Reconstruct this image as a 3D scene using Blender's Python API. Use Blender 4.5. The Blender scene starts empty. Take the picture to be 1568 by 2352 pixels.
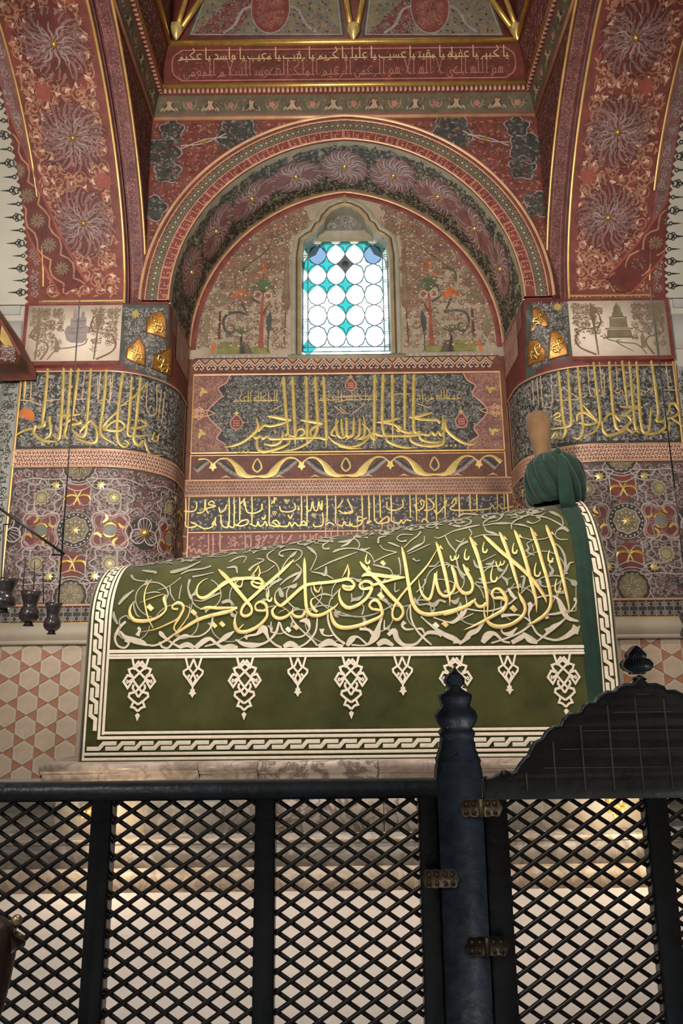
import bpy, math, random
import numpy as np
from mathutils import Matrix, Vector

# ------------------------------------------------------------------ camera, world, lights
SC = bpy.context.scene
COL = SC.collection
FPX = 1699.0
TH, RHO = math.radians(13.5), math.radians(0.6)
CAM = np.array([-0.07, 0.0, 1.55])
_f = np.array([0, math.cos(TH), math.sin(TH)])
_r0 = np.array([1.0, 0, 0]); _u0 = np.array([0, -math.sin(TH), math.cos(TH)])
_r = math.cos(RHO) * _r0 - math.sin(RHO) * _u0
_u = math.sin(RHO) * _r0 + math.cos(RHO) * _u0
cam = bpy.data.cameras.new('camera'); cam_o = bpy.data.objects.new('camera', cam); COL.objects.link(cam_o)
cam.sensor_fit = 'VERTICAL'; cam.sensor_height = 24.0; cam.lens = 24.0 * FPX / 2352.0
cam.clip_start = 0.05
cam_o.matrix_world = Matrix(((_r[0], _u[0], -_f[0], CAM[0]), (_r[1], _u[1], -_f[1], CAM[1]), (_r[2], _u[2], -_f[2], CAM[2]), (0, 0, 0, 1)))
SC.camera = cam_o
SC.view_settings.view_transform = 'Standard'; SC.view_settings.look = 'None'
SC.view_settings.gamma = 1.0; SC.view_settings.use_curve_mapping = False
SC.view_settings.exposure = 0.0
SC.cycles.max_bounces = 6; SC.cycles.diffuse_bounces = 3; SC.cycles.glossy_bounces = 3
SC.cycles.transparent_max_bounces = 8; SC.cycles.use_denoising = True
SC.cycles.sample_clamp_indirect = 6.0
W = bpy.data.worlds.new('sky'); SC.world = W; W.use_nodes = True
W.node_tree.nodes['Background'].inputs[0].default_value = (0.86, 0.95, 1.0, 1)
W.node_tree.nodes['Background'].inputs[1].default_value = 4.5

def lamp(name, loc, power, col, size, target=None, spread=None):
    if target is None:
        l = bpy.data.lights.new(name, 'POINT'); l.shadow_soft_size = size
    else:
        l = bpy.data.lights.new(name, 'SPOT'); l.shadow_soft_size = size
        l.spot_size = math.radians(spread); l.spot_blend = 0.8
    l.energy = power; l.color = col
    o = bpy.data.objects.new(name, l); COL.objects.link(o); o.location = loc
    if target is not None:
        d = Vector(target) - Vector(loc); o.rotation_euler = d.to_track_quat('-Z', 'Y').to_euler()
    return o
WARM = (1.0, 0.84, 0.66); NEUT = (1.0, 0.90, 0.79); DAY = (0.75, 0.87, 1.0)
lamp('hall_fill_light', (-1.8, -0.8, 4.6), 330, NEUT, 0.3)  # unseen point lights added behind the viewer for flat overall light
lamp('hall_fill_light', (1.8, -1.2, 4.6), 160, NEUT, 0.3)
lamp('upper_wall_fill', (-1.7, 0.2, 3.4), 1200, NEUT, 0.2, (-0.9, 6.4, 5.0), 82)  # unseen spots added to brighten the upper walls
lamp('upper_wall_fill', (1.7, 0.0, 3.4), 300, NEUT, 0.2, (0.9, 6.4, 4.7), 82)
lamp('bay_spot_lamp', (-1.3, 3.3, 5.6), 300, WARM, 0.12, (-0.3, 5.4, 1.7), 75)
lamp('bay_spot_lamp', (1.5, 3.2, 5.6), 300, WARM, 0.12, (0.7, 5.3, 1.7), 70)
lamp('floor_spot_lamp', (0.0, 3.1, 5.6), 330, (1.0, 0.93, 0.86), 0.15, (0.0, 3.7, 0.4), 88)
lamp('plinth_niche_lamp', (-1.53, 4.66, 0.76), 7.0, (1.0, 0.80, 0.55), 0.03)
lamp('plinth_niche_lamp', (1.68, 4.66, 0.76), 7.0, (1.0, 0.80, 0.55), 0.03)
lamp('hall_window_daylight', (-3.5, -3.0, 3.4), 160, DAY, 0.8)

# ------------------------------------------------------------------ pixel rays of the photograph (used to measure places on real surfaces)
def rays(P):
    P = np.atleast_2d(np.asarray(P, float))
    dx = (P[:, 0] - 784) / FPX; dy = (1176 - P[:, 1]) / FPX
    return _f[None] + dx[:, None] * _r[None] + dy[:, None] * _u[None]
def on_y(P, Y):
    d = rays(P); return CAM[None] + d * ((Y - CAM[1]) / d[:, 1])[:, None]
def on_x(P, X):
    d = rays(P); return CAM[None] + d * ((X - CAM[0]) / d[:, 0])[:, None]
def py(p, Y): return on_y([p], Y)[0]
def zof(y, Y, x=797): return py((x, y), Y)[2]
def xof(x, y, Y): return py((x, y), Y)[0]

# ------------------------------------------------------------------ materials
MATS = {}
def mat(name, col, rough=0.6, metal=0.0, var=0.18, vscale=9.0, bump=0.0, bscale=60.0, sheen=0.0, spec=0.5, coat=0.0, col2=None):
    m = bpy.data.materials.new(name); m.use_nodes = True; nt = m.node_tree; N = nt.nodes; L = nt.links
    b = N['Principled BSDF']; b.inputs['Roughness'].default_value = rough; b.inputs['Metallic'].default_value = metal
    b.inputs['Specular IOR Level'].default_value = spec
    if coat: b.inputs['Coat Weight'].default_value = coat; b.inputs['Coat Roughness'].default_value = 0.15
    if sheen:
        b.inputs['Sheen Weight'].default_value = sheen; b.inputs['Sheen Roughness'].default_value = 0.45
    tc = N.new('ShaderNodeTexCoord')
    if var > 0 or col2:
        n = N.new('ShaderNodeTexNoise'); n.inputs['Scale'].default_value = vscale; n.inputs['Detail'].default_value = 5
        n.inputs['Roughness'].default_value = 0.65
        L.new(tc.outputs['Object'], n.inputs['Vector'])
        r = N.new('ShaderNodeValToRGB'); r.color_ramp.elements[0].position = 0.32; r.color_ramp.elements[1].position = 0.68
        a = [min(1, c * (1 - var)) for c in col]; c2 = col2 or [min(1, c * (1 + var)) for c in col]
        r.color_ramp.elements[0].color = (*a, 1); r.color_ramp.elements[1].color = (*c2, 1)
        L.new(n.outputs['Fac'], r.inputs['Fac']); L.new(r.outputs['Color'], b.inputs['Base Color'])
    else:
        b.inputs['Base Color'].default_value = (*col, 1)
    if bump:
        n2 = N.new('ShaderNodeTexNoise'); n2.inputs['Scale'].default_value = bscale; n2.inputs['Detail'].default_value = 4
        L.new(tc.outputs['Object'], n2.inputs['Vector'])
        bp = N.new('ShaderNodeBump'); bp.inputs['Strength'].default_value = bump; bp.inputs['Distance'].default_value = 0.01
        L.new(n2.outputs['Fac'], bp.inputs['Height']); L.new(bp.outputs['Normal'], b.inputs['Normal'])
    MATS[name] = m; return m
def marble(name, base, vein, scale=3.0, rough=0.3, lo=0.42, hi=0.62):
    m = bpy.data.materials.new(name); m.use_nodes = True; nt = m.node_tree; N = nt.nodes; L = nt.links
    b = N['Principled BSDF']; b.inputs['Roughness'].default_value = rough
    tc = N.new('ShaderNodeTexCoord')
    n = N.new('ShaderNodeTexNoise'); n.inputs['Scale'].default_value = scale; n.inputs['Detail'].default_value = 9
    n.inputs['Roughness'].default_value = 0.6; n.inputs['Distortion'].default_value = 1.6
    r = N.new('ShaderNodeValToRGB'); e = r.color_ramp.elements
    e[0].position = lo; e[0].color = (*base, 1); e[1].position = hi; e[1].color = (*base, 1)
    k = e.new((lo + hi) / 2); k.color = (*vein, 1)
    L.new(tc.outputs['Object'], n.inputs['Vector']); L.new(n.outputs['Fac'], r.inputs['Fac']); L.new(r.outputs['Color'], b.inputs['Base Color'])
    MATS[name] = m; return m

mat('red', (0.180, 0.044, 0.034), 0.6, var=0.3, bump=0.25)
mat('deep_red', (0.125, 0.026, 0.020), 0.6, var=0.3, bump=0.25)
mat('bright_red', (0.29, 0.072, 0.052), 0.6, var=0.25, bump=0.2)
mat('brown_red', (0.13, 0.045, 0.028), 0.6, var=0.3, bump=0.25)
mat('mauve', (0.20, 0.088, 0.085), 0.6, var=0.3)
mat('slate', (0.040, 0.037, 0.034), 0.6, var=0.35)
mat('slate_green', (0.060, 0.072, 0.062), 0.6, var=0.35)
mat('grey_blue', (0.175, 0.18, 0.165), 0.6, var=0.25)
mat('lilac', (0.30, 0.25, 0.245), 0.6, var=0.25)
mat('rosette', (0.25, 0.10, 0.095), 0.6, var=0.3)
mat('wisp', (0.23, 0.125, 0.115), 0.6, var=0.3)
mat('pale_lilac', (0.42, 0.36, 0.34), 0.6, var=0.2)
mat('pink', (0.50, 0.25, 0.19), 0.55, var=0.25)
mat('pink_dim', (0.34, 0.14, 0.11), 0.55, var=0.25)
mat('peach', (0.38, 0.19, 0.115), 0.6, var=0.3)
mat('salmon', (0.64, 0.41, 0.31), 0.6, var=0.15)
mat('orange', (0.48, 0.14, 0.035), 0.6, var=0.3)
mat('olive', (0.20, 0.165, 0.10), 0.6, var=0.25)
mat('olive_dark', (0.10, 0.085, 0.05), 0.6, var=0.25)
mat('olive_pale', (0.33, 0.29, 0.19), 0.6, var=0.2)
mat('green_leaf', (0.075, 0.11, 0.06), 0.6, var=0.3)
mat('lawn', (0.22, 0.22, 0.07), 0.6, var=0.3)
mat('tymp_ground', (0.36, 0.295, 0.215), 0.65, var=0.22, vscale=3, bump=0.2)
mat('brown_scroll', (0.21, 0.12, 0.078), 0.6, var=0.25)
mat('panel_white', (0.72, 0.61, 0.50), 0.6, var=0.14, vscale=3, bump=0.15)
mat('plaster', (0.50, 0.48, 0.41), 0.75, var=0.12, vscale=1.2, bump=0.2)
mat('plaster_grey', (0.42, 0.42, 0.39), 0.75, var=0.12, vscale=1.2)
mat('black_paint', (0.022, 0.022, 0.02), 0.5, var=0.2)
mat('gold', (0.72, 0.47, 0.13), 0.34, 0.75, var=0.18, vscale=14, bump=0.1)
mat('gold_bright', (0.90, 0.68, 0.26), 0.28, 0.6, var=0.12, vscale=14, bump=0.1)
mat('gold_text', (0.56, 0.42, 0.135), 0.42, 0.35, var=0.2, vscale=12)
mat('gold_line', (0.70, 0.44, 0.16), 0.36, 0.6, var=0.2, vscale=6)
mat('pink_gold', (0.62, 0.36, 0.21), 0.42, 0.35, var=0.2, vscale=6)
mat('cream', (0.66, 0.55, 0.42), 0.6, var=0.12)
mat('text_cream', (0.62, 0.45, 0.25), 0.5, 0.2, var=0.15)
mat('thread_white', (0.70, 0.63, 0.52), 0.7, var=0.1, vscale=30, bump=0.3, bscale=260)
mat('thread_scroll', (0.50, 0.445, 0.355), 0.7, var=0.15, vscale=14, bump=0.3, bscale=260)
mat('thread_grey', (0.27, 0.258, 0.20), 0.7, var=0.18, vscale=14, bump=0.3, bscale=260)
mat('thread_gold', (0.62, 0.46, 0.19), 0.40, 0.5, var=0.22, vscale=16, bump=0.35, bscale=240)
mat('velvet', (0.044, 0.047, 0.013), 0.85, var=0.3, vscale=4, bump=0.25, bscale=180, sheen=0.22, spec=0.2)
mat('velvet_edge', (0.045, 0.034, 0.014), 0.85, var=0.25, vscale=5, bump=0.2, bscale=180, sheen=0.3, spec=0.2)
mat('turban_green', (0.006, 0.027, 0.020), 0.8, var=0.25, vscale=12, bump=0.3, bscale=150, sheen=0.25, spec=0.3)
mat('felt', (0.20, 0.118, 0.06), 0.9, var=0.22, vscale=8, bump=0.4, bscale=90, sheen=0.2, spec=0.2)
mat('fence_paint', (0.0045, 0.0075, 0.011), 0.38, var=0.45, vscale=12, bump=0.35, bscale=30, spec=0.3)
mat('post_paint', (0.007, 0.013, 0.028), 0.42, var=0.5, vscale=20, col2=(0.017, 0.027, 0.046), bump=0.5, bscale=22, spec=0.35)
mat('bar_paint', (0.007, 0.0055, 0.005), 0.36, var=0.4, vscale=12, spec=0.3)
mat('crest_paint', (0.019, 0.023, 0.025), 0.5, var=0.45, vscale=10, bump=0.3, bscale=40)
mat('crest_groove', (0.042, 0.042, 0.038), 0.5, var=0.4, vscale=15)
mat('bronze', (0.11, 0.085, 0.055), 0.5, 0.55, var=0.4, vscale=25, bump=0.5, bscale=90)
mat('bronze_dark', (0.045, 0.034, 0.025), 0.4, 0.6, var=0.3, vscale=25)
mat('dark_wood', (0.020, 0.0085, 0.006), 0.4, var=0.4, vscale=8, bump=0.3)
mat('brass', (0.30, 0.22, 0.12), 0.35, 0.8, var=0.2)
mat('iron', (0.016, 0.013, 0.013), 0.5, 0.3, var=0.3)
mat('tile_cream', (0.60, 0.48, 0.365), 0.4, var=0.12, vscale=7)
mat('tile_edge', (0.66, 0.55, 0.44), 0.45, var=0.08, vscale=7)
mat('tile_red', (0.46, 0.20, 0.115), 0.45, var=0.18, vscale=7)
mat('grout', (0.46, 0.37, 0.29), 0.8, var=0.15)
mat('stone_cornice', (0.47, 0.41, 0.33), 0.55, var=0.1, vscale=3)
marble('ledge_marble', (0.44, 0.37, 0.32), (0.27, 0.22, 0.19), 3.2, 0.35)
marble('vein_marble', (0.50, 0.44, 0.39), (0.15, 0.115, 0.10), 5.0, 0.32, 0.44, 0.58)
marble('grey_marble', (0.37, 0.345, 0.32), (0.21, 0.19, 0.175), 4.0, 0.4)
marble('brown_marble', (0.48, 0.40, 0.32), (0.29, 0.225, 0.17), 4.5, 0.5)
marble('cream_marble', (0.78, 0.68, 0.55), (0.68, 0.56, 0.43), 2.5, 0.5)
mat('floor_marble', (0.52, 0.475, 0.44), 0.65, var=0.06, vscale=3.5, col2=(0.59, 0.53, 0.49))
mat('panel_ground', (0.085, 0.066, 0.062), 0.6, var=0.3)
mat('frame_stone', (0.33, 0.30, 0.22), 0.6, var=0.15, bump=0.2)
mat('frame_dark', (0.055, 0.062, 0.052), 0.6, var=0.2)
mat('frame_gold', (0.42, 0.28, 0.13), 0.5, 0.3, var=0.2)
mat('cell_gold', (0.42, 0.19, 0.04), 0.38, 0.55, var=0.3, vscale=20, bump=0.2)
mat('cell_rim', (0.16, 0.065, 0.02), 0.5, 0.2, var=0.3)
mat('lead', (0.12, 0.16, 0.18), 0.6, var=0.1)
mat('teal_paint', (0.10, 0.23, 0.23), 0.5, var=0.3)
mat('lamp_smoke', (0.045, 0.036, 0.038), 0.25, var=0.45, vscale=28, coat=0.2)
def glass(name, col, gloss=0.06):
    m = bpy.data.materials.new(name); m.use_nodes = True; nt = m.node_tree; N = nt.nodes; L = nt.links
    N.remove(N['Principled BSDF']); out = N['Material Output']
    t = N.new('ShaderNodeBsdfTransparent'); t.inputs[0].default_value = (*col, 1)
    g = N.new('ShaderNodeBsdfGlossy'); g.inputs['Roughness'].default_value = 0.1
    mx = N.new('ShaderNodeMixShader'); mx.inputs[0].default_value = gloss
    L.new(t.outputs[0], mx.inputs[1]); L.new(g.outputs[0], mx.inputs[2]); L.new(mx.outputs[0], out.inputs[0])
    MATS[name] = m
glass('glass_clear', (0.97, 0.99, 0.99)); glass('glass_teal', (0.12, 0.44, 0.43)); glass('glass_pale', (0.55, 0.64, 0.66)); glass('glass_blue', (0.30, 0.37, 0.45))

RNG = np.random.default_rng(11)
# ------------------------------------------------------------------ flat ornament templates: V (n,2), H (n), quads, tris
class T:
    def __init__(s, V, H, Q=None, R=None):
        s.V = np.asarray(V, float).reshape(-1, 2); s.H = np.asarray(H, float).reshape(-1)
        s.Q = np.zeros((0, 4), int) if Q is None else np.asarray(Q, int).reshape(-1, 4)
        s.R = np.zeros((0, 3), int) if R is None else np.asarray(R, int).reshape(-1, 3)
def cat(ts):
    V, H, Q, R, o = [], [], [], [], 0
    for t in ts:
        V.append(t.V); H.append(t.H + 0.0012 * ((len(V) * 0.6180339) % 1.0)); Q.append(t.Q + o); R.append(t.R + o); o += len(t.V)
    return T(np.vstack(V), np.concatenate(H), np.vstack(Q), np.vstack(R))
def catmull(P, k=5):
    P = np.asarray(P, float); n = len(P)
    if n < 3: 
        t = np.linspace(0, 1, k + 1)[:, None]; return P[0] * (1 - t) + P[-1] * t
    E = np.vstack([2 * P[0] - P[1], P, 2 * P[-1] - P[-2]]); out = []
    t = np.linspace(0, 1, k, endpoint=False)[:, None]
    for i in range(n - 1):
        a, b, c, d = E[i], E[i + 1], E[i + 2], E[i + 3]
        out.append(0.5 * (2 * b + (c - a) * t + (2 * a - 5 * b + 4 * c - d) * t * t + (3 * b - a - 3 * c + d) * t ** 3))
    out.append(P[-1:]); return np.vstack(out)
def stroke(pts, w=None, ridge=0.0, k=5, smooth=True, closed=False):
    P = np.array([list(p) + ([] if len(p) > 2 else [w]) for p in pts], float)
    if closed: P = np.vstack([P, P[:1]])
    if smooth: P = catmull(P, k)
    c, wd = P[:, :2], np.maximum(P[:, 2], 1e-5)
    d = np.gradient(c, axis=0)
    if closed: d[0] = d[-1] = (c[1] - c[-2])
    ln = np.linalg.norm(d, axis=1); ln[ln == 0] = 1; d /= ln[:, None]
    nn = np.stack([-d[:, 1], d[:, 0]], 1)
    if not smooth and len(c) > 2:     # mitre
        seg = np.diff(c, axis=0); sl = np.linalg.norm(seg, axis=1); sl[sl == 0] = 1; seg /= sl[:, None]
        if closed: A = np.vstack([seg[-1:], seg]); B = np.vstack([seg, seg[:1]])
        else: A = np.vstack([seg[:1], seg]); B = np.vstack([seg, seg[-1:]])
        bis = A + B; bl = np.linalg.norm(bis, axis=1); bl[bl < 1e-6] = 1; bis /= bl[:, None]
        nn = np.stack([-bis[:, 1], bis[:, 0]], 1)
        na = np.stack([-A[:, 1], A[:, 0]], 1); cosv = np.clip((nn * na).sum(1), 0.45, 1); nn = nn / cosv[:, None]
    a = c + nn * wd[:, None] / 2; b = c - nn * wd[:, None] / 2; n = len(c); i = np.arange(n - 1)
    if ridge:
        V = np.vstack([a, c, b]); H = np.concatenate([np.zeros(n), ridge * np.minimum(1, wd / wd.max() + 0.1), np.zeros(n)])
        Q = np.vstack([np.stack([i, i + n, i + n + 1, i + 1], 1), np.stack([i + n, i + 2 * n, i + 2 * n + 1, i + n + 1], 1)])
    else:
        V = np.vstack([a, b]); H = np.tile(np.linspace(0, 0.00025, n), 2); Q = np.stack([i, i + n, i + n + 1, i + 1], 1)
    return T(V, H, Q)
def poly(pts, dome=0.0):
    P = np.asarray(pts, float); n = len(P); i = np.arange(n)
    V = np.vstack([P, P.mean(0)]); H = np.zeros(n + 1); H[-1] = dome
    return T(V, H, None, np.stack([i, (i + 1) % n, np.full(n, n)], 1))
def ngon(r, n=12, cx=0, cy=0, dome=0.0, a0=0.0, f=None):
    a = np.linspace(0, 2 * np.pi, n, endpoint=False) + a0; rr = r * (f(a) if f else 1)
    return poly(np.stack([cx + rr * np.cos(a), cy + rr * np.sin(a)], 1), dome)
def star(r, n, q=0.45, cx=0, cy=0, dome=0.0):
    a = np.arange(2 * n) * np.pi / n + np.pi / 2; rr = np.where(np.arange(2 * n) % 2 == 0, r, r * q)
    return poly(np.stack([cx + rr * np.cos(a), cy + rr * np.sin(a)], 1), dome)
def ring(f, w, n=48, cx=0, cy=0, ridge=0.0):
    a = np.linspace(0, 2 * np.pi, n, endpoint=False); rr = f(a) if callable(f) else np.full(n, f)
    return stroke(np.stack([cx + rr * np.cos(a), cy + rr * np.sin(a), np.full(n, w)], 1), smooth=False, closed=True, ridge=ridge)
def rect(u0, v0, u1, v1, nu=1, nv=1, h=0.0):
    U, Vv = np.meshgrid(np.linspace(u0, u1, nu + 1), np.linspace(v0, v1, nv + 1), indexing='ij')
    V = np.stack([U.ravel(), Vv.ravel()], 1); m = nv + 1
    ii, jj = np.meshgrid(np.arange(nu), np.arange(nv), indexing='ij'); b = (ii * m + jj).ravel()
    return T(V, np.full(len(V), h), np.stack([b, b + m, b + m + 1, b + 1], 1))
def xf(t, x=0, y=0, rot=0, sx=1, sy=None):
    sy = sx if sy is None else sy; c, s = math.cos(rot), math.sin(rot)
    v = t.V * [sx, sy]
    return T(np.stack([v[:, 0] * c - v[:, 1] * s + x, v[:, 0] * s + v[:, 1] * c + y], 1), t.H, t.Q, t.R)
def stamp(t, X):
    X = np.asarray(X, float).reshape(-1, 5); m, n = len(X), len(t.V)
    c, s = np.cos(X[:, 2]), np.sin(X[:, 2])
    vx = t.V[None, :, 0] * X[:, 3:4]; vy = t.V[None, :, 1] * X[:, 4:5]
    V = np.stack([vx * c[:, None] - vy * s[:, None] + X[:, 0:1], vx * s[:, None] + vy * c[:, None] + X[:, 1:2]], 2).reshape(-1, 2)
    o = (np.arange(m) * n)[:, None, None]
    return T(V, np.tile(t.H, m) + np.repeat(RNG.uniform(0, 0.0009, m), n), (t.Q[None] + o).reshape(-1, 4), (t.R[None] + o).reshape(-1, 3))
def scale_t(t, s, ox=0, oy=0):
    return T((t.V - [ox, oy]) * s, t.H, t.Q, t.R)

# ------------------------------------------------------------------ mesh building
def link(o, parent=None):
    COL.objects.link(o)
    if parent is not None:
        o.parent = parent; o.matrix_parent_inverse = Matrix.Translation(-parent.location) if parent.parent is None else Matrix()
    return o
class G:
    def __init__(s): s.V, s.Q, s.R, s.MQ, s.MR, s.n, s.mats = [], [], [], [], [], 0, []
    def mi(s, m):
        if m not in s.mats: s.mats.append(m)
        return s.mats.index(m)
    def raw(s, V, Q, R, m):
        V = np.asarray(V, float).reshape(-1, 3); Q = np.asarray(Q, int).reshape(-1, 4); R = np.asarray(R, int).reshape(-1, 3)
        k = s.mi(m); s.V.append(V); s.Q.append(Q + s.n); s.R.append(R + s.n)
        s.MQ.append(np.full(len(Q), k)); s.MR.append(np.full(len(R), k)); s.n += len(V); return s
    def add(s, t, mp, m, h=0.002):
        s.k = getattr(s, 'k', 0) + 1; p, nrm = mp(t.V); return s.raw(p + nrm * (h + 0.0016 * ((s.k * 0.6180339) % 1.0) + t.H)[:, None], t.Q, t.R, m)
    def box(s, x0, y0, z0, x1, y1, z1, m):
        V = [(x, y, z) for x in (x0, x1) for y in (y0, y1) for z in (z0, z1)]
        return s.raw(V, [(0, 1, 3, 2), (4, 6, 7, 5), (0, 4, 5, 1), (2, 3, 7, 6), (0, 2, 6, 4), (1, 5, 7, 3)], [], m)
    def tube(s, pts, r, m, n=8, cap=True):
        P = np.asarray(pts, float); R = np.full(len(P), r) if np.isscalar(r) else np.asarray(r, float)
        d = np.gradient(P, axis=0); d /= np.linalg.norm(d, axis=1)[:, None]
        ref = np.array([0, 0, 1.0]) if abs(d[:, 2]).mean() < 0.8 else np.array([1.0, 0, 0])
        a = np.cross(d, ref); a /= np.linalg.norm(a, axis=1)[:, None]; b = np.cross(d, a)
        t = np.linspace(0, 2 * np.pi, n, endpoint=False)
        V = (P[:, None] + R[:, None, None] * (np.cos(t)[None, :, None] * a[:, None] + np.sin(t)[None, :, None] * b[:, None])).reshape(-1, 3)
        q = [(i * n + j, i * n + (j + 1) % n, (i + 1) * n + (j + 1) % n, (i + 1) * n + j) for i in range(len(P) - 1) for j in range(n)]
        tr = []
        if cap:
            V = np.vstack([V, P[:1], P[-1:]]); e = len(P) * n
            tr = [(e, (j + 1) % n, j) for j in range(n)] + [(e + 1, (len(P) - 1) * n + j, (len(P) - 1) * n + (j + 1) % n) for j in range(n)]
        return s.raw(V, q, tr, m)
    def lathe(s, prof, c, m, n=24, squash=None):
        prof = np.asarray(prof, float); t = np.linspace(0, 2 * np.pi, n, endpoint=False); k = len(prof)
        V = np.stack([c[0] + prof[:, :1] * np.cos(t), c[1] + prof[:, :1] * np.sin(t), np.repeat(c[2] + prof[:, 1:2], n, 1)], 2).reshape(-1, 3)
        q = [(i * n + j, i * n + (j + 1) % n, (i + 1) * n + (j + 1) % n, (i + 1) * n + j) for i in range(k - 1) for j in range(n)]
        return s.raw(V, q, [], m)
    def board(s, outline, y0, y1, m, bevel=0.0):
        """outline in (x, z), extruded from y0 (front) to y1; triangulated by ear-safe centre strips"""
        P = np.asarray(outline, float); n = len(P)
        import mathutils.geometry as mg
        tri = mg.tessellate_polygon([[Vector((p[0], p[1], 0)) for p in P]])
        V = np.vstack([np.column_stack([P[:, 0], np.full(n, y0), P[:, 1]]), np.column_stack([P[:, 0], np.full(n, y1), P[:, 1]])])
        R = [tuple(t) for t in tri] + [(t[2] + n, t[1] + n, t[0] + n) for t in tri]
        Q = [(i, (i + 1) % n, (i + 1) % n + n, i + n) for i in range(n)]
        return s.raw(V, Q, R, m)
    def mesh(s, name, smooth=False):
        V = np.vstack(s.V); Q = np.vstack(s.Q); R = np.vstack(s.R)
        me = bpy.data.meshes.new(name); me.vertices.add(len(V)); me.vertices.foreach_set('co', V.ravel())
        nq, nr = len(Q), len(R); me.loops.add(nq * 4 + nr * 3)
        me.loops.foreach_set('vertex_index', np.concatenate([Q.ravel(), R.ravel()]))
        me.polygons.add(nq + nr)
        me.polygons.foreach_set('loop_start', np.concatenate([np.arange(nq) * 4, nq * 4 + np.arange(nr) * 3]))
        me.polygons.foreach_set('material_index', np.concatenate(s.MQ + s.MR) if False else np.concatenate([np.concatenate(s.MQ), np.concatenate(s.MR)]))
        if smooth: me.polygons.foreach_set('use_smooth', np.ones(nq + nr, bool))
        for m in s.mats: me.materials.append(MATS[m])
        me.update(calc_edges=True); return me
    def obj(s, name, parent=None, smooth=False, kind=None, label=None, cat=None, group=None):
        o = bpy.data.objects.new(name, s.mesh(name, smooth)); link(o, parent)
        if kind: o['kind'] = kind
        if label: o['label'] = label
        if cat: o['category'] = cat
        if group: o['group'] = group
        return o
def thing(name, label, cat, loc=(0, 0, 0), group=None):
    o = bpy.data.objects.new(name, None); o.empty_display_size = 0.05; COL.objects.link(o); o.location = loc
    o['label'] = label; o['category'] = cat
    if group: o['group'] = group
    return o
def piece(name, me, parent, loc=(0, 0, 0), rot=None, scale=None):
    o = bpy.data.objects.new(name, me); COL.objects.link(o); o.parent = parent
    base = parent.location if parent.parent is None else Vector((0, 0, 0))
    o.location = Vector(loc) - base
    if rot is not None: o.rotation_euler = rot
    if scale is not None: o.scale = scale
    return o

# ------------------------------------------------------------------ surface maps
def pl(o, eu, ev, n):
    o, eu, ev, n = (np.asarray(a, float) for a in (o, eu, ev, n))
    return lambda V: (o + V[:, :1] * eu + V[:, 1:2] * ev, np.broadcast_to(n, (len(V), 3)))
def wall_xz(Y): return pl((0, Y, 0), (1, 0, 0), (0, 0, 1), (0, -1, 0))
def px_y(Y): return lambda V: (on_y(V, Y), np.broadcast_to(np.array([0, -1.0, 0]), (len(V), 3)))
def px_hit(inside, y0, y1, normal, n=90):
    def f(V):
        d = rays(V); d = d / d[:, 1:2]; N = len(V)
        lo = np.full(N, y0); hi = np.full(N, y1); found = np.zeros(N, bool); prev = np.full(N, y0)
        for Y in np.linspace(y0, y1, n):
            p = CAM + d * Y; h = inside(p) & ~found
            lo[h] = prev[h]; hi[h] = Y; found |= h; prev[~found] = Y
        for _ in range(16):
            mid = (lo + hi) / 2; ins = inside(CAM + d * mid[:, None]); hi = np.where(ins, mid, hi); lo = np.where(ins, lo, mid)
        p = CAM + d * hi[:, None]; return p, normal(p)
    return f
def sp(turns=1.3, r0=1.0, r1=0.22, w0=0.10, w1=0.16, k=14, a0=0.0):
    a = np.linspace(0, turns * 2 * np.pi, k) + a0; r = np.linspace(r0, r1, k)
    w = np.linspace(w0, w1, k); w[0] *= 0.4
    return stroke(np.stack([r * np.cos(a), r * np.sin(a), w], 1), smooth=False)
def leaf(x, y, a, L, w, bend=0.25, k=6):
    t = np.linspace(0, 1, k); c, s = math.cos(a), math.sin(a)
    lx = t * L; ly = bend * L * np.sin(np.pi * t * 0.9); ww = w * np.sin(np.pi * np.clip(t * 0.92 + 0.08, 0, 1)) ** 0.7
    return stroke(np.stack([x + lx * c - ly * s, y + lx * s + ly * c, ww], 1), smooth=False)
def curl(v):
    r = random.Random(v); ts = [sp(r.uniform(0.9, 1.5), 1, 0.25, 0.12, 0.2, 13)]
    ts.append(ngon(0.2, 6, 0.22 * math.cos(r.random() * 6), 0.15))
    for i in range(4):
        a = r.uniform(0, 6.28); q = r.uniform(0.75, 1.0)
        ts.append(leaf(q * math.cos(a), q * math.sin(a), a + r.uniform(0.6, 1.6), r.uniform(0.5, 0.8), 0.26, 0.3, 5))
    return cat(ts)
def sleaf(v):
    r = random.Random(v + 50)
    return cat([leaf(-0.5, 0, r.uniform(-0.3, 0.3), 1.1, 0.42, r.uniform(0.2, 0.4), 6), leaf(0.1, 0.1, 1.7 + r.random(), 0.6, 0.3, -0.3, 5)])
CURLS = [curl(i) for i in range(7)]; LEAVES = [sleaf(i) for i in range(5)]
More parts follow.
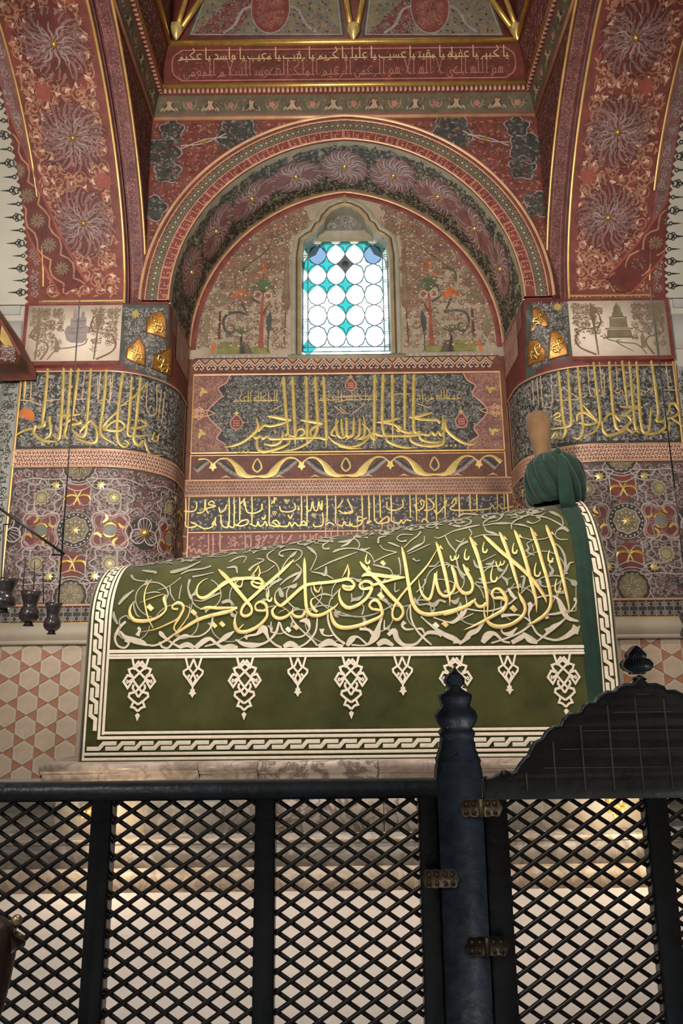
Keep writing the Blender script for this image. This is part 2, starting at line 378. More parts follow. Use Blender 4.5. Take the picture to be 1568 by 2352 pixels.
def grid(u0, v0, u1, v1, cell, jit=0.32, ok=None, smin=0.8, smax=1.15, size=0.55):
    nu = max(1, int(round((u1 - u0) / cell))); nv = max(1, int(round((v1 - v0) / cell)))
    U, Vv = np.meshgrid((np.arange(nu) + 0.5) / nu * (u1 - u0) + u0, (np.arange(nv) + 0.5) / nv * (v1 - v0) + v0)
    P = np.stack([U.ravel(), Vv.ravel()], 1); P += RNG.uniform(-jit, jit, P.shape) * cell
    m = size * cell * 1.15
    P[:, 0] = np.clip(P[:, 0], u0 + m, max(u1 - m, u0 + m)); P[:, 1] = np.clip(P[:, 1], v0 + m, max(v1 - m, v0 + m))
    if ok is not None: P = P[ok(P)]
    s = RNG.uniform(smin, smax, len(P)) * size * cell
    return np.column_stack([P, RNG.uniform(0, 6.28, len(P)), s, s * RNG.choice([-1, 1], len(P))])
def fill(g, mp, box, cell, layers, ok=None, h=0.002, size=0.55):
    """layers: list of (material, 'c' curls or 'l' leaves or 'd' dots)"""
    for i, (m, kind) in enumerate(layers):
        X = grid(*box, cell, ok=ok, size=size if kind == 'c' else size * 0.75)
        if not len(X): continue
        lib = CURLS if kind == 'c' else LEAVES if kind == 'l' else [ngon(0.35, 6)]
        for j, t in enumerate(lib):
            sel = X[j::len(lib)]
            if len(sel): g.add(stamp(t, sel), mp, m, h + 0.0004 * i)
def tr(pts, ox, oy, s, w=None):
    """strokes measured on an enlarged crop of the photograph: back to photograph pixels"""
    return [(ox + p[0] / s, oy + p[1] / s, (p[2] if len(p) > 2 else w) / s) for p in pts]
# ================================================================== SETTING
YP, YW, XI, XO, RC = 6.3, 7.2, 1.66, 3.0, 0.58
ZB, ZT, ZS = 4.45, 4.98, 5.10        # rounded shaft ends, square block complete, arches spring
FLOOR = 0.40
def st(o): o['kind'] = 'structure'; return o

# floor of the tomb bay (raised) and of the visitors' hall
g = G(); g.box(-6, 1.85, 0.0, 6, 9, FLOOR, 'floor_marble'); st(g.obj('floor'))
g = G(); g.box(-6, -6, -0.2, 6, 1.85, 0.0, 'floor_marble'); st(g.obj('floor_hall'))
# shell of the hall around and behind the viewer
g = G(); g.box(-6.2, -6, 0, -6, 9, 9.8, 'plaster'); st(g.obj('wall_far_left'))
g = G(); g.box(6, -6, 0, 6.2, 9, 9.8, 'plaster'); st(g.obj('wall_far_right'))
g = G(); g.box(-6, -6.2, 0, 6, -6, 9.8, 'plaster'); st(g.obj('wall_front'))
g = G(); g.box(-6.2, -6.2, 9.8, 6.2, 9, 10, 'plaster'); st(g.obj('ceiling'))

# ---- arch curves
def two_centre(a, h, n=48):
    R = (a * a + h * h) / (2 * a); c = R - a
    th = np.linspace(math.pi, math.pi - math.acos(c / R), n); L = np.stack([c + R * np.cos(th), R * np.sin(th)], 1)
    return np.vstack([L, np.stack([-L[::-1][1:, 0], L[::-1][1:, 1]], 1)])
class Curve:
    def __init__(s, P):
        s.P = np.asarray(P, float); d = np.diff(s.P, axis=0); s.S = np.concatenate([[0], np.cumsum(np.linalg.norm(d, axis=1))]); s.L = s.S[-1]
        t = np.gradient(s.P, axis=0); t /= np.linalg.norm(t, axis=1)[:, None]; s.N = np.stack([-t[:, 1], t[:, 0]], 1)   # outward for left-to-right arches
    def at(s, v): return np.stack([np.interp(v, s.S, s.P[:, i]) for i in (0, 1)], 1)
    def nr(s, v):
        n = np.stack([np.interp(v, s.S, s.N[:, i]) for i in (0, 1)], 1); return n / np.linalg.norm(n, axis=1)[:, None]
AF = Curve(two_centre(1.66, 1.74) + [0, ZS])      # niche arch, front edge
AB = Curve(two_centre(1.66, 1.86) + [0, ZS])      # niche arch, back edge
def ring_map(V):       # u along the front arch, v outwards, on the front plane
    p = AF.at(V[:, 0]) + AF.nr(V[:, 0]) * V[:, 1:2]
    return np.column_stack([p[:, 0], np.full(len(p), YP), p[:, 1]]), np.broadcast_to(np.array([0, -1.0, 0]), (len(V), 3))
def soffit_map(V):     # u along, v from front (0) to back (YW-YP)
    f = V[:, 1:2] / (YW - YP); q = V[:, 0] / AF.L
    p = AF.at(q * AF.L) * (1 - f) + AB.at(q * AB.L) * f; n = -AF.nr(q * AF.L)
    return np.column_stack([p[:, 0], YP + V[:, 1], p[:, 1]]), np.column_stack([n[:, 0], np.zeros(len(n)), n[:, 1]])
SY0, SYA, SRISE, SPOW = YP, 4.35, 2.05, 1.68
def side_profile(off=0.0, n=60):
    t = np.concatenate([np.linspace(0, 0.12, 14)[:-1], np.linspace(0.12, 1, n)]); a = SY0 - SYA
    z = (1 - (1 - t) ** SPOW) ** (1 / SPOW) * SRISE; y = SY0 - t * a
    P = np.stack([y, ZS + z], 1); P = np.vstack([P, np.stack([2 * SYA - P[::-1][1:, 0], P[::-1][1:, 1]], 1)])
    if off:
        d = np.gradient(P, axis=0); d /= np.linalg.norm(d, axis=1)[:, None]; P = P + off * np.stack([d[:, 1], -d[:, 0]], 1)
        P[0, 1] = P[-1, 1] = ZS; P[0, 0] = SY0 + 0.001 + off; P[-1, 0] = 2 * SYA - P[0, 0]
    return Curve(P)
S0, S1 = side_profile(0), side_profile(0.13)
X0, X1 = 2.08, 1.93
def side_map(sg):      # u = distance from axis (positive), v along the arch from the back springing
    def f(V):
        p = S0.at(V[:, 1]); n = S0.nr(V[:, 1])
        return np.column_stack([sg * V[:, 0], p[:, 0], p[:, 1]]), np.column_stack([np.zeros(len(p)), n[:, 0], n[:, 1]])
    return f
def inside_side(p): return (p[:, 1] < SY0) & (p[:, 2] > ZS) & (p[:, 2] > np.interp(-p[:, 1], -S0.P[:, 0], S0.P[:, 1]))
def nrm_side(p):
    s = np.interp(-p[:, 1], -S0.P[:, 0], S0.S); n = S0.nr(s); return np.column_stack([np.zeros(len(p)), n[:, 0], n[:, 1]])
px_side = px_hit(inside_side, 3.6, 6.29, nrm_side, 160)

# ---- back wall of the niche with its window opening
OPEN = []   # outline of the window opening, in (x, z), from the photograph
for (x, y) in [(692, 815), (692, 590), (697, 552), (708, 545), (722, 538), (732, 520), (742, 515), (748, 500), (762, 485), (780, 477), (798, 474)]:
    OPEN.append((x, y))
OPEN = np.array([py(p, YW)[[0, 2]] for p in OPEN]); OPEN[-1, 0] = 0.0
OPEN[:, 0] = np.clip(OPEN[:, 0], None, 0)
OPENF = np.vstack([OPEN, np.column_stack([-OPEN[::-1][1:, 0], OPEN[::-1][1:, 1]])])
WZ0 = OPENF[0, 1]
import mathutils.geometry as mg
outer = [(-1.75, FLOOR)] + [(-1.75, ZS)] + [tuple(p) for p in (AB.P * [1.02, 1] + [0, 0.03])[2:-2]] + [(1.75, ZS), (1.75, FLOOR)]
loops = [[Vector((x, z, 0)) for x, z in outer], [Vector((x, z, 0)) for x, z in OPENF]]
tri = mg.tessellate_polygon(loops); allp = outer + [tuple(p) for p in OPENF]
g = G(); g.raw([(x, YW, z) for x, z in allp], [], [t for t in tri], 'tymp_ground')
n = len(OPENF)
g.raw([(x, YW, z) for x, z in OPENF] + [(x, YW + 0.4, z) for x, z in OPENF], [(i, i + n, (i + 1) % n + n, (i + 1) % n) for i in range(n)], [], 'frame_stone')
wall_back = st(g.obj('wall_back'))
MW = wall_xz(YW); PW = px_y(YW)
Zw = lambda y: zof(y, YW)
BX = 1.658
# coloured grounds of the bands
ZC1, ZC0 = Zw(822), Zw(853)
ZI1, ZI0 = Zw(860), Zw(1035)
ZV1, ZV0 = Zw(1044), Zw(1099)
ZM1, ZM0 = Zw(1101), Zw(1135)
ZL1, ZL0 = Zw(1140), Zw(1219)
ZR1, ZR0 = Zw(1223), 2.55
g = G()
for z0, z1, m in ((ZC0, ZC1, 'brown_red'), (ZI0, ZI1, 'slate'), (ZV0, ZV1, 'brown_red'), (ZL0, ZL1, 'slate'), (ZR0, ZR1, 'red'), (FLOOR, ZR0 - 0.02, 'red')):
    g.add(rect(-BX, z0, BX, z1), MW, m, 0.003)
for z0, z1 in ((ZI1, ZC0), (ZV1, ZI0), (ZR1, ZL0), (ZL1, ZM0)):
    g.add(rect(-BX, z0, BX, z1), MW, 'deep_red', 0.003)
for sg in (-1, 1): g.add(rect(sg * BX, FLOOR, sg * (BX - 0.06), ZC1), MW, 'brown_red', 0.0045)
g.obj('painted_band', wall_back)
# raised borders of the bands
g = G()
def bar(g, x0, x1, z, w, m, mp=MW, h=0.005, r=0.006): g.add(stroke([(x0, z), (x1, z)], w, ridge=r, smooth=False), mp, m, h)
for z, w, m in ((ZI1 + 0.012, 0.022, 'pink_gold'), (ZI0 - 0.01, 0.02, 'gold_line'), (ZV0 - 0.002, 0.014, 'gold_line'), (ZV1 + 0.002, 0.012, 'gold_line'), (ZL1 + 0.012, 0.016, 'pink_gold'), (ZL0 - 0.004, 0.016, 'pink_gold'), (ZC1 + 0.005, 0.012, 'slate')):
    bar(g, -1.6, 1.6, z, w, m)
for sg in (-1, 1):
    for z0, z1 in ((ZI0, ZI1), (ZV0, ZV1), (ZR0, ZL1)):
        g.add(stroke([(sg * 1.6, z0 - 0.01), (sg * 1.6, z1 + 0.012)], 0.016, ridge=0.006, smooth=False), MW, 'gold_line' if z0 == ZI0 else 'pink_gold', 0.006)
g.obj('gilt_border', wall_back)

# salmon interlace band (tiny Y figures on a projecting fillet), shared builder
def y_figure():
    return cat([stroke([(0, 0), (0.5 * math.cos(a), 0.5 * math.sin(a)), (0.5 * math.cos(a) + 0.28 * math.cos(a + 1.2), 0.5 * math.sin(a) + 0.28 * math.sin(a + 1.2))], 0.30, smooth=False) for a in (0.3, 0.3 + 2.094, 0.3 + 4.189)])
YF = y_figure()
def interlace(g, mp, u0, u1, z0, z1, h=0.012):
    nv = 4; p = (z1 - z0) / (nv + 0.4); nu = int((u1 - u0) / p); X = []
    for j in range(nv):
        for i in range(nu): X.append((u0 + (i + 0.5 + 0.5 * (j % 2)) * p, z0 + (j + 0.7) * p, (i % 2) * math.pi, p * 0.72, p * 0.72))
    g.add(stamp(YF, X), mp, 'brown_red', h + 0.0015)
g = G(); g.box(-BX, YW - 0.014, ZM0 - 0.012, BX, YW, ZM1 + 0.004, 'salmon'); interlace(g, MW, -1.64, 1.64, ZM0, ZM1, 0.0135)
for z in (ZM0 - 0.008, ZM1 + 0.0): bar(g, -BX, BX, z, 0.014, 'pink_gold', h=0.015)
g.obj('interlace_band', wall_back, kind='stuff')

# cresting of trefoils under the tympanum
tre = cat([stroke([(-0.5, 0.42), (-0.32, 0.60), (0, 0.98), (0.32, 0.60), (0.5, 0.42)], 0.10, smooth=False), stroke([(0, 0.75), (-0.22, 0.45), (-0.36, 0.25), (-0.22, 0.08), (-0.10, 0.22)], 0.10, k=3), stroke([(0, 0.75), (0.22, 0.45), (0.36, 0.25), (0.22, 0.08), (0.10, 0.22)], 0.10, k=3), ngon(0.09, 6, 0, 0.42)])
g = G(); H = ZC1 - ZC0; P_ = 0.262 / 2
X = [(x, ZC0 + 0.02, 0, P_ * 1.0, H * 0.80) for x in np.arange(-1.55, 1.56, P_)]
g.add(stamp(poly([(-0.45, 0.1), (-0.3, 0.5), (0, 0.9), (0.3, 0.5), (0.45, 0.1)]), X), MW, 'slate', 0.004)
g.add(stamp(tre, X), MW, 'salmon', 0.006)
g.add(stamp(star(0.25, 4, 0.55), [(x, ZC1 + 0.02, 0, 0.09, 0.10) for x in np.arange(-1.55, 1.56, P_ / 2) if abs(x) > 0.6]), MW, 'pale_lilac', 0.004)
g.add(stamp(poly([(-0.5, 1.05), (0, 0.55), (0.5, 1.05)]), [(x + P_ / 2, ZC0 + 0.04, 0, P_ * 0.8, H * 0.75) for x in np.arange(-1.55, 1.5, P_)]), MW, 'frame_gold', 0.0035)
g.obj('trefoil_cresting', wall_back, kind='stuff')

# infill of the great inscription: scrolls in grey, end cartouches in red and lilac
g = G()
def CART(P): return np.abs(P[:, 0]) < 1.30 + 0.09 * np.cos((P[:, 1] - (ZI0 + ZI1) / 2) * 7.5)
fill(g, MW, (-1.4, ZI0, 1.4, ZI1), 0.07, [('grey_blue', 'l'), ('lilac', 'l'), ('grey_blue', 'c')], ok=CART, h=0.004, size=0.6)
zc = (ZI0 + ZI1) / 2; hh = (ZI1 - ZI0) / 2
for sg in (-1, 1):
    e = [(1.22, hh), (1.26, 0.80 * hh), (1.34, 0.66 * hh), (1.30, 0.45 * hh), (1.36, 0.30 * hh), (1.45, 0.0)]
    e = e + [(x, -z) for x, z in e[::-1][1:]]
    out = catmull(np.array(e), 4)
    n_ = len(out); V = np.vstack([out, np.column_stack([np.full(n_, 1.595), out[:, 1]])]); i = np.arange(n_ - 1)
    g.add(T(np.column_stack([sg * V[:, 0], zc + V[:, 1]]), np.zeros(len(V)), np.stack([i, i + 1, i + n_ + 1, i + n_], 1)), MW, 'mauve', 0.0045)
    g.add(stroke([(sg * x, zc + z) for x, z in out], 0.016, smooth=False, ridge=0.003), MW, 'pink', 0.007)
    okf = lambda P, sg=sg: np.abs(P[:, 0]) > np.interp(P[:, 1] - zc, out[::-1, 1], out[::-1, 0]) + 0.03
    bx = (1.22, ZI0, 1.6, ZI1) if sg > 0 else (-1.6, ZI0, -1.22, ZI1)
    fill(g, MW, bx, 0.055, [('peach', 'c'), ('lilac', 'l'), ('deep_red', 'd')], ok=okf, h=0.005, size=0.5)
    for zz in (-0.55, 0.55):
        g.add(xf(cat([leaf(-0.5, -0.4, 0.5, 1.1, 0.5, 0.2), leaf(0, 0, 1.6, 0.8, 0.4, 0.3), leaf(0, 0, -0.8, 0.7, 0.4, 0.3)]), sg * 1.50, zc + zz * hh, 0.6, 0.075 * sg, 0.075), MW, 'gold_text', 0.009)
    kn = cat([ring(lambda a: 0.55 + 0.28 * np.cos(4 * a), 0.12, 40), ring(lambda a: 0.5 - 0.25 * np.cos(4 * a), 0.12, 40)])
    g.add(xf(kn, sg * 1.53, zc, 0.0, 0.07, 0.085), MW, 'pink_gold', 0.009)
    for s2 in (-1, 1): g.add(stroke([(sg * 1.37, zc + 0.0), (sg * 1.45, zc + s2 * 0.03), (sg * 1.6, zc + s2 * 0.035)], 0.012), MW, 'pink_gold', 0.008)
g.obj('scroll_infill', wall_back, kind='stuff')
# drop medallions
g = G()
def drop(cx, cz, s):
    a = np.linspace(0, 2 * np.pi, 25)[:-1]; P = np.stack([np.sin(a) * (0.62 + 0.0 * a), -np.cos(a) * 0.7], 1); P[:, 0] *= np.where(P[:, 1] > 0.1, 1 - 0.75 * (P[:, 1] - 0.1), 1); P[P[:, 1] > 0, 1] *= 1.25
    g.add(xf(poly(P), cx, cz, 0, s), MW, 'red', 0.009); g.add(xf(stroke([tuple(p) for p in P * 1.06], 0.13, smooth=False, closed=True), cx, cz, 0, s), MW, 'pink', 0.0105)
    k = cat([stroke([(-0.35, y), (0.35, y)], 0.09, smooth=False) for y in (-0.35, -0.05, 0.25)] + [stroke([(x, -0.4), (x, 0.3)], 0.07, smooth=False) for x in (-0.25, 0.05, 0.28)])
    g.add(xf(k, cx, cz, 0, s), MW, 'pink', 0.0105); g.add(xf(star(0.35, 4), cx, cz + s * 1.1, 0, s), MW, 'gold_text', 0.0105)
for x, y, s in ((543, 972, 0.095), (1059, 968, 0.095), (805, 885, 0.085)):
    p = py((x, y), YW); drop(p[0], p[2], s)
g.obj('drop_medallion', wall_back)

# wave band of split palmettes
g = G(); zc = (ZV0 + ZV1) / 2; hh = (ZV1 - ZV0) / 2; per = 0.90
for k in range(-2, 3):
    c = 0.0 + k * per * 1.0 - 0.02
    for sg in (-1, 1):
        w = [(c, zc - 0.75 * hh, 0.012), (c + sg * 0.10, zc - 0.72 * hh, 0.03), (c + sg * 0.17, zc - 0.35 * hh, 0.055), (c + sg * 0.22, zc + 0.2 * hh, 0.035), (c + sg * 0.30, zc + 0.72 * hh, 0.016), (c + sg * 0.38, zc + 0.72 * hh, 0.012), (c + sg * 0.45, zc + 0.3 * hh, 0.008)]
        w = [p for p in w if abs(p[0]) < 1.59]
        if len(w) > 2: g.add(stroke([(p0, p1, p2 * 1.45) for p0, p1, p2 in w], ridge=0.005), MW, 'gold_text', 0.007)
        v = [(c + sg * 0.15, zc - 0.85 * hh, 0.02), (c + sg * 0.27, zc - 0.2 * hh, 0.075), (c + sg * 0.36, zc + 0.35 * hh, 0.06), (c + sg * 0.43, zc + 0.5 * hh, 0.01)]
        v = [p for p in v if abs(p[0]) < 1.57]
        if len(v) > 2: g.add(stroke(v), MW, 'lilac', 0.0048); g.add(stroke([(a, b + 0.02, d * 0.5) for a, b, d in v]), MW, 'slate', 0.0055)
    if abs(c) < 1.5:
        g.add(xf(stroke([(0, -1.0), (-0.5, -0.55), (-0.55, 0.0), (0, 0.9), (0.55, 0.0), (0.5, -0.55), (0, -1.0)], 0.2, k=4), c, zc + 0.02, 0, 0.075), MW, 'gold_text', 0.008)
        g.add(xf(poly([(0, -0.7), (-0.35, -0.1), (0, 0.6), (0.35, -0.1)]), c, zc + 0.02, 0, 0.075), MW, 'slate', 0.006)
    d = c + per / 2
    if abs(d) < 1.55: g.add(xf(star(1.0, 5, 0.6), d, zc + 0.1 * hh, math.pi, 0.042, 0.055), MW, 'gold_bright', 0.008)
    for q in (0.25, 0.65):
        if abs(c + q * per) < 1.55: g.add(xf(poly([(-1, 0), (0, 0.9), (1, 0), (0, 0.35)]), c + q * per, zc - 0.9 * hh, 0, 0.055, 0.035), MW, 'salmon', 0.0065)
fill(g, MW, (-1.59, ZV0, 1.59, ZV1), 0.05, [('mauve', 'l'), ('olive_dark', 'l')], h=0.004, size=0.5)
g.obj('palmette_wave', wall_back, kind='stuff')
# ground scrolls for the two lower inscriptions
g = G()
fill(g, MW, (-1.59, ZL0, 1.59, ZL1), 0.07, [('lilac', 'l'), ('lilac', 'l'), ('grey_blue', 'l')], h=0.004, size=0.55)
fill(g, MW, (-1.59, ZR0, 1.59, ZR1), 0.07, [('lilac', 'l'), ('mauve', 'c'), ('lilac', 'l')], h=0.004, size=0.55)
g.obj('lower_scroll_infill', wall_back, kind='stuff')

# ---- tympanum: painted garden
g = G()
def TY(P):
    r = np.hypot(P[:, 0], (P[:, 1] - ZS)); a = np.interp(np.abs(P[:, 0]), AB.P[:, 0][len(AB.P) // 2:], AB.P[:, 1][len(AB.P) // 2:])
    return (P[:, 1] < a - 0.07) & ~((np.abs(P[:, 0]) < 0.62) & (P[:, 1] < Zw(545))) & ~((np.abs(P[:, 0]) < 0.42) & (P[:, 1] < Zw(455)))
UP = lambda P: TY(P) & (P[:, 1] > 5.75 + 0.25 * np.sin(P[:, 0] * 7))
fill(g, MW, (-1.6, 5.05, 1.6, 6.9), 0.085, [('brown_scroll', 'c'), ('olive_pale', 'l'), ('mauve', 'l'), ('brown_scroll', 'c')], ok=UP, h=0.003, size=0.55)
fill(g, MW, (-1.6, 5.05, 1.6, 6.9), 0.10, [('brown_scroll', 'c'), ('olive', 'l'), ('mauve', 'l'), ('salmon', 'd')], ok=TY, h=0.0045, size=0.42)
g.obj('blossom_scrolls', wall_back, kind='stuff')
g = G(); Z_ = 5.6     # garden motifs traced on the left half (crop at 5.6x from (440, 520)) and mirrored
GTK = [0]
def gt(pts, m, w=None, h=0.006, ridge=0.0):
    GTK[0] += 1; h += 0.002 * ((GTK[0] * 0.6180339) % 1.0)
    t = stroke(tr(pts, 440, 520, Z_, w), ridge=ridge); p, n_ = PW(t.V)
    for sg in (1, -1):
        q = p.copy(); q[:, 0] *= sg; g.raw(q + n_ * (h + t.H)[:, None], t.Q, t.R, m)
def gp(pts, m, h=0.005):
    GTK[0] += 1; h += 0.001 * ((GTK[0] * 0.6180339) % 1.0)
    t = poly(tr(pts, 440, 520, Z_, 1)) if False else poly([(440 + a / Z_, 520 + b / Z_) for a, b in pts]); p, n_ = PW(t.V)
    for sg in (1, -1):
        q = p.copy(); q[:, 0] *= sg; g.raw(q + n_ * h, t.Q, t.R, m)
gp([(320, 1640), (340, 1520), (430, 1480), (560, 1500), (640, 1470), (640, 1640)], 'lawn'); gp([(700, 1640), (760, 1560), (900, 1520), (1000, 1590), (1020, 1640)], 'lawn')
gp([(600, 1640), (640, 1480), (720, 1500), (790, 1640)], 'olive_dark')
gt([(885, 1560, 60), (900, 1300, 45), (905, 1050, 32), (915, 880, 24)], 'bright_red')
for a in ((-120, -60, -160, 40), (-90, -110, -150, -60), (-60, -150, -120, -130), (60, -150, 120, -130), (90, -110, 150, -60), (120, -60, 160, 40), (0, -130, 0, -220)):
    gt([(920, 850, 26), (920 + a[0] * 0.6, 850 + a[1], 34), (920 + a[0], 850 + a[1] * 0.75, 26), (920 + a[2], 850 + a[3], 8)], 'green_leaf')
for c in ((850, 890), (985, 900)):
    a = np.linspace(0, 2 * np.pi, 14); gt([(c[0] + 48 * math.cos(q), c[1] + 48 * math.sin(q), 12) for q in a], 'salmon'); gp([(c[0] + 25 * math.cos(q), c[1] + 25 * math.sin(q)) for q in a[:-1]], 'mauve')
gt([(1235, 250, 6), (1225, 400, 40), (1215, 700, 70), (1215, 950, 105), (1215, 1030, 95), (1210, 1075, 20)], 'brown_scroll'); gt([(1208, 1060, 14), (1200, 1300, 14), (1190, 1500, 14)], 'brown_red')
gt([(1235, 330, 4), (1225, 600, 26), (1220, 900, 40), (1215, 980, 20)], 'olive', h=0.008)
gp([(495, 890), (560, 850), (640, 800), (700, 840), (750, 900), (720, 950), (640, 930), (560, 925), (500, 930)], 'orange')
gp([(870, 490), (930, 420), (985, 560), (950, 610), (890, 570)], 'orange'); gp([(790, 640), (850, 600), (880, 650), (830, 680)], 'orange')
gp([(1090, 0), (1140, -25), (1165, 20), (1120, 50)], 'orange')
gt([(620, 960, 26), (680, 1060, 26), (715, 1130, 24), (600, 1110, 28), (470, 1130, 32), (410, 1220, 34), (430, 1330, 34), (520, 1420, 22)], 'slate_green')
gt([(440, 1350, 20), (530, 1370, 26), (540, 1290, 26), (490, 1270, 16)], 'olive_dark')
gt([(560, 750, 22), (570, 620, 24), (680, 540, 26), (800, 440, 22), (900, 370, 18), (1000, 270, 8)], 'olive_dark'); gt([(680, 550, 16), (620, 470, 12), (570, 400, 6)], 'olive_dark'); gt([(590, 580, 18), (720, 560, 14), (780, 540, 6)], 'olive_dark')
gt([(350, 1450, 40), (360, 1250, 30), (365, 1100, 26)], 'brown_red'); gt([(980, 1620, 16), (985, 1400, 14), (990, 1300, 60), (1000, 1180, 60), (1010, 1100, 8)], 'slate_green')
gt([(880, 990, 30), (800, 950, 22), (750, 910, 12)], 'slate_green'); gt([(920, 1150, 24), (960, 1050, 22), (1010, 990, 10)], 'brown_red')
for k in range(6): gt([(640, 1390, 10), (640 + 90 * math.cos(0.5 + k * 0.42), 1390 - 90 * math.sin(0.5 + k * 0.42), 16), (640 + 120 * math.cos(0.5 + k * 0.42), 1390 - 95 * math.sin(0.5 + k * 0.42), 4)], 'green_leaf')
gt([(660, 1640, 60), (640, 1500, 34), (640, 1400, 20)], 'slate')
gp([(240, 1640), (270, 1490), (320, 1510), (280, 1640)], 'orange'); gp([(120, 1380), (170, 1150), (240, 1100), (230, 1350), (180, 1480)], 'olive')
gp([(330, 760), (420, 700), (460, 790), (380, 820)], 'olive_dark'); gp([(230, 900), (330, 830), (440, 880), (430, 1010), (330, 1040), (250, 980)], 'olive')
gp([(640, 290), (760, 220), (850, 270), (800, 380), (700, 370)], 'mauve'); gp([(430, 500), (500, 440), (560, 500), (500, 570)], 'pink_dim'); gp([(950, 110), (1040, 60), (1080, 140), (1000, 200)], 'mauve')
g.obj('painted_garden', wall_back)
# red and gold edging of the tympanum
g = G()
t = stroke([(a, b) for a, b in AB.P * [0.975, 1] - [0, 0.045]], 0.06, smooth=False, ridge=0.012); g.add(t, MW, 'red', 0.004)
t = stroke([(a, b) for a, b in AB.P * [0.995, 1] - [0, 0.012]], 0.024, smooth=False, ridge=0.01); g.add(t, MW, 'pink_gold', 0.014)
g.obj('tympanum_edging', wall_back)

# ---- window
win = bpy.data.objects.new('window_1', None); COL.objects.link(win); win.location = (0, YW, WZ0); st(win)
win['label'] = 'bright stained glass window of white quatrefoil and teal panes'
YG = YW + 0.16; PG = px_y(YG)
g = G()
for off, w, m, r in ((0.085, 0.05, 'frame_stone', 0.02), (0.052, 0.018, 'frame_dark', 0.008), (0.03, 0.026, 'frame_gold', 0.018), (0.008, 0.018, 'frame_stone', 0.012)):
    P = OPENF.copy(); d = np.gradient(P, axis=0); d /= np.linalg.norm(d, axis=1)[:, None]; nn = np.stack([-d[:, 1], d[:, 0]], 1)
    g.add(stroke([tuple(p) for p in P + nn * off], w, ridge=r, smooth=False), MW, m, 0.006)
p = py((797, 462), YW)
g.add(xf(cat([leaf(0, -0.5, 1.57, 1.3, 0.6, 0), leaf(0, -0.5, 2.2, 1.1, 0.4, -0.2), leaf(0, -0.5, 0.94, 1.1, 0.4, 0.2)]), 0, p[2], 0, 0.085), MW, 'frame_gold', 0.02)
g.box(-0.62, YW - 0.02, WZ0 - 0.05, 0.62, YW + 0.2, WZ0 - 0.005, 'frame_stone')
g.obj('window_frame', win)
# head panel: beige board with blue-green rim and lunette
gx0, gx1, gy0, gy1 = 695, 903, 553, 812
lx = py((gx0, 700), YG)[0]; LX = max(abs(lx), 0.52); z1 = zof(gy0, YG)
g = G(); top = OPENF[(OPENF[:, 1] > z1 - 0.1)]
g.box(-LX, YG, z1, LX, YG + 0.05, 6.85, 'frame_stone')
a = np.linspace(0, math.pi, 20); g.add(poly([(0.30 * math.cos(q), z1 + 0.13 + 0.28 * math.sin(q)) for q in a]), wall_xz(YG), 'grey_blue', 0.004)
g.add(stroke([(0.335 * math.cos(q), z1 + 0.12 + 0.33 * math.sin(q)) for q in a], 0.05), wall_xz(YG), 'teal_paint', 0.006)
fill(g, wall_xz(YG), (-0.27, z1 + 0.14, 0.27, z1 + 0.38), 0.06, [('slate', 'l'), ('lilac', 'c'), ('pale_lilac', 'l')], ok=lambda P: np.hypot(P[:, 0], P[:, 1] - z1 - 0.13) < 0.24, h=0.006)
for sg in (-1, 1): g.add(poly([(sg * 0.36, z1 + 0.13), (sg * 0.50, z1 + 0.02), (sg * 0.50, z1 + 0.10), (sg * 0.40, z1 + 0.2)]), wall_xz(YG), 'teal_paint', 0.006)
g.obj('head_panel', win)
# leaded glass: quatrefoils in 4 columns, 5 rows, teal pieces between, small panes round the border
ga = py((707, 562), YG); gb = py((889, 562), YG); gc = py((797, 797), YG)
GX0, GX1, GZ1, GZ0 = ga[0] + 0.0, -ga[0], ga[2], gc[2]
pw, ph = (GX1 - GX0) / 4, (GZ1 - GZ0) / 5
def qf(a): return 0.5 * (np.abs(np.cos(a)) ** 2.1 + np.abs(np.sin(a)) ** 2.1) ** (-1 / 2.1) * (1 - 0.11 * np.exp(-((np.abs(np.sin(2 * a)) - 0.66) / 0.15) ** 2)) * 0.985
a_ = np.linspace(0, 2 * np.pi, 28, endpoint=False)
def thin(t, h=0.006):
    n = len(t.V); V = np.vstack([np.column_stack([t.V[:, 0], np.zeros(n), t.V[:, 1]]), np.column_stack([t.V[:, 0], np.full(n, h), t.V[:, 1]])])
    return V, np.vstack([t.R, t.R[:, ::-1] + n]) if len(t.R) else np.zeros((0, 3), int), np.vstack([t.Q, t.Q[:, ::-1] + n]) if len(t.Q) else np.zeros((0, 4), int)
def pane_mesh(t, m):
    g = G(); V, R, Q = thin(t); g.raw(V, Q, R, m); return g.mesh('pane')
white = pane_mesh(ngon(1, 28, f=lambda a: qf(a) * 0.99, cx=0), 'glass_clear'); blue = pane_mesh(ngon(1, 28, f=lambda a: qf(a) * 0.99), 'glass_blue')
ast = [(0.5 * math.copysign(abs(math.cos(q)) ** 2.6, math.cos(q)) , 0.5 * math.copysign(abs(math.sin(q)) ** 2.6, math.sin(q))) for q in a_]
teal = pane_mesh(poly(ast), 'glass_teal'); pale = pane_mesh(poly(ast), 'glass_pale'); clear2 = pane_mesh(poly(ast), 'glass_clear')
g = G()
for i in range(4):
    for j in range(5):
        cx, cz = GX0 + (i + 0.5) * pw, GZ1 - (j + 0.5) * ph
        piece('pane', blue if (j == 0 and i in (0, 3)) else white, win, (cx, YG + 0.015, cz), scale=(pw, 1, ph))
        g.add(xf(ring(lambda a: qf(a) + 0.01, 0.05, 28), cx, cz, 0, pw, ph), wall_xz(YG), 'lead', 0.0)
TEAL = {(0, 0), (1, 0), (2, 0), (3, 0), (4, 0), (0, 1), (1, 1), (0, 2), (1, 2), (2, 2), (2, 3), (2, 4), (0, 5)}
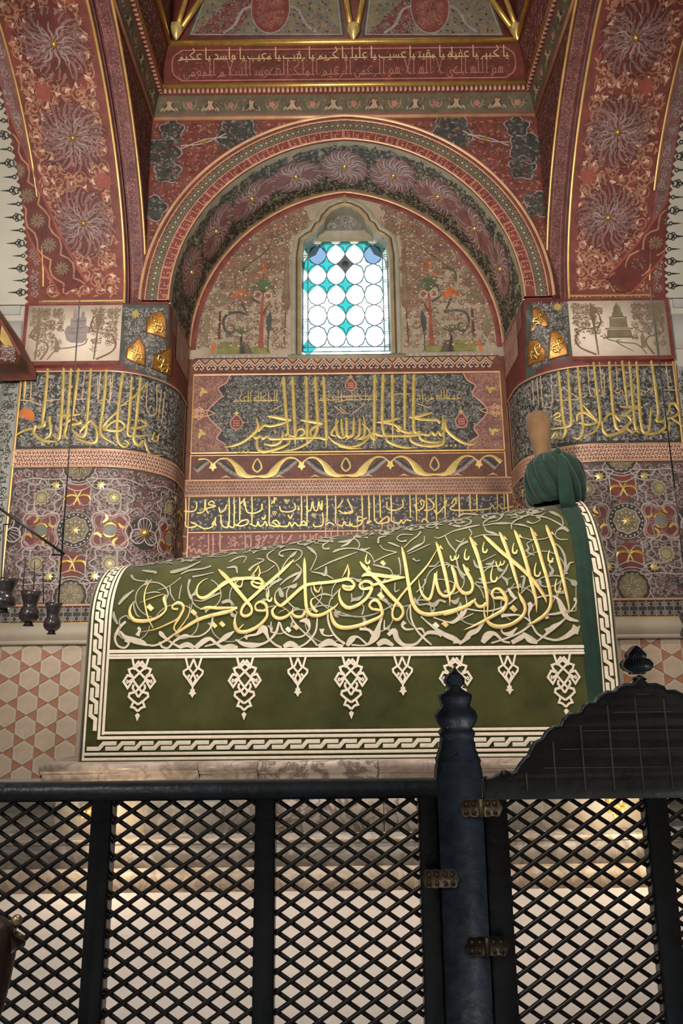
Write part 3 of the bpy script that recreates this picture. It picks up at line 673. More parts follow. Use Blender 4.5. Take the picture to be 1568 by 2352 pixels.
for i in range(5):
    for j in range(6):
        if (i, j) == (2, 1): continue
        cx, cz = GX0 + i * pw, GZ1 - j * ph
        piece('pane', teal if (i, j) in TEAL else pale if (i * 3 + j) % 3 else clear2, win, (cx, YG + 0.016, cz), scale=(pw, 1, ph))
cx, cz = GX0 + 2 * pw, GZ1 - ph
g.add(xf(poly(ast), cx, cz, 0, pw * 1.1, ph * 1.1), wall_xz(YG), 'lead', 0.004)
bw = 0.055
for i in range(8):
    for (x, z, sx, sz) in ((GX0 - bw / 2, GZ1 - (i + 0.5) * (GZ1 - GZ0) / 8, bw * 0.9, (GZ1 - GZ0) / 8 * 0.8), (GX1 + bw / 2, GZ1 - (i + 0.5) * (GZ1 - GZ0) / 8, bw * 0.9, (GZ1 - GZ0) / 8 * 0.8)):
        piece('pane', pane_white_rect if i else pane_white_rect, win, (x, YG + 0.015, z), scale=(sx, 1, sz)) if 'pane_white_rect' in globals() else None
        if 'pane_white_rect' not in globals():
            pane_white_rect = pane_mesh(ngon(0.5, 10, f=lambda a: 1.0), 'glass_clear'); piece('pane', pane_white_rect, win, (x, YG + 0.015, z), scale=(sx, 1, sz))
for i in range(4):
    piece('pane', pane_white_rect, win, (GX0 + (i + 0.5) * pw, YG + 0.015, GZ0 - bw / 2), scale=(pw * 0.8, 1, bw * 0.9))
for x in (GX0, GX1, GX0 - bw, GX1 + bw): g.add(stroke([(x, GZ0 - bw), (x, GZ1)], 0.012, smooth=False), wall_xz(YG), 'lead', 0.002)
for z in (GZ0, GZ0 - bw, GZ1): g.add(stroke([(GX0 - bw, z), (GX1 + bw, z)], 0.012, smooth=False), wall_xz(YG), 'lead', 0.002)
for i in range(9):
    for x in (GX0 - bw / 2, GX1 + bw / 2):
        for d in (-0.012, 0.012): g.add(stroke([(x - bw / 2, GZ1 - i * (GZ1 - GZ0) / 8 + d), (x + bw / 2, GZ1 - i * (GZ1 - GZ0) / 8 + d + 0.01)], 0.008, smooth=False), wall_xz(YG), 'lead', 0.003)
g.obj('lead_came', win)
g = G(); g.lathe([(0, 0), (0.03, 0.0), (0.03, 0.001)], (cx, YG - 0.02, cz), 'lead'); g2 = G(); g2.raw([(cx + 0.035 * math.cos(q), YG - 0.012, cz + 0.035 * math.sin(q)) for q in a_] + [(cx, YG - 0.03, cz)], [], [(i, (i + 1) % 28, 28) for i in range(28)], 'slate'); g2.obj('boss', win)

# ---- archivolt (front ring), niche soffit, spandrel wall
ZF = 7.13
g = G()
L = AF.L; NU = 96
g.add(rect(0, 0, L, 0.285, NU, 1), ring_map, 'red', 0.05)
n_ = NU + 1; u = np.linspace(0, L, n_)
for v, h0, h1 in ((0.0, 0.05, 0.0), (0.285, 0.0, 0.05)):
    a, nn = ring_map(np.column_stack([u, np.full(n_, v)])); i = np.arange(n_ - 1)
    g.raw(np.vstack([a + nn * h0, a + nn * h1]), np.stack([i, i + n_, i + n_ + 1, i + 1], 1), [], 'red')
trim1 = st(g.obj('trim_1')); trim1['label'] = 'pointed red archivolt ring around the window niche'
g = G()
for v, w, m, r, h in ((0.275, 0.03, 'pink_gold', 0.022, 0.052), (0.245, 0.025, 'brown_red', 0.01, 0.052), (0.225, 0.012, 'pink_gold', 0.006, 0.052), (0.006, 0.018, 'pink_gold', 0.012, 0.052), (0.105, 0.010, 'pink', 0.002, 0.0515)):
    g.add(stroke([(x, v) for x in u], w, ridge=r, smooth=False), ring_map, m, h)
g.obj('gilt_moulding', trim1)
g = G()
p = 0.026; X = []
for k in range(int(L / p)):
    for j in range(5): X.append(((k + 0.5 * (j % 2)) * p, 0.122 + j * 0.019, 0, p, p))
g.add(rect(0, 0.112, L, 0.205, NU, 1), ring_map, 'olive', 0.0512)
g.add(stamp(star(0.42, 4, 0.6), X), ring_map, 'slate', 0.0525)
X2 = [(k * p * 2, 0.16, 0, p, p) for k in range(int(L / p / 2))]; g.add(stamp(ngon(0.28, 6), X2), ring_map, 'cream', 0.0532)
g.add(stamp(stroke([(0, 0), (0, 1)], 0.22, smooth=False), [(k * p * 2, 0.203, 0, 0.02, 0.016) for k in range(int(L / p / 2))]), ring_map, 'pink', 0.0525)
g.obj('lace_band', trim1, kind='stuff')
g = G(); p = 0.105     # square kufic on the red band
KU = [cat([stroke([(0.05, 0.1), (0.05, 0.9)], 0.07, smooth=False), stroke([(0.05, 0.1), (0.5, 0.1), (0.5, 0.6)], 0.07, smooth=False), stroke([(0.3, 0.5), (0.3, 0.35), (0.4, 0.35)], 0.06, smooth=False), stroke([(0.6, 0.75), (0.85, 0.75)], 0.06, smooth=False)]),
      cat([stroke([(0.1, 0.1), (0.1, 0.9)], 0.07, smooth=False), stroke([(0.22, 0.1), (0.22, 0.9)], 0.07, smooth=False), stroke([(0.22, 0.1), (0.7, 0.1), (0.7, 0.4), (0.5, 0.4)], 0.07, smooth=False), stroke([(0.45, 0.7), (0.7, 0.7)], 0.06, smooth=False)]),
      cat([stroke([(0.1, 0.9), (0.1, 0.1), (0.6, 0.1)], 0.07, smooth=False), stroke([(0.4, 0.1), (0.4, 0.5), (0.75, 0.5)], 0.07, smooth=False), stroke([(0.55, 0.8), (0.8, 0.8)], 0.06, smooth=False)])]
for k in range(int(L / p)): g.add(xf(KU[(k * 7 // 3) % 3], k * p, 0.012, 0, p, 0.095), ring_map, 'pink', 0.052)
g.obj('kufic_lettering', trim1)
# niche soffit
g = G(); D = YW - YP
t_ = rect(0, -0.03, L, D + 0.06, NU, 3); t_.V[:, 1] = np.where(t_.V[:, 1] < 0, -0.03, t_.V[:, 1]); pp_, _n = soffit_map(t_.V); g.raw(pp_, t_.Q, t_.R, 'olive_pale'); trim2 = st(g.obj('trim_2')); trim2['label'] = 'dark painted underside of the niche arch with mauve rosettes'
def pinwheel(n=12, seed=0):
    r = random.Random(seed); ts = []
    for i in range(n):
        a = 2 * math.pi * i / n; c, s = math.cos(a), math.sin(a)
        P = [(0.14, 0.0, 0.03), (0.35, 0.08, 0.07), (0.6, -0.02, 0.085), (0.85, 0.12, 0.06), (0.98, 0.30, 0.02)]
        ts.append(stroke([(x * c - y * s, x * s + y * c, w) for x, y, w in P], k=2))
        P = [(0.42, 0.14, 0.02), (0.62, 0.14, 0.05), (0.86, 0.30, 0.02)]
        ts.append(stroke([(x * c - y * s, x * s + y * c, w) for x, y, w in P], k=2))
    return cat(ts)
PWH = pinwheel(14); PW8 = pinwheel(10)
LOBE = ngon(1, 40, f=lambda a: 1 + 0.06 * np.cos(12 * a))
g = G(); cs = [L / 2 + k * 0.52 for k in range(-4, 5)]
X = [(c, D * 0.45, k * 0.7, 0.235, 0.31) for k, c in enumerate(cs)]
fill(g, soffit_map, (0, 0.02, L, D - 0.06), 0.10, [('slate', 'l'), ('slate', 'c'), ('slate', 'l'), ('grey_blue', 'l')], h=0.003, size=0.62)
g.add(stamp(LOBE, X), soffit_map, 'rosette', 0.006); g.add(stamp(pinwheel(16), X), soffit_map, 'pale_lilac', 0.008); g.add(stamp(pinwheel(9), [(a, b, c + .2, d * .6, e * .6) for a, b, c, d, e in X]), soffit_map, 'pink', 0.0085)
g.obj('soffit_scrolls', trim2, kind='stuff')
bossm = G().lathe([(0.028, 0), (0.028, 0.006), (0.022, 0.02), (0.008, 0.03), (0.0, 0.031)], (0, 0, 0), 'gold', 12).mesh('boss', True)
def boss(mp, u, v, parent, sc=1.0):
    p, n_ = mp(np.array([[u, v]])); o = piece('boss', bossm, parent, p[0] + n_[0] * 0.004); o.rotation_euler = Vector(n_[0]).to_track_quat('Z', 'Y').to_euler(); o.scale = (sc,) * 3
for c in cs: boss(soffit_map, c, D * 0.45, trim2)
# spandrel wall above the arch (plane YP), up to the cornice
top = [(-X1, ZS), (-X1, ZF), (X1, ZF), (X1, ZS)]
arch_out = [tuple(q) for q in (AF.P + AF.N * 0.0)]
pts = [(-X1, ZS), (-X1, ZF), (X1, ZF), (X1, ZS)] + arch_out[::-1]
tri = mg.tessellate_polygon([[Vector((x, z, 0)) for x, z in pts]])
g = G(); g.raw([(x, YP, z) for x, z in pts], [], tri, 'red'); wall_sp = st(g.obj('wall_back_upper')); wall_sp['label'] = 'red painted spandrel wall above the niche arch'
MP = wall_xz(YP)
def SPN(P):
    r = np.interp(np.abs(P[:, 0]), (AF.P + AF.N * 0.285)[len(AF.P) // 2:, 0], (AF.P + AF.N * 0.285)[len(AF.P) // 2:, 1]); return P[:, 1] > r + 0.05
g = G()
fill(g, MP, (-1.92, ZS + 0.2, 1.92, ZF - 0.03), 0.085, [('mauve', 'c'), ('peach', 'l'), ('brown_red', 'c'), ('pink_dim', 'l')], ok=SPN, h=0.003, size=0.5)
for sg in (-1, 1):
    for (x, y, r) in ((375, 350, 0.17), (385, 395, 0.13), (545, 310, 0.2), (350, 480, 0.14), (395, 300, .12)):
        q = py((x, y), YP); okc = lambda P, q=q, r=r, sg=sg: (np.hypot(P[:, 0] - sg * abs(q[0]), P[:, 1] - q[2]) < r) & SPN(P)
        g.add(xf(ngon(r * 0.95, 40, f=lambda a: 1 + 0.13 * np.cos(5 * a + r * 40)), sg * abs(q[0]), q[2]), MP, 'slate', 0.0055); g.add(xf(ring(lambda a: r * 0.97 * (1 + 0.13 * np.cos(5 * a + r * 40)), 0.012, 60), sg * abs(q[0]), q[2]), MP, 'lilac', 0.0065)
        fill(g, MP, (sg * abs(q[0]) - r, q[2] - r, sg * abs(q[0]) + r, q[2] + r), 0.10, [('slate_green', 'c'), ('grey_blue', 'l'), ('mauve', 'l')], ok=okc, h=0.0068)
    q = py((467, 327), YP); g.add(xf(star(0.045, 6, 0.5), sg * abs(q[0]), q[2]), MP, 'gold', 0.01)
    a_1 = py((415, 340), YP); b_1 = py((520, 312), YP)
    for d in (-0.02, 0.02): g.add(stroke([(sg * abs(a_1[0]), a_1[2] + d), (sg * abs(q[0]), q[2] - d), (sg * abs(b_1[0]), b_1[2] + d)], 0.012), MP, 'pale_lilac', 0.009)
g.obj('spandrel_scrolls', wall_sp, kind='stuff')
# ---- cornice bands of the square drum (back and both sides lean inwards step by step)
YFR = 2.3
def back_band(z0, z1, d0, d1):
    n = np.array([0, -(z1 - z0), -(d1 - d0)]); n = n / np.linalg.norm(n)
    def f(V):
        v = V[:, 1]; return np.column_stack([V[:, 0], YP - d0 - (d1 - d0) * v, z0 + (z1 - z0) * v]), np.broadcast_to(n, (len(V), 3))
    return f
def side_band(sg, z0, z1, d0, d1):
    n = np.array([-sg * (z1 - z0), 0, -(d1 - d0)]); n = n / np.linalg.norm(n)
    def f(V):
        v = V[:, 1]; return np.column_stack([sg * (X1 - d0 - (d1 - d0) * v), V[:, 0], z0 + (z1 - z0) * v]), np.broadcast_to(n, (len(V), 3))
    return f
ZQ = [ZF, 7.17, zof(216, 6.22), zof(199, 6.21), zof(190, 6.2), zof(103, 6.13), zof(94, 6.12), 9.4]
DQ = [0.0, 0.03, 0.075, 0.09, 0.09, 0.165, 0.175, 0.175]
MQ_ = ['brown_red', 'olive_dark', 'brown_red', 'deep_red', 'deep_red', 'deep_red', 'deep_red']
g = G()
for i in range(7):
    w0, w1 = X1 - DQ[i], X1 - DQ[i + 1]
    if i < 6: g.raw([(-w0, YP - DQ[i], ZQ[i]), (w0, YP - DQ[i], ZQ[i]), (w1, YP - DQ[i + 1], ZQ[i + 1]), (-w1, YP - DQ[i + 1], ZQ[i + 1])], [(0, 1, 2, 3)], [], MQ_[i])
    for sg in (-1, 1):
        g.raw([(sg * w0, YP - DQ[i], ZQ[i]), (sg * w0, YFR, ZQ[i]), (sg * w1, YFR, ZQ[i + 1]), (sg * w1, YP - DQ[i + 1], ZQ[i + 1])], [(0, 1, 2, 3)], [], MQ_[i])
trim3 = st(g.obj('trim_3')); trim3['label'] = 'red and gilt cornice of the drum with a long inscription'
g = G()
def rail3(z, d, r, m):
    w = X1 - d - 0.01; y = YP - d - 0.01
    g.tube([(-w, y, z), (w, y, z)], r, m, 8); 
    for sg in (-1, 1): g.tube([(sg * w, y, z), (sg * w, YFR, z)], r, m, 8)
rail3(ZQ[0] + 0.005, 0.0, 0.022, 'pink_gold'); rail3(ZQ[3] + 0.012, 0.09, 0.026, 'gold'); rail3(ZQ[6] - 0.012, 0.17, 0.03, 'gold')
g.obj('gilt_rail', trim3, smooth=True)
# frieze of orange flowers
flower = [(ngon(0.55, 14, f=lambda a: 1 + 0.15 * np.cos(7 * a)), 'tile_red', 0.004), (ring(lambda a: 0.62 + 0.08 * np.cos(7 * a), 0.12, 42), 'brown_red', 0.005), (cat([leaf(-0.75, -0.6, 1.2, 1.3, 0.28, -0.3), leaf(0.75, -0.6, 1.94, 1.3, 0.28, 0.3), leaf(-1.0, -0.7, 0.6, 0.6, 0.2, 0.3), leaf(1.0, -0.7, 2.5, 0.6, 0.2, -0.3)]), 'olive_pale', 0.005), (cat([leaf(-0.85, -0.5, 1.2, 1.0, 0.36, -0.3), leaf(0.85, -0.5, 1.94, 1.0, 0.36, 0.3)]), 'slate', 0.0045)]
bud = [(ngon(0.4, 10, f=lambda a: 1 + 0.2 * np.cos(5 * a)), 'pink_dim', 0.004), (cat([leaf(-0.2, -0.6, 1.9, 1.2, 0.25, 0.2), leaf(0.2, -0.6, 1.2, 1.2, 0.25, -0.2)]), 'olive', 0.005)]
g = G(); hz = ZQ[2] - ZQ[1]
def frieze(mp, u0, u1):
    p = 0.205; xs = np.arange(u0 + 0.1, u1 - 0.05, p)
    for k, x in enumerate(xs):
        for t, m, h in (flower if k % 2 == 0 else bud): g.add(xf(t, x, 0.45, 0, 0.085, 0.085 / hz), mp, m, h)
bb = back_band(ZQ[1], ZQ[2], DQ[1], DQ[2]); frieze(bb, -1.85, 1.9)
fill(g, lambda V: bb(V * [1, 1 / hz]), (-1.85, 0.02, 1.85, hz - 0.02), 0.06, [('olive', 'l'), ('brown_red', 'l')], h=0.002)
for sg in (-1, 1): frieze(side_band(sg, ZQ[1], ZQ[2], DQ[1], DQ[2]), YFR, YP - 0.1)
g.obj('flower_frieze', trim3, kind='stuff')
g = G(); zd0, zd1 = ZQ[2] + 0.012, ZQ[3] - 0.02; X = np.arange(-1.83, 1.84, 0.047)
for x in X: g.box(x - 0.013, YP - 0.115, zd0, x + 0.013, YP - 0.08, zd1, 'pink')
for sg in (-1, 1):
    for y in np.arange(3.4, YP - 0.12, 0.047): g.box(sg * (X1 - 0.115), y - 0.013, zd0, sg * (X1 - 0.08), y + 0.013, zd1, 'pink_dim')
g.obj('dentil_row', trim3, kind='stuff')
# inscription panel of the drum: rounded cartouche, kufic line over a cursive line
hi = ZQ[5] - ZQ[4]; IB = back_band(ZQ[4], ZQ[5], DQ[4], DQ[5]); IBm = lambda V: IB(V * [1, 1 / hi])
g = G()
e = [(-1.62, 0.04), (-1.71, hi * 0.3), (-1.71, hi * 0.7), (-1.62, hi - 0.04)]
cl = catmull(np.array(e), 6); cl = np.vstack([cl, cl[::-1] * [-1, 1], cl[:1]])
g.add(stroke([tuple(p) for p in cl], 0.014, smooth=False), IBm, 'pink_dim', 0.006)
fill(g, IBm, (-1.68, 0.05, 1.68, hi - 0.05), 0.075, [('brown_red', 'c'), ('mauve', 'l'), ('red', 'l')], h=0.003, size=0.5)
g.obj('cartouche', trim3, kind='stuff')
# stroke alphabet (joined kufic): x runs right to left, y up from the base line
GL = {
 'A': (0.30, [[(0, 0), (-0.14, 0), (-0.14, 1.25)]], []),
 'L': (0.34, [[(0, 0), (-0.16, 0)], [(-0.16, 1.2), (-0.16, 0), (-0.34, 0)]], []),
 'b': (0.36, [[(0, 0), (-0.36, 0)], [(-0.18, 0), (-0.18, 0.34)]], [(-0.18, -0.22)]),
 'y': (0.36, [[(0, 0), (-0.36, 0)], [(-0.18, 0), (-0.18, 0.34)]], [(-0.12, -0.22), (-0.26, -0.22)]),
 't': (0.36, [[(0, 0), (-0.36, 0)], [(-0.18, 0), (-0.18, 0.34)]], [(-0.12, 0.52), (-0.26, 0.52)]),
 'B': (0.85, [[(0, 0), (-0.75, 0), (-0.85, 0.1), (-0.85, 0.3)]], [(-0.4, -0.22)]),
 'h': (0.55, [[(0, 0), (-0.55, 0)], [(-0.05, 0.5), (-0.25, 0.55), (-0.45, 0.3), (-0.20, 0)]], []),
 'j': (0.55, [[(0, 0), (-0.55, 0)], [(-0.05, 0.5), (-0.25, 0.55), (-0.45, 0.3), (-0.20, 0)]], [(-0.25, -0.2)]),
 'D': (0.45, [[(0, 0), (-0.4, 0), (-0.4, 0.25), (-0.2, 0.5)]], []),
 'R': (0.34, [[(0, 0), (-0.16, 0), (-0.24, -0.18), (-0.36, -0.3)]], []),
 's': (0.75, [[(0, 0), (-0.75, 0)], [(-0.15, 0), (-0.15, 0.34)], [(-0.37, 0), (-0.37, 0.3)], [(-0.6, 0), (-0.6, 0.34)]], []),
 'c': (0.5, [[(0, 0), (-0.5, 0)], [(-0.1, 0), (-0.1, 0.35), (-0.25, 0.5), (-0.4, 0.35), (-0.4, 0)]], []),
 'f': (0.5, [[(0, 0), (-0.5, 0)], [(-0.12, 0), (-0.12, 0.35), (-0.25, 0.48), (-0.38, 0.35), (-0.38, 0)]], [(-0.25, 0.68)]),
 'q': (0.5, [[(0, 0), (-0.5, 0)], [(-0.12, 0), (-0.12, 0.35), (-0.25, 0.48), (-0.38, 0.35), (-0.38, 0)]], [(-0.18, 0.68), (-0.32, 0.68)]),
 'k': (0.7, [[(0, 0), (-0.7, 0)], [(-0.12, 0), (-0.55, 0.42), (-0.15, 0.8), (-0.3, 1.2)]], []),
 'm': (0.45, [[(0, 0), (-0.45, 0)], [(-0.12, 0), (-0.22, 0.25), (-0.36, 0.1), (-0.3, -0.08), (-0.12, 0)]], []),
 'M': (0.6, [[(0, 0), (-0.15, 0), (-0.25, 0.25), (-0.4, 0.1), (-0.3, -0.1), (-0.2, 0.0)], [(-0.35, -0.02), (-0.6, -0.15)]], []),
 'n': (0.5, [[(0, 0), (-0.1, 0), (-0.12, -0.2), (-0.35, -0.28), (-0.5, -0.1), (-0.5, 0.15)]], [(-0.3, 0.2)]),
 'H': (0.5, [[(0, 0), (-0.5, 0)], [(-0.08, 0), (-0.12, 0.4), (-0.35, 0.4), (-0.42, 0)], [(-0.25, 0), (-0.25, 0.4)]], []),
 'w': (0.5, [[(0, 0), (-0.25, 0), (-0.4, 0.2), (-0.22, 0.36), (-0.12, 0.15), (-0.25, -0.05), (-0.5, -0.28)]], []),
 'Y': (0.6, [[(0, 0), (-0.1, 0.2), (-0.3, 0.1), (-0.2, -0.1), (-0.1, -0.25), (-0.4, -0.3), (-0.6, -0.1)]], []),
 'X': (0.7, [[(0, 0), (-0.25, 0), (-0.6, 1.2)], [(-0.1, 1.2), (-0.45, 0.0)]], []),
 'z': (0.6, [[(0, 0), (-0.6, 0)], [(-0.2, 1.1), (-0.2, 0), (-0.32, 0.3), (-0.5, 0.25), (-0.55, 0)]], [(-0.38, 0.5)]),
 'e': (0.55, [[(0, 0), (-0.55, 0)], [(-0.42, 0.5), (-0.2, 0.42), (-0.16, 0.15), (-0.4, 0.0)]], []),
 ' ': (0.22, [], [])}
def script(text, x_right, x_left, base, hgt, w, jitter=0.0):
    W_ = sum(GL[c][0] for c in text); s = (x_right - x_left) / W_; ts = []; x = x_right
    for c in text:
        adv, st_, dots = GL[c]; jy = 0
        for q in st_: ts.append(stroke([(x + a * s, base + b * hgt, w) for a, b in q], smooth=len(q) > 3 and c not in 'ALB', k=3, ridge=0.0012))
        for a, b in dots: ts.append(ngon(w * 0.75, 4, x + a * s, base + b * hgt))
        x -= adv * s
    return cat(ts)
g = G()
g.add(script('yA kbyR yA hfyz yA mqyt yA hsyB yA jLyL yA kRyM yA RqyB yA mjyB yA wAse yA hkyM', 1.66, -1.66, hi * 0.66, hi * 0.24, 0.011), IBm, 'text_cream', 0.007)
g.obj('kufic_inscription', trim3)
g = G(); g.add(script('Hw ALLH ALDY X ALH AX Hw ALRhmn ALRhyM ALmLk ALqDws ALsXM ALmwmn', 1.6, -1.6, hi * 0.24, hi * 0.34, 0.010), IBm, 'pink_dim', 0.0065); g.obj('cursive_inscription', trim3)
# ornament of the side cornices
g = G()
for sg in (-1, 1):
    sb = side_band(sg, ZQ[4], ZQ[5], DQ[4], DQ[5]); fill(g, lambda V: sb(V * [1, 1 / hi]), (YFR, 0.03, YP - 0.2, hi - 0.03), 0.09, [('mauve', 'c'), ('pink_dim', 'l')], h=0.003)
    sb2 = side_band(sg, ZQ[6], ZQ[7], DQ[6], DQ[7]); hh2 = ZQ[7] - ZQ[6]; fill(g, lambda V: sb2(V * [1, 1 / hh2]), (YFR, 0.03, YP - 0.2, hh2), 0.09, [('mauve', 'c'), ('pink_dim', 'l')], h=0.003)
g.obj('side_cornice_scrolls', trim3, kind='stuff')
# folded fields above: gold ribs and painted trapezoids
YU = YP - 0.175; MU = wall_xz(YU); PU = px_y(YU)
g = G(); g.box(-X1, YU, ZQ[6], X1, YU + 0.1, 9.5, 'deep_red'); wall_dr = st(g.obj('wall_back_drum')); wall_dr['label'] = 'dark red drum wall with gold ribs and painted trapezoid fields'
g = G()
def trap(pts, sh):
    P = np.array([py(p, YU)[[0, 2]] for p in pts]); g.add(poly(P), MU, 'slate_green', 0.004); c = P.mean(0)
    g.add(stroke([tuple(c + (p - c) * 0.955) for p in P], 0.016, smooth=False, closed=True), MU, 'lilac', 0.008)
    inn = c + (P - c) * 0.94; g.add(poly(inn), MU, 'olive', 0.006)
    lo, hi_ = inn.min(0), inn.max(0)
    def ins(Q):
        r = np.ones(len(Q), bool)
        for a, b in zip(inn, np.roll(inn, -1, 0)):
            s_ = (b[0] - a[0]) * (Q[:, 1] - a[1]) - (b[1] - a[1]) * (Q[:, 0] - a[0]); r &= (s_ * np.sign((b[0] - a[0]) * (c[1] - a[1]) - (b[1] - a[1]) * (c[0] - a[0])) > 0.03)
        return r
    for k, x in enumerate((inn[0][0] + 0.1, inn[1][0] - 0.1)):
        q = [(x + (0.32 if k == 0 else -0.32), lo[1]), (x - (0.12 if k == 0 else -0.12), lo[1]), (x + (0.55 if k == 0 else -0.3), hi_[1]), (x + (0.75 if k == 0 else -0.55), hi_[1])]
        g.add(poly([(min(max(a, lo[0]), hi_[0]), b) for a, b in q]), MU, 'red', 0.007)
    fill(g, MU, (lo[0], lo[1], hi_[0], hi_[1]), 0.085, [('grey_blue', 'c'), ('slate', 'l'), ('mauve', 'l'), ('peach', 'd')], ok=ins, h=0.009, size=0.5)
    cx = c[0]; g.add(xf(ngon(1, 28), cx, lo[1] + 0.33, 0, 0.19, 0.31), MU, 'red', 0.012); g.add(xf(ring(1.03, 0.06, 28), cx, lo[1] + 0.33, 0, 0.19, 0.31), MU, 'lilac', 0.013)
    fill(g, MU, (cx - 0.14, lo[1] + 0.06, cx + 0.14, lo[1] + 0.6), 0.06, [('pink_dim', 'c'), ('mauve', 'l')], ok=lambda Q: ((Q[:, 0] - cx) / 0.15) ** 2 + ((Q[:, 1] - lo[1] - 0.33) / 0.26) ** 2 < 1, h=0.0135)
    for sg in (-1, 1):
        g.add(stroke([(cx + sg * 0.47, lo[1] + 0.02), (cx + sg * 0.36, lo[1] + 0.12), (cx + sg * 0.28, lo[1] + 0.3), (cx + sg * 0.17, lo[1] + 0.36)], 0.03), MU, 'lilac', 0.012)
trap([(430, 84), (792, 84), (775, -60), (488, -60)], 1); trap([(832, 84), (1158, 84), (1105, -60), (850, -60)], -1)
g.obj('trapezoid_field', wall_dr, kind='stuff')
ribm = []
for a, b in (((402, 78), (445, -60)), ((408, 78), (500, -60)), ((806, 70), (785, -60)), ((818, 70), (845, -60)), ((1182, 76), (1088, -60)), ((1190, 76), (1140, -60))):
    p, q = py(a, YU - 0.04), py(b, YU - 0.04); g = G(); g.tube([p, q], 0.028, 'gold', 10); g.obj('gold_rib', wall_dr, smooth=True)
for x in (405, 811, 1186):
    p = py((x, 72), YU - 0.05); g = G(); g.lathe([(0.0, -0.11), (0.03, -0.07), (0.065, 0.0), (0.075, 0.05), (0.05, 0.06), (0.0, 0.06)], p, 'gold_bright', 6); g.obj('rib_foot', wall_dr)

# ---- side arches: soffit, stepped edge, wall above
def arch_side(sg, name, label):
    g = G(); nv = len(S0.S)
    def strip(us, cur, m):
        V = []; 
        for u in us: V.append(np.column_stack([np.full(nv, sg * u), cur.P[:, 0], cur.P[:, 1]]))
        V = np.vstack(V); Q = [(a * nv + i, a * nv + i + 1, (a + 1) * nv + i + 1, (a + 1) * nv + i) for a in range(len(us) - 1) for i in range(nv - 1)]
        g.raw(V, Q, [], m)
    strip([X0, 2.5, XO], S0, 'red'); strip([XO, 4.6], S0, 'plaster')
    strip([X1, X0], S1, 'deep_red')
    i = np.arange(nv - 1)
    g.raw(np.vstack([np.column_stack([np.full(nv, sg * X0), S0.P[:, 0], S0.P[:, 1]]), np.column_stack([np.full(nv, sg * X0), S1.P[:, 0], S1.P[:, 1]])]), np.stack([i, i + 1, i + nv + 1, i + nv], 1), [], 'mauve')
    zt = ZF + 0.02
    g.raw(np.vstack([np.column_stack([np.full(nv, sg * X1), S1.P[:, 0], np.minimum(S1.P[:, 1], zt - 0.001)]), np.column_stack([np.full(nv, sg * X1), S1.P[:, 0], np.full(nv, zt)])]), np.stack([i, i + 1, i + nv + 1, i + nv], 1), [], 'deep_red')
    o = st(g.obj(name)); o['label'] = label
    M = side_map(sg)
    # gilt edge lines
    g = G(); s = S0.S[S0.S < S0.L * 0.62]
    def line(u, w, m, r=0.008, h=0.004, s=s): g.add(stroke([(u, v) for v in s], w, ridge=r, smooth=False), M, m, h)
    line(X0 + 0.012, 0.026, 'gold_line', 0.014)
    line(2.86, 0.022, 'gold_line', 0.010, s=s[(s > 0.95)]); line(2.86, 0.02, 'gold_line', 0.008, s=s[(s > 0.03) & (s < 0.6)])
    g.add(stroke([(X0 + 0.02, 0.03), (2.86, 0.03)], 0.02, smooth=False, ridge=0.006), M, 'gold_line', 0.004)
    P = np.column_stack([np.full(nv, sg * (X1 - 0.004)), S1.P[:, 0] - 0.008, S1.P[:, 1]])[:int(nv * 0.62)]; g.tube(P, 0.014, 'gold_line', 6)
    P2 = np.column_stack([np.full(nv, sg * (X0 - 0.004)), (S0.P[:, 0] + S1.P[:, 0]) / 2, (S0.P[:, 1] + S1.P[:, 1]) / 2])[:int(nv * 0.62)]; g.tube(P2, 0.006, 'mauve', 5)
    g.obj('gilt_edge', o, smooth=True)
    # medallions and scrolls
    g = G(); vmax = S0.L * 0.6; uc = (X0 + 2.86) / 2 - 0.02
    cs = [0.75 + k * 0.72 for k in range(6) if 0.75 + k * 0.72 < vmax]
    far = lambda P: np.all([np.hypot(P[:, 0] - uc, P[:, 1] - c) > 0.24 for c in cs], 0)
    fill(g, M, (X0 + 0.06, 0.06, 2.84, vmax), 0.125, [('peach', 'l'), ('peach', 'c'), ('bright_red', 'l'), ('peach', 'l'), ('salmon', 'l')], ok=far, h=0.003, size=0.55)
    nearm = lambda P: np.any([np.hypot(P[:, 0] - uc, P[:, 1] - c) < 0.27 for c in cs], 0)
    X = [(uc, c, k * 0.9, 0.30, 0.31) for k, c in enumerate(cs)]
    g.add(stamp(LOBE, X), M, 'deep_red', 0.004); fill(g, M, (X0 + 0.06, 0.06, 2.84, vmax), 0.062, [('mauve', 'l'), ('mauve', 'c'), ('lilac', 'l'), ('mauve', 'l')], ok=nearm, h=0.0048, size=0.6)
    g.add(stamp(PWH, X), M, 'wisp', 0.0075); g.add(stamp(PW8, [(a, b, c + .3, d * .62, e * .62) for a, b, c, d, e in X]), M, 'lilac', 0.008)
    g.add(stamp(ngon(0.10, 10), X), M, 'deep_red', 0.008)
    g.add(stamp(star(0.095, 8, 0.6), [(uc - 0.22 + 0.4 * (k % 2), c + 0.36, 0.3, 1, 1) for k, c in enumerate(cs)]), M, 'bright_red', 0.007)
    fill(g, M, (2.88, 0.06, XO - 0.01, vmax), 0.075, [('lilac', 'c'), ('olive', 'l')], h=0.003, size=0.5)
    g.add(rect(2.87, 0.62, XO, vmax, 1, 40), M, 'mauve', 0.0015)
    # serrated painted edge against the white vault
    g.add(stamp(poly([(0, -0.5), (1, 0), (0, 0.5)]), [(XO - 0.005, 0.06 + k * 0.062, 0, 0.035, 0.06) for k in range(int(vmax / 0.062))]), M, 'deep_red', 0.002)
    g.obj('medallion_painting', o, kind='stuff')
    for k, c in enumerate(cs): boss(M, uc, c, o, 1.0)
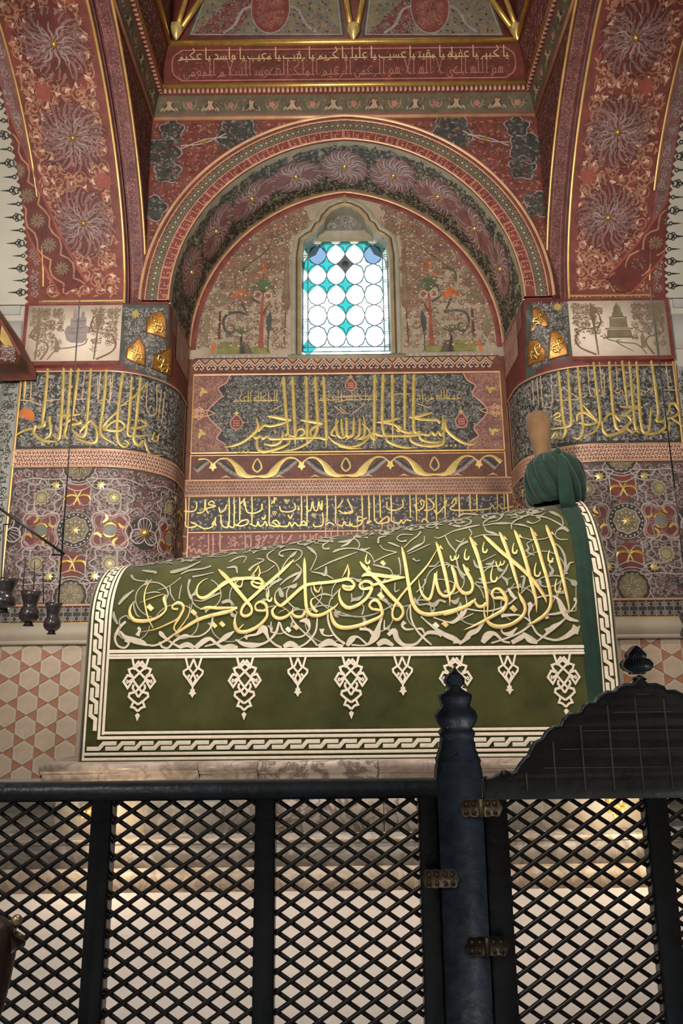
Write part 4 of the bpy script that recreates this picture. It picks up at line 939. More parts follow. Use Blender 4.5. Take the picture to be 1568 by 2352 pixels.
    # band of cartouches crossing the soffit diagonally
    g = G(); pth = [(-20, 250), (20, 340), (60, 440), (105, 545), (150, 630), (172, 668)] if sg < 0 else [(1590, 430), (1545, 500), (1495, 570), (1440, 635), (1412, 664)]
    P = catmull(np.array(pth, float), 6)
    d = np.gradient(P, axis=0); d /= np.linalg.norm(d, axis=1)[:, None]; nn = np.stack([-d[:, 1], d[:, 0]], 1)
    def px_cl(V):
        p, n = px_side(np.column_stack([V[:, 0], np.minimum(V[:, 1], 676)])); p = p.copy(); p[:, 0] = np.clip(p[:, 0], -XO, XO); return p, n
    g.add(stroke([tuple(p) for p in P], 66, smooth=False), px_cl, 'deep_red', 0.009)
    cum = np.concatenate([[0], np.cumsum(np.linalg.norm(np.diff(P, axis=0), axis=1))]); ph = cum / 62 * np.pi
    for s2 in (-1, 1):
        g.add(stroke([tuple(p) for p in P + nn * (s2 * (12 + 16 * np.abs(np.sin(ph))))[:, None]], 4, smooth=False), px_cl, 'peach', 0.011)
        g.add(stroke([tuple(p) for p in P + nn * s2 * 33], 5, smooth=False), px_cl, 'bright_red', 0.0105)
    k = 0
    for c in np.arange(31, cum[-1], 62):
        q = np.array([np.interp(c, cum, P[:, 0]), np.interp(c, cum, P[:, 1])])
        g.add(xf(LOBE, q[0], q[1], 0, 19), px_cl, 'brown_red', 0.0105); g.add(xf(PW8, q[0], q[1], 0, 17), px_cl, 'olive_pale', 0.012)
    g.obj('cartouche_band', o, kind='stuff')
    # black painted finials on the white vault
    fin = cat([ring(lambda a: 0.16 + 0.0 * a, 0.06, 10, 0.16, 0.0), ring(0.1, 0.05, 8, 0.3, 0.11), ring(0.1, 0.05, 8, 0.3, -0.11), ring(0.1, 0.05, 8, 0.42, 0), stroke([(0.45, 0, 0.12), (0.6, 0, 0.10), (1.0, 0, 0.015)], smooth=False), stroke([(0, 0, 0.06), (0.1, 0, 0.06)], smooth=False)])
    fin2 = cat([ring(0.09, 0.06, 8, 0.12, 0), stroke([(0.2, 0, 0.08), (0.32, 0, 0.10), (0.75, 0, 0.012)], smooth=False)])
    g = G(); vs = np.arange(0.12, 2.4, 0.115)
    g.add(stamp(fin, [(XO + 0.02, v, 0, 0.17, 0.17) for v in vs[::2]]), M, 'black_paint', 0.002); g.add(stamp(fin2, [(XO + 0.02, v, 0, 0.17, 0.17) for v in vs[1::2]]), M, 'black_paint', 0.002)
    g.obj('painted_finial', o)
    # moulding ornament on wall face and stepped edge
    g = G(); mm = lambda V: (np.column_stack([np.full(len(V), sg * X1), V[:, 0], V[:, 1]]), np.broadcast_to(np.array([-sg, 0.0, 0]), (len(V), 3)))
    inn = lambda P: P[:, 1] > np.interp(-P[:, 0], -S1.P[:, 0], S1.P[:, 1]) + 0.06
    fill(g, mm, (3.6, ZS, YP - 0.02, ZF - 0.03), 0.085, [('mauve', 'c'), ('brown_red', 'l'), ('pink_dim', 'l')], ok=inn, h=0.003)
    def edge(V):
        s_ = V[:, 0]; p = S0.at(s_) * (1 - V[:, 1:2]) + S1.at(s_ / S0.L * S1.L) * V[:, 1:2]; return np.column_stack([np.full(len(V), sg * X0), p[:, 0], p[:, 1]]), np.broadcast_to(np.array([-sg, 0.0, 0]), (len(V), 3))
    g.add(stamp(sp(1.2, 1, 0.3, 0.2, 0.3, 10), [(0.08 + k * 0.05, 0.5, k, 0.02, 0.18) for k in range(int(vmax / 0.05))]), edge, 'lilac', 0.003)
    def strip1(V):
        p = S1.at(V[:, 1]); n = S1.nr(V[:, 1]); return np.column_stack([sg * V[:, 0], p[:, 0], p[:, 1]]), np.column_stack([np.zeros(len(p)), n[:, 0], n[:, 1]])
    fill(g, strip1, (X1 + 0.015, 0.1, X0 - 0.01, vmax), 0.05, [('mauve', 'c'), ('wisp', 'l')], h=0.003, size=0.55)
    for u_ in (X1 + 0.03, X0 - 0.03): g.add(stroke([(u_, v) for v in s], 0.007, smooth=False), strip1, 'wisp', 0.004)
    g.obj('edge_ornament', o, kind='stuff')
    return o
arch_l = arch_side(-1, 'trim_4', 'red painted arch underside rising over the pier left of the niche')
arch_r = arch_side(1, 'trim_5', 'red painted arch underside rising over the pier right of the niche')

# ---- piers
def rz(z): return np.clip(np.interp(z, [ZB, ZT], [RC, 0.015]), 0.015, RC)
def inside_pier(p):
    x = np.abs(p[:, 0]); y = p[:, 1]; r = rz(p[:, 2]); cx, cy = XI + r, YP + r
    base = (x >= XI) & (y >= YP); corner = (x < cx) & (y < cy)
    return base & (~corner | (np.hypot(x - cx, y - cy) <= r))
def nrm_pier(p):
    x = np.abs(p[:, 0]); y = p[:, 1]; r = rz(p[:, 2]); cx, cy = XI + r, YP + r
    n = np.zeros((len(p), 3)); corner = (x < cx) & (y < cy); n[:, 1] = -1
    side = (y >= cy) & ~((x >= cx)); n[side] = [0, 0, 0]; n[side, 0] = -1
    dx, dy = x - cx, y - cy; l = np.hypot(dx, dy); l[l == 0] = 1
    n[corner, 0] = (dx / l)[corner]; n[corner, 1] = (dy / l)[corner]; n[:, 0] *= np.sign(p[:, 0]); return n
px_pier = px_hit(inside_pier, 6.1, 7.19, nrm_pier, 120)
LF, LA = XO - XI - RC, RC * math.pi / 2; LT = LF + LA + (YW - YP - RC)
def pier_map(sg):
    def f(V):
        u = V[:, 0]; ph = np.clip((u - LF) / RC, 0, math.pi / 2); s3 = np.clip(u - LF - LA, 0, None)
        x = np.where(u < LF, XO - u, XI + RC - RC * np.sin(ph)); y = np.where(u < LF, YP, YP + RC - RC * np.cos(ph)) + s3
        n = np.column_stack([np.where(u < LF, 0, -sg * np.sin(ph)), -np.cos(np.where(u < LF, 0, ph)), np.zeros(len(u))])
        return np.column_stack([sg * x, y, V[:, 1]]), n
    return f
def pier_row(z, r):
    a = np.linspace(0, math.pi / 2, 25); P = [(XO, YW), (XO, YP), (XI + r + (XO - XI - r) * 0.5, YP)] + [(XI + r - r * math.sin(q), YP + r - r * math.cos(q)) for q in a] + [(XI, YW)]
    return [(x, y, z) for x, y in P]
ZP = dict(dado=1.955, cor=2.115, geo=2.268, sal0=3.505, sal1=3.655, ins1=4.415, blk=4.45)
def pier(sg, name, label):
    zs = [FLOOR, 1.5, ZB] + list(np.linspace(ZB, ZT, 7)[1:]) + [ZS]
    rows = [pier_row(z, float(rz(z))) for z in zs]; n = len(rows[0]); V = np.array(sum(rows, [])) * [sg, 1, 1]
    g = G(); g.raw(V, [(a * n + i, a * n + i + 1, (a + 1) * n + i + 1, (a + 1) * n + i) for a in range(len(zs) - 1) for i in range(n - 1)], [], 'deep_red')
    o = st(g.obj(name)); o['label'] = label
    M = pier_map(sg); NUu = 60
    g = G()
    for z0, z1, m, h in ((ZP['geo'] - 0.15, ZP['geo'], 'salmon', 0.002), (ZP['geo'] + 0.01, ZP['sal0'] - 0.01, 'panel_ground', 0.002), (ZP['sal1'] + 0.01, ZP['ins1'], 'slate', 0.002), (ZP['ins1'], ZB, 'red', 0.003), (FLOOR, ZP['dado'], 'grout', 0.002)):
        g.add(rect(0.0, z0, LT, z1, NUu, 1), M, m, h)
    g.obj('painted_band', o)
    g = G(); g.add(rect(0, ZP['sal0'], LT, ZP['sal1'], NUu, 1), M, 'salmon', 0.012)
    interlace(g, M, 0.02, LT - 0.02, ZP['sal0'], ZP['sal1'], 0.012)
    g.obj('interlace_band', o, kind='stuff')
    g = G()
    us = np.linspace(0.0, LT, 70)
    for z, w, m in ((ZP['geo'] + 0.004, 0.02, 'pink_gold'), (ZP['cor'] + 0.005, 0.014, 'gold_line'), (ZP['sal0'] - 0.002, 0.016, 'pink_gold'), (ZP['sal1'] + 0.004, 0.018, 'pink_gold'), (ZB - 0.035, 0.016, 'pink_gold')):
        g.add(stroke([(u, z) for u in us], w, smooth=False, ridge=0.006), M, m, 0.013 if 'sal' in '' else 0.012)
    g.add(stroke([(0.012, ZP['cor']), (0.012, ZB)], 0.022, smooth=False, ridge=0.008), M, 'gold_line', 0.008)
    for u in (LT - 0.10, LT - 0.015): g.add(stroke([(u, FLOOR), (u, ZB - 0.05)], 0.014, smooth=False, ridge=0.005), M, 'pink_gold', 0.006)
    g.obj('gilt_border', o)
    # stone cornice over the dado
    g = G()
    for z0, z1, d in ((ZP['dado'] + 0.02, ZP['cor'], 0.03), (ZP['dado'] - 0.015, ZP['dado'] + 0.02, 0.05)):
        R0 = [M(np.column_stack([us, np.full(len(us), z)])) for z in (z0, z1)]
        A = R0[0][0] + R0[0][1] * d; B = R0[1][0] + R0[1][1] * d; C_ = R0[1][0]; D_ = R0[0][0]; k = len(us); i = np.arange(k - 1)
        g.raw(np.vstack([D_, A, B, C_]), np.vstack([np.stack([i + a * k, i + 1 + a * k, i + 1 + (a + 1) * k, i + (a + 1) * k], 1) for a in range(3)]), [], 'stone_cornice')
    g.obj('stone_cornice', o)
    # black and white star lattice band
    g = G(); zg = ZP['geo'] - 0.075; p = 0.075
    g.add(rect(0, ZP['cor'] + 0.012, LT, ZP['geo'] - 0.006, NUu, 1), M, 'slate', 0.004)
    cell = cat([stroke([(math.cos(a) * 0.2, math.sin(a) * 0.2), (math.cos(a) * 0.95, math.sin(a) * 0.95)], 0.13, smooth=False) for a in np.arange(6) * math.pi / 3 + 0.52] + [ring(0.55, 0.10, 6), ngon(0.16, 6)])
    X = [(0.04 + i * p * 1.0, zg + (j - 0.5) * p * 0.95, 0, p * 0.52, p * 0.52) for i in range(int(LT / p)) for j in range(2)]
    g.add(stamp(cell, X), M, 'pale_lilac', 0.006); g.obj('star_lattice', o, kind='stuff')
    # great floral panel
    g = G(); s = 0.00098; ucn = XO - abs(xof(173 if sg < 0 else 1437, 1218 if sg < 0 else 1197, YP)); vcn = zof(1218 if sg < 0 else 1197, YP, 173 if sg < 0 else 1437)
    z0, z1 = ZP['geo'] + 0.015, ZP['sal0'] - 0.015; PX, PY = 1220 * s, 1180 * s
    def clipok(P): return (P[:, 0] > 0.03) & (P[:, 0] < LT - 0.04) & (P[:, 1] > z0 + 0.02) & (P[:, 1] < z1 - 0.02)
    cells = [(ucn + i * PX, vcn + j * PY) for i in (-2, -1, 0, 1) for j in (-1, 0, 1)]
    def put(t, m, h, clip=True):
        """place in every cell, dropping faces outside the panel"""
        for cx, cy in cells:
            q = xf(t, cx, cy, 0, s)
            if not clipok(q.V).any(): continue
            q.V[:, 0] = np.clip(q.V[:, 0], 0.025, LT - 0.035); q.V[:, 1] = np.clip(q.V[:, 1], z0, z1); g.add(q, M, m, 0.002 + h * 1.5)
    fill(g, M, (0.02, z0, LT - 0.03, z1), 0.085, [('mauve', 'c'), ('lilac', 'c'), ('mauve', 'l'), ('slate', 'l'), ('lilac', 'l')], h=0.003, size=0.52)
    for ex in (-305, 305):
        for (dx, dy) in ((-75, 80), (75, 80), (-75, -80), (75, -80), (0, 0)):
            put(ngon(98, 18, ex + dx, dy), 'red', 0.0052)
            if dx: put(ring(70, 9, 24, ex + dx, dy), 'pink_dim', 0.0062)
        put(ring(lambda a: 165 + 38 * np.cos(4 * (a - math.pi / 4)), 14, 56, ex, 0), 'pale_lilac', 0.0072); put(ring(lambda a: 140 + 36 * np.cos(4 * (a - math.pi / 4)), 10, 56, ex, 0), 'lilac', 0.0070)
        for a in np.arange(4) * math.pi / 2 + 0.785: put(leaf(ex + 75 * math.cos(a), 75 * math.sin(a), a + 0.5, 95, 36, 0.4, 8), 'mauve', 0.0066); put(leaf(ex + 95 * math.cos(a), 95 * math.sin(a), a - 0.9, 75, 26, -0.4, 8), 'gold_text', 0.0085)
        put(ngon(58, 20, ex, 0), 'grey_blue', 0.008)
        for q in (0.4, 3.5): put(stroke([(ex + 62 * math.cos(a), 62 * math.sin(a), w) for a, w in zip(np.linspace(q, q + 2.2, 9), [2, 12, 20, 24, 26, 24, 20, 12, 2])], smooth=False, ridge=0.006), 'gold', 0.009)
    for ey in (-300, 300):
        put(ngon(120, 20, 0, ey * 1.05), 'red', 0.0050)
        for sx in (-1, 1):
            put(stroke([(0, ey, 6), (sx * 45, ey + 22, 26), (sx * 100, ey + 10, 26), (sx * 120, ey - 30, 4)], ridge=0.006), 'gold', 0.009); put(stroke([(sx * 30, ey - 75, 8), (0, ey, 18), (-sx * 40, ey + 70, 4)], ridge=0.004), 'gold_text', 0.0085)
        for k in range(3): put(stroke([(-150, ey + (120 + k * 35) * np.sign(ey), 10), (0, ey + (60 + k * 55) * np.sign(ey), 10), (150, ey + (120 + k * 35) * np.sign(ey), 10)]), 'pale_lilac', 0.007)
    for ex in (-320, 320):
        for ey in (-300, 300):
            put(ring(lambda a: 150 + 24 * np.cos(8 * a), 12, 64, ex, ey), 'pale_lilac', 0.0068); put(ring(lambda a: 118 + 26 * np.cos(8 * a + 3.14), 10, 64, ex, ey), 'lilac', 0.0066)
            put(star(82, 12, 0.78, ex, ey), 'olive_pale', 0.0075); put(ring(48, 6, 24, ex, ey), 'olive_dark', 0.0085); put(star(26, 6, 0.5, ex, ey), 'gold_text', 0.009)
    for ex in (-200, 200):
        for ey in (-415, 415): put(ngon(62, 12, ex, ey), 'slate', 0.0056); put(star(46, 8, 0.5, ex, ey, 0.006), 'gold_bright', 0.009)
    for ey in (590,):
        put(ngon(120, 30, 0, ey, f=lambda a: 1 + 0.05 * np.cos(9 * a)), 'olive', 0.0075); put(ring(lambda a: 62 + 30 * np.cos(8 * a), 9, 64, 0, ey), 'olive_pale', 0.009); put(ring(lambda a: 132 + 8 * np.cos(16 * a), 16, 64, 0, ey), 'slate', 0.0078); put(ring(150, 8, 40, 0, ey), 'pale_lilac', 0.0075)
    put(ngon(165, 32, 0, 0), 'slate', 0.0056); put(ring(160, 9, 48), 'lilac', 0.0085)
    for k in range(22): put(ngon(8, 6, 140 * math.cos(k * 0.2856), 140 * math.sin(k * 0.2856)), 'cream', 0.0086)
    put(ngon(112, 40, f=lambda a: 1 + 0.06 * np.cos(8 * a)), 'olive', 0.0088); put(ring(lambda a: 112 * (1 + 0.06 * np.cos(8 * a)), 9, 48), 'pale_lilac', 0.0095)
    put(ring(lambda a: 62 + 22 * np.cos(8 * a), 6, 64), 'olive_dark', 0.0095)
    for k in range(12): put(ngon(7, 6, 78 * math.cos(k * 0.5236), 78 * math.sin(k * 0.5236)), 'cream', 0.0098)
    put(star(48, 8, 0.36, 0, 0, 0.008), 'gold_bright', 0.010)
    for ex in (610,):
        for a in (1.57, 3.66, 5.76):
            put(ring(lambda q: 105 * np.abs(np.sin((q - 0) / 1)) ** 0 * 0.62, 13, 28, ex + 75 * math.cos(a), 75 * math.sin(a)), 'pale_lilac', 0.0075)
            for k in range(4): put(stroke([(ex + 40 * math.cos(a + 0.5 * (k - 1.5)), 40 * math.sin(a + 0.5 * (k - 1.5))), (ex + 135 * math.cos(a + 0.28 * (k - 1.5)), 135 * math.sin(a + 0.28 * (k - 1.5)))], 9, smooth=False), 'lilac', 0.0072)
        put(ngon(150, 24, ex, 0), 'slate', 0.0035)
    put(ring(lambda a: 250 + 18 * np.cos(12 * a), 11, 96), 'lilac', 0.0064); put(ring(lambda a: 455 + 40 * np.cos(8 * a), 12, 128), 'pale_lilac', 0.0064)
    for sx in (-1, 1):
        for ey in (-1, 1):
            put(stroke([(sx * 120, ey * 180, 11), (sx * 120, ey * 400, 11), (sx * 170, ey * 480, 11), (sx * 130, ey * 560, 11)]), 'pale_lilac', 0.0070); put(stroke([(sx * 180, ey * 140, 11), (sx * 300, ey * 190, 11), (sx * 430, ey * 150, 11), (sx * 520, ey * 220, 11), (sx * 600, ey * 180, 11)]), 'lilac', 0.0070)
            put(stroke([(sx * 60, ey * 480, 11), (sx * 250, ey * 470, 11), (sx * 420, ey * 480, 11), (sx * 560, ey * 440, 11)]), 'pale_lilac', 0.0069)
    g.obj('floral_panel', o, kind='stuff')
    for cx, cy in cells:
        for ex in (-610, 610):
            u_, v_ = cx + ex * s, cy
            if 0.1 < u_ < LT - 0.1 and z0 + 0.05 < v_ < z1 - 0.05 and ex > 0: boss(M, u_, v_, o, 1.6)
    # ground scrolls of the inscription
    g = G(); fill(g, M, (0.03, ZP['sal1'] + 0.02, LT - 0.12, ZP['ins1'] - 0.01), 0.078, [('lilac', 'l'), ('pale_lilac', 'l'), ('lilac', 'l'), ('grey_blue', 'c')], h=0.004, size=0.62)
    fill(g, M, (LT - 0.3, FLOOR, LT - 0.02, ZB - 0.05), 0.06, [('pink_dim', 'l'), ('olive', 'l')], h=0.004, size=0.5)
    g.obj('inscription_scrolls', o, kind='stuff')
    # dado of hexagons and triangles
    s_ = 0.0975
    hexm = G(); V, R, Q = thin(ngon(s_ * 0.97, 6, a0=math.pi / 2)); hexm.raw(V * [1, -1.0, 1], [], R, 'tile_edge'); V, R, Q = thin(ngon(s_ * 0.80, 6, a0=math.pi / 2)); hexm.raw(V * [1, -1.25, 1], [], R, 'tile_cream'); hexm = hexm.mesh('hexagon_tile')
    trim_ = []
    for k in (0, 1):
        t = G(); V, R, Q = thin(ngon(s_ * 0.50, 3, a0=0 if k == 0 else math.pi)); t.raw(V * [1, -1.0, 1], [], R, 'tile_red'); trim_.append(t.mesh('triangle_tile'))
    dx, dz = s_ * math.sqrt(3), 2 * s_; zo = zof(1700, YP, 50) if sg < 0 else zof(1560, YP, 1500)
    for i in range(7):
        x = 2.92 - 0.075 - i * dx
        if x < XI + RC + 0.02: break
        for j in range(-8, 9):
            z = zo + j * dz + (i % 2) * s_
            if z - s_ > 0.76 and z + s_ < 2.10:
                piece('hexagon_tile', hexm, o, (sg * x, YP - 0.003, z))
            for k, sx in ((0, 1), (1, -1)):
                tx, tz = x + sx * s_ * 0.577 * 1.0, z + s_
                if tz - s_ * 0.5 > 0.78 and tz + s_ * 0.5 < 2.08 and tx > XI + RC - 0.03 and tx < XO - 0.03:
                    piece('triangle_tile', trim_[1 if (sx * sg > 0) else 0], o, (sg * tx, YP - 0.003, tz))
    g = G(); g.box(sg * XO, YP - 0.06, FLOOR, sg * (XI + 0.3), YP, 0.62, 'grey_marble'); g.box(sg * XO, YP - 0.03, 0.62, sg * (XI + 0.3), YP, 0.88, 'plaster_grey'); g.obj('skirting', o)
    # block above the shaft: white painted panel
    xa, xb = (xof(62, 765, YP), xof(278, 765, YP)) if sg < 0 else (xof(1308, 755, YP), xof(1532, 755, YP))
    xl, xr = max(min(xa, xb), -XO + 0.015), min(max(xa, xb), XO - 0.015); zl, zr = zof(830, YP, 170) if sg < 0 else zof(818, YP, 1420), zof(703, YP, 170) if sg < 0 else zof(692, YP, 1420)
    g = G(); g.add(rect(xl - 0.04, zl - 0.035, xr, zr + 0.035) if sg < 0 else rect(xl, zl - 0.035, xr + 0.04, zr + 0.035), MP, 'red', 0.002); g.box(xl, YP - 0.012, zl, xr, YP, zr, 'panel_white')
    g.obj('white_panel', o)
    g = G(); Wp, Hp = xr - xl, zr - zl
    pm = lambda V: (np.column_stack([np.where(sg < 0, xl + V[:, 0] * Wp, xr - V[:, 0] * Wp), np.full(len(V), YP - 0.0125), zl + V[:, 1] * Hp]), np.broadcast_to(np.array([0, -1.0, 0]), (len(V), 3)))
    def pt(pts, m, w=None, h=0.001): g.add(stroke([(p[0] / 870, (510 - p[1]) / 510, (p[2] if len(p) > 2 else w) / 870) for p in pts]), pm, m, h)
    def pp(pts, m, h=0.0008): g.add(poly([(a / 870, (510 - b) / 510) for a, b in pts]), pm, m, h)
    # coordinates measured on the left panel (870 x 510 units)
    if sg < 0:
        for x0_, y0_, x1_, y1_ in ((375, 190, 560, 320), (400, 120, 470, 200), (420, 60, 455, 125), (470, 110, 545, 190), (495, 60, 525, 115), (555, 200, 590, 260)): pp([(x0_, y0_), (x1_, y0_), (x1_, y1_), (x0_, y1_)], 'lilac')
        pp([(350, 240), (375, 190), (375, 320)], 'lilac'); pp([(375, 320), (560, 320), (520, 350), (420, 345)], 'lilac'); pp([(415, 62), (437, 20), (460, 62)], 'lilac')
        for y_ in (150, 215, 260): pt([(400, y_, 6), (545, y_ - 6, 6)], 'olive_dark', h=0.0018)
        pp([(270, 430), (272, 340), (290, 320), (308, 340), (310, 430)], 'olive')
    else:
        for hw_, y0_, y1_ in ((30, 60, 110), (45, 110, 150), (75, 165, 250), (105, 270, 340)): pp([(437 - hw_, y0_), (437 + hw_, y0_), (437 + hw_ + 8, y1_), (437 - hw_ - 8, y1_)], 'olive')
        pp([(410, 60), (437, 20), (464, 60)], 'olive')
        for hw_, y_ in ((60, 155), (100, 260), (125, 345)): pt([(437 - hw_ - 15, y_ + 12, 10), (437 - hw_, y_, 12), (437 + hw_, y_, 12), (437 + hw_ + 15, y_ + 12, 10)], 'olive_dark', h=0.0018)
        pp([(215, 440), (215, 340), (235, 300), (255, 340), (255, 440)], 'olive'); pt([(330, 470, 10), (420, 420, 14), (470, 380, 12), (430, 360, 8)], 'olive')
    pt([(150, 500, 20), (210, 400, 18), (180, 340, 16), (90, 320, 16), (40, 270, 14), (80, 190, 8)], 'brown_scroll'); pt([(660, 500, 26), (800, 430, 20), (830, 350, 18), (770, 270, 16), (640, 250, 16), (590, 190, 14), (620, 110, 14), (690, 90, 10), (720, 130, 8)], 'brown_scroll')
    pt([(100, 20, 16), (105, 200, 40), (110, 300, 20), (100, 500, 10)], 'olive'); pt([(670, 20, 10), (660, 120, 50), (655, 240, 20), (640, 500, 14)], 'olive')
    pt([(210, 500, 10), (290, 410, 16), (420, 390, 16), (540, 360, 14), (570, 310, 8)], 'olive')
    fill(g, lambda V: pm(V / [Wp, Hp]), (0.02, 0.03, Wp - 0.02, Hp - 0.02), 0.062, [('brown_scroll', 'l'), ('olive', 'c'), ('brown_scroll', 'c')], ok=lambda P: (np.abs(P[:, 0] / Wp - 0.52) > 0.16) & (P[:, 1] / Hp > 0.12 + 0.5 * RNG.random(len(P))), h=0.001, size=0.5)
    g.obj('panel_drawing', o, kind='stuff')
    g = G(); g.add(rect(X0 + 0.02, zr + 0.04, XO - 0.1, ZS) if sg > 0 else rect(-XO + 0.1, zr + 0.04, -X0 - 0.02, ZS), MP, 'mauve', 0.004)
    fill(g, MP, (sg * 2.5 - 0.4, zr + 0.03, sg * 2.5 + 0.4, ZS + 0.01), 0.04, [('salmon', 'l'), ('pink', 'l')], h=0.006); g.obj('border_strip', o, kind='stuff')
    # scroll field and muqarnas cells at the corner
    g = G(); xs0 = xr if sg < 0 else -xl; xin = XI + 0.02
    b0, b1 = (-(abs(xr)) + 0.0, -xin - 0.05) if sg < 0 else (xin + 0.05, xl)
    pmap = lambda V: px_pier(V)
    Fp = [(283, 706), (383, 712), (386, 830), (384, 895), (330, 868), (277, 838)] if sg < 0 else [(1222, 695), (1306, 692), (1312, 818), (1262, 830), (1222, 850), (1214, 870)]
    g.add(stamp(poly([(-.5, -.5), (.5, -.5), (.5, .5), (-.5, .5)]), [(x, y, 0, 12, 12) for x in np.arange(min(p[0] for p in Fp), max(p[0] for p in Fp), 11.5) for y in np.arange(706, 905 if sg < 0 else 875, 11.5) if y < np.interp(x, *( ([277, 330, 386], [832, 862, 893]) if sg < 0 else ([1214, 1262, 1312], [868, 834, 815])))]), pmap, 'slate_green', 0.003)
    fx, fy = (330, 765) if sg < 0 else (1265, 755)
    okb = lambda P: P[:, 1] < np.interp(P[:, 0], *( ([277, 330, 386], [822, 852, 880]) if sg < 0 else ([1214, 1262, 1312], [858, 824, 805])))
    fill(g, pmap, (284, 706, 382, 880) if sg < 0 else (1220, 692, 1306, 860), 13, [('lilac', 'c'), ('pale_lilac', 'l'), ('slate', 'l')], ok=okb, h=0.005, size=0.5)
    q = (312, 722) if sg < 0 else (1280, 706); g.add(star(11, 8, 0.6, *q), pmap, 'gold_text', 0.008)
    # side face: diagonal pink lines
    sm = lambda V: (np.column_stack([np.full(len(V), sg * XI), V[:, 0], V[:, 1]]), np.broadcast_to(np.array([-sg, 0.0, 0]), (len(V), 3)))
    g.add(rect(YP + 0.1, ZT - 0.1, YW - 0.01, ZS), sm, 'mauve', 0.002)
    ya, yb2, za, zb2 = YP + 0.30, YW - 0.03, 4.68, 5.07
    g.add(rect(ya, za, yb2, zb2), sm, 'pink_dim', 0.003)
    for k in range(-8, 16):
        for sl in (1, -1):
            t0 = np.linspace(0, 1, 30); yy = ya + t0 * (yb2 - ya); zz = (za if sl > 0 else zb2) + k * 0.075 * sl * 1.0 + sl * (t0 - 0.5) * 0.85 - sl * 0.2
            okk = (zz > za) & (zz < zb2)
            if okk.sum() > 2: g.add(stroke([(y_, z_) for y_, z_ in zip(yy[okk], zz[okk])], 0.013, smooth=False), sm, 'pale_lilac' if sl > 0 else 'pink', 0.0045)
    g.obj('corner_painting', o, kind='stuff')
    if sg < 0:
        Z8, ox, oy = 3.92, 40, 680
        cl = [[(1160, 340), (1165, 220), (1210, 165), (1305, 140), (1332, 210), (1330, 395), (1250, 362)], [(975, 570), (990, 480), (1100, 375), (1145, 460), (1140, 632), (1060, 612)], [(1195, 650), (1220, 545), (1372, 458), (1368, 722), (1280, 692)]]
    else:
        Z8, ox, oy = 3.843, 1160, 670
        cl = [[(230, 370), (235, 160), (268, 148), (350, 200), (375, 310)], [(385, 612), (392, 360), (450, 345), (540, 480), (552, 565)], [(210, 662), (215, 430), (290, 425), (362, 530), (358, 612)]]
    for c in cl:
        P = np.array([(ox + a / Z8, oy + b / Z8) for a, b in c]); ce = P.mean(0); g = G()
        g.add(poly(P, 0.02), pmap, 'cell_gold', 0.012); n_ = len(P); i = np.arange(n_)
        A, nA = pmap(P); g.raw(np.vstack([A, A + nA * 0.012]), np.stack([i, (i + 1) % n_, (i + 1) % n_ + n_, i + n_], 1), [], 'cell_rim')
        g.add(stroke([tuple(p) for p in ce + (P - ce) * 0.95], 3.4, smooth=False, closed=True, ridge=0.006), pmap, 'cell_rim', 0.018)
        sz = np.ptp(P, axis=0).min() * 0.5; an = 0.35 if sg < 0 else -0.35
        kn = [stroke([(0, -1.0, .1), (-0.45, -0.5, .2), (0.0, 0.0, .2), (0.35, 0.45, .2), (0.05, 0.95, .1)], ridge=0.012), stroke([(0.1, -1.0, .1), (0.45, -0.5, .2), (0.0, 0.0, .2), (-0.35, 0.45, .2), (-0.1, 0.95, .1)], ridge=0.012), stroke([(-0.55, -0.8, .15), (0, -0.55, .2), (0.55, -0.8, .15)], ridge=0.01), ngon(0.16, 8, 0.5, -0.3, 0.01), ngon(0.16, 8, -0.5, -0.3, 0.01), ngon(0.14, 8, 0, 0.4, 0.01)]
        g.add(xf(cat(kn), ce[0], ce[1] + 1, -an + math.pi, sz * 0.85, sz * 0.95), pmap, 'gold', 0.036)
        g.obj('muqarnas_cell', o)
    return o
pier_l = pier(-1, 'wall_left', 'painted rounded pier left of the window niche'); pier_r = pier(1, 'wall_right', 'painted rounded pier right of the window niche')
# outer walls beside the piers
for sg, nm, lb in ((-1, 'wall_left_outer', 'pale plaster wall beyond the painted pier on the left'), (1, 'wall_right_outer', 'pale plaster wall beyond the painted pier on the right')):
    g = G(); x0, x1 = (sg * XO, sg * 6.0); g.box(min(x0, x1), YP + 0.05, FLOOR, max(x0, x1), YP + 0.25, 9.7, 'plaster'); o = st(g.obj(nm)); o['label'] = lb
    g = G(); g.box(min(sg * (XO + 0.02), sg * (XO + 0.19)), YP + 0.035, FLOOR, max(sg * (XO + 0.02), sg * (XO + 0.19)), YP + 0.05, 4.42, 'plaster_grey')
    Mo = wall_xz(YP + 0.035); fill(g, Mo, (min(sg * (XO + 0.03), sg * (XO + 0.18)), 2.0, max(sg * (XO + 0.03), sg * (XO + 0.18)), 4.4), 0.075, [('slate_green', 'c'), ('slate', 'l')], h=0.002, size=0.5)
    g.obj('lace_border', o, kind='stuff')
    g = G(); g.box(min(sg * 3.05, sg * 3.35), YP + 0.03, 4.60, max(sg * 3.05, sg * 3.35), YP + 0.05, 4.95, 'plaster_grey'); g.box(min(sg * 3.08, sg * 3.5), YP + 0.03, 5.02, max(sg * 3.08, sg * 3.5), YP + 0.05, 5.35, 'plaster_grey'); g.obj('window_shade_panel', o)  # grey boxes stand in for window light and shadow on the plaster
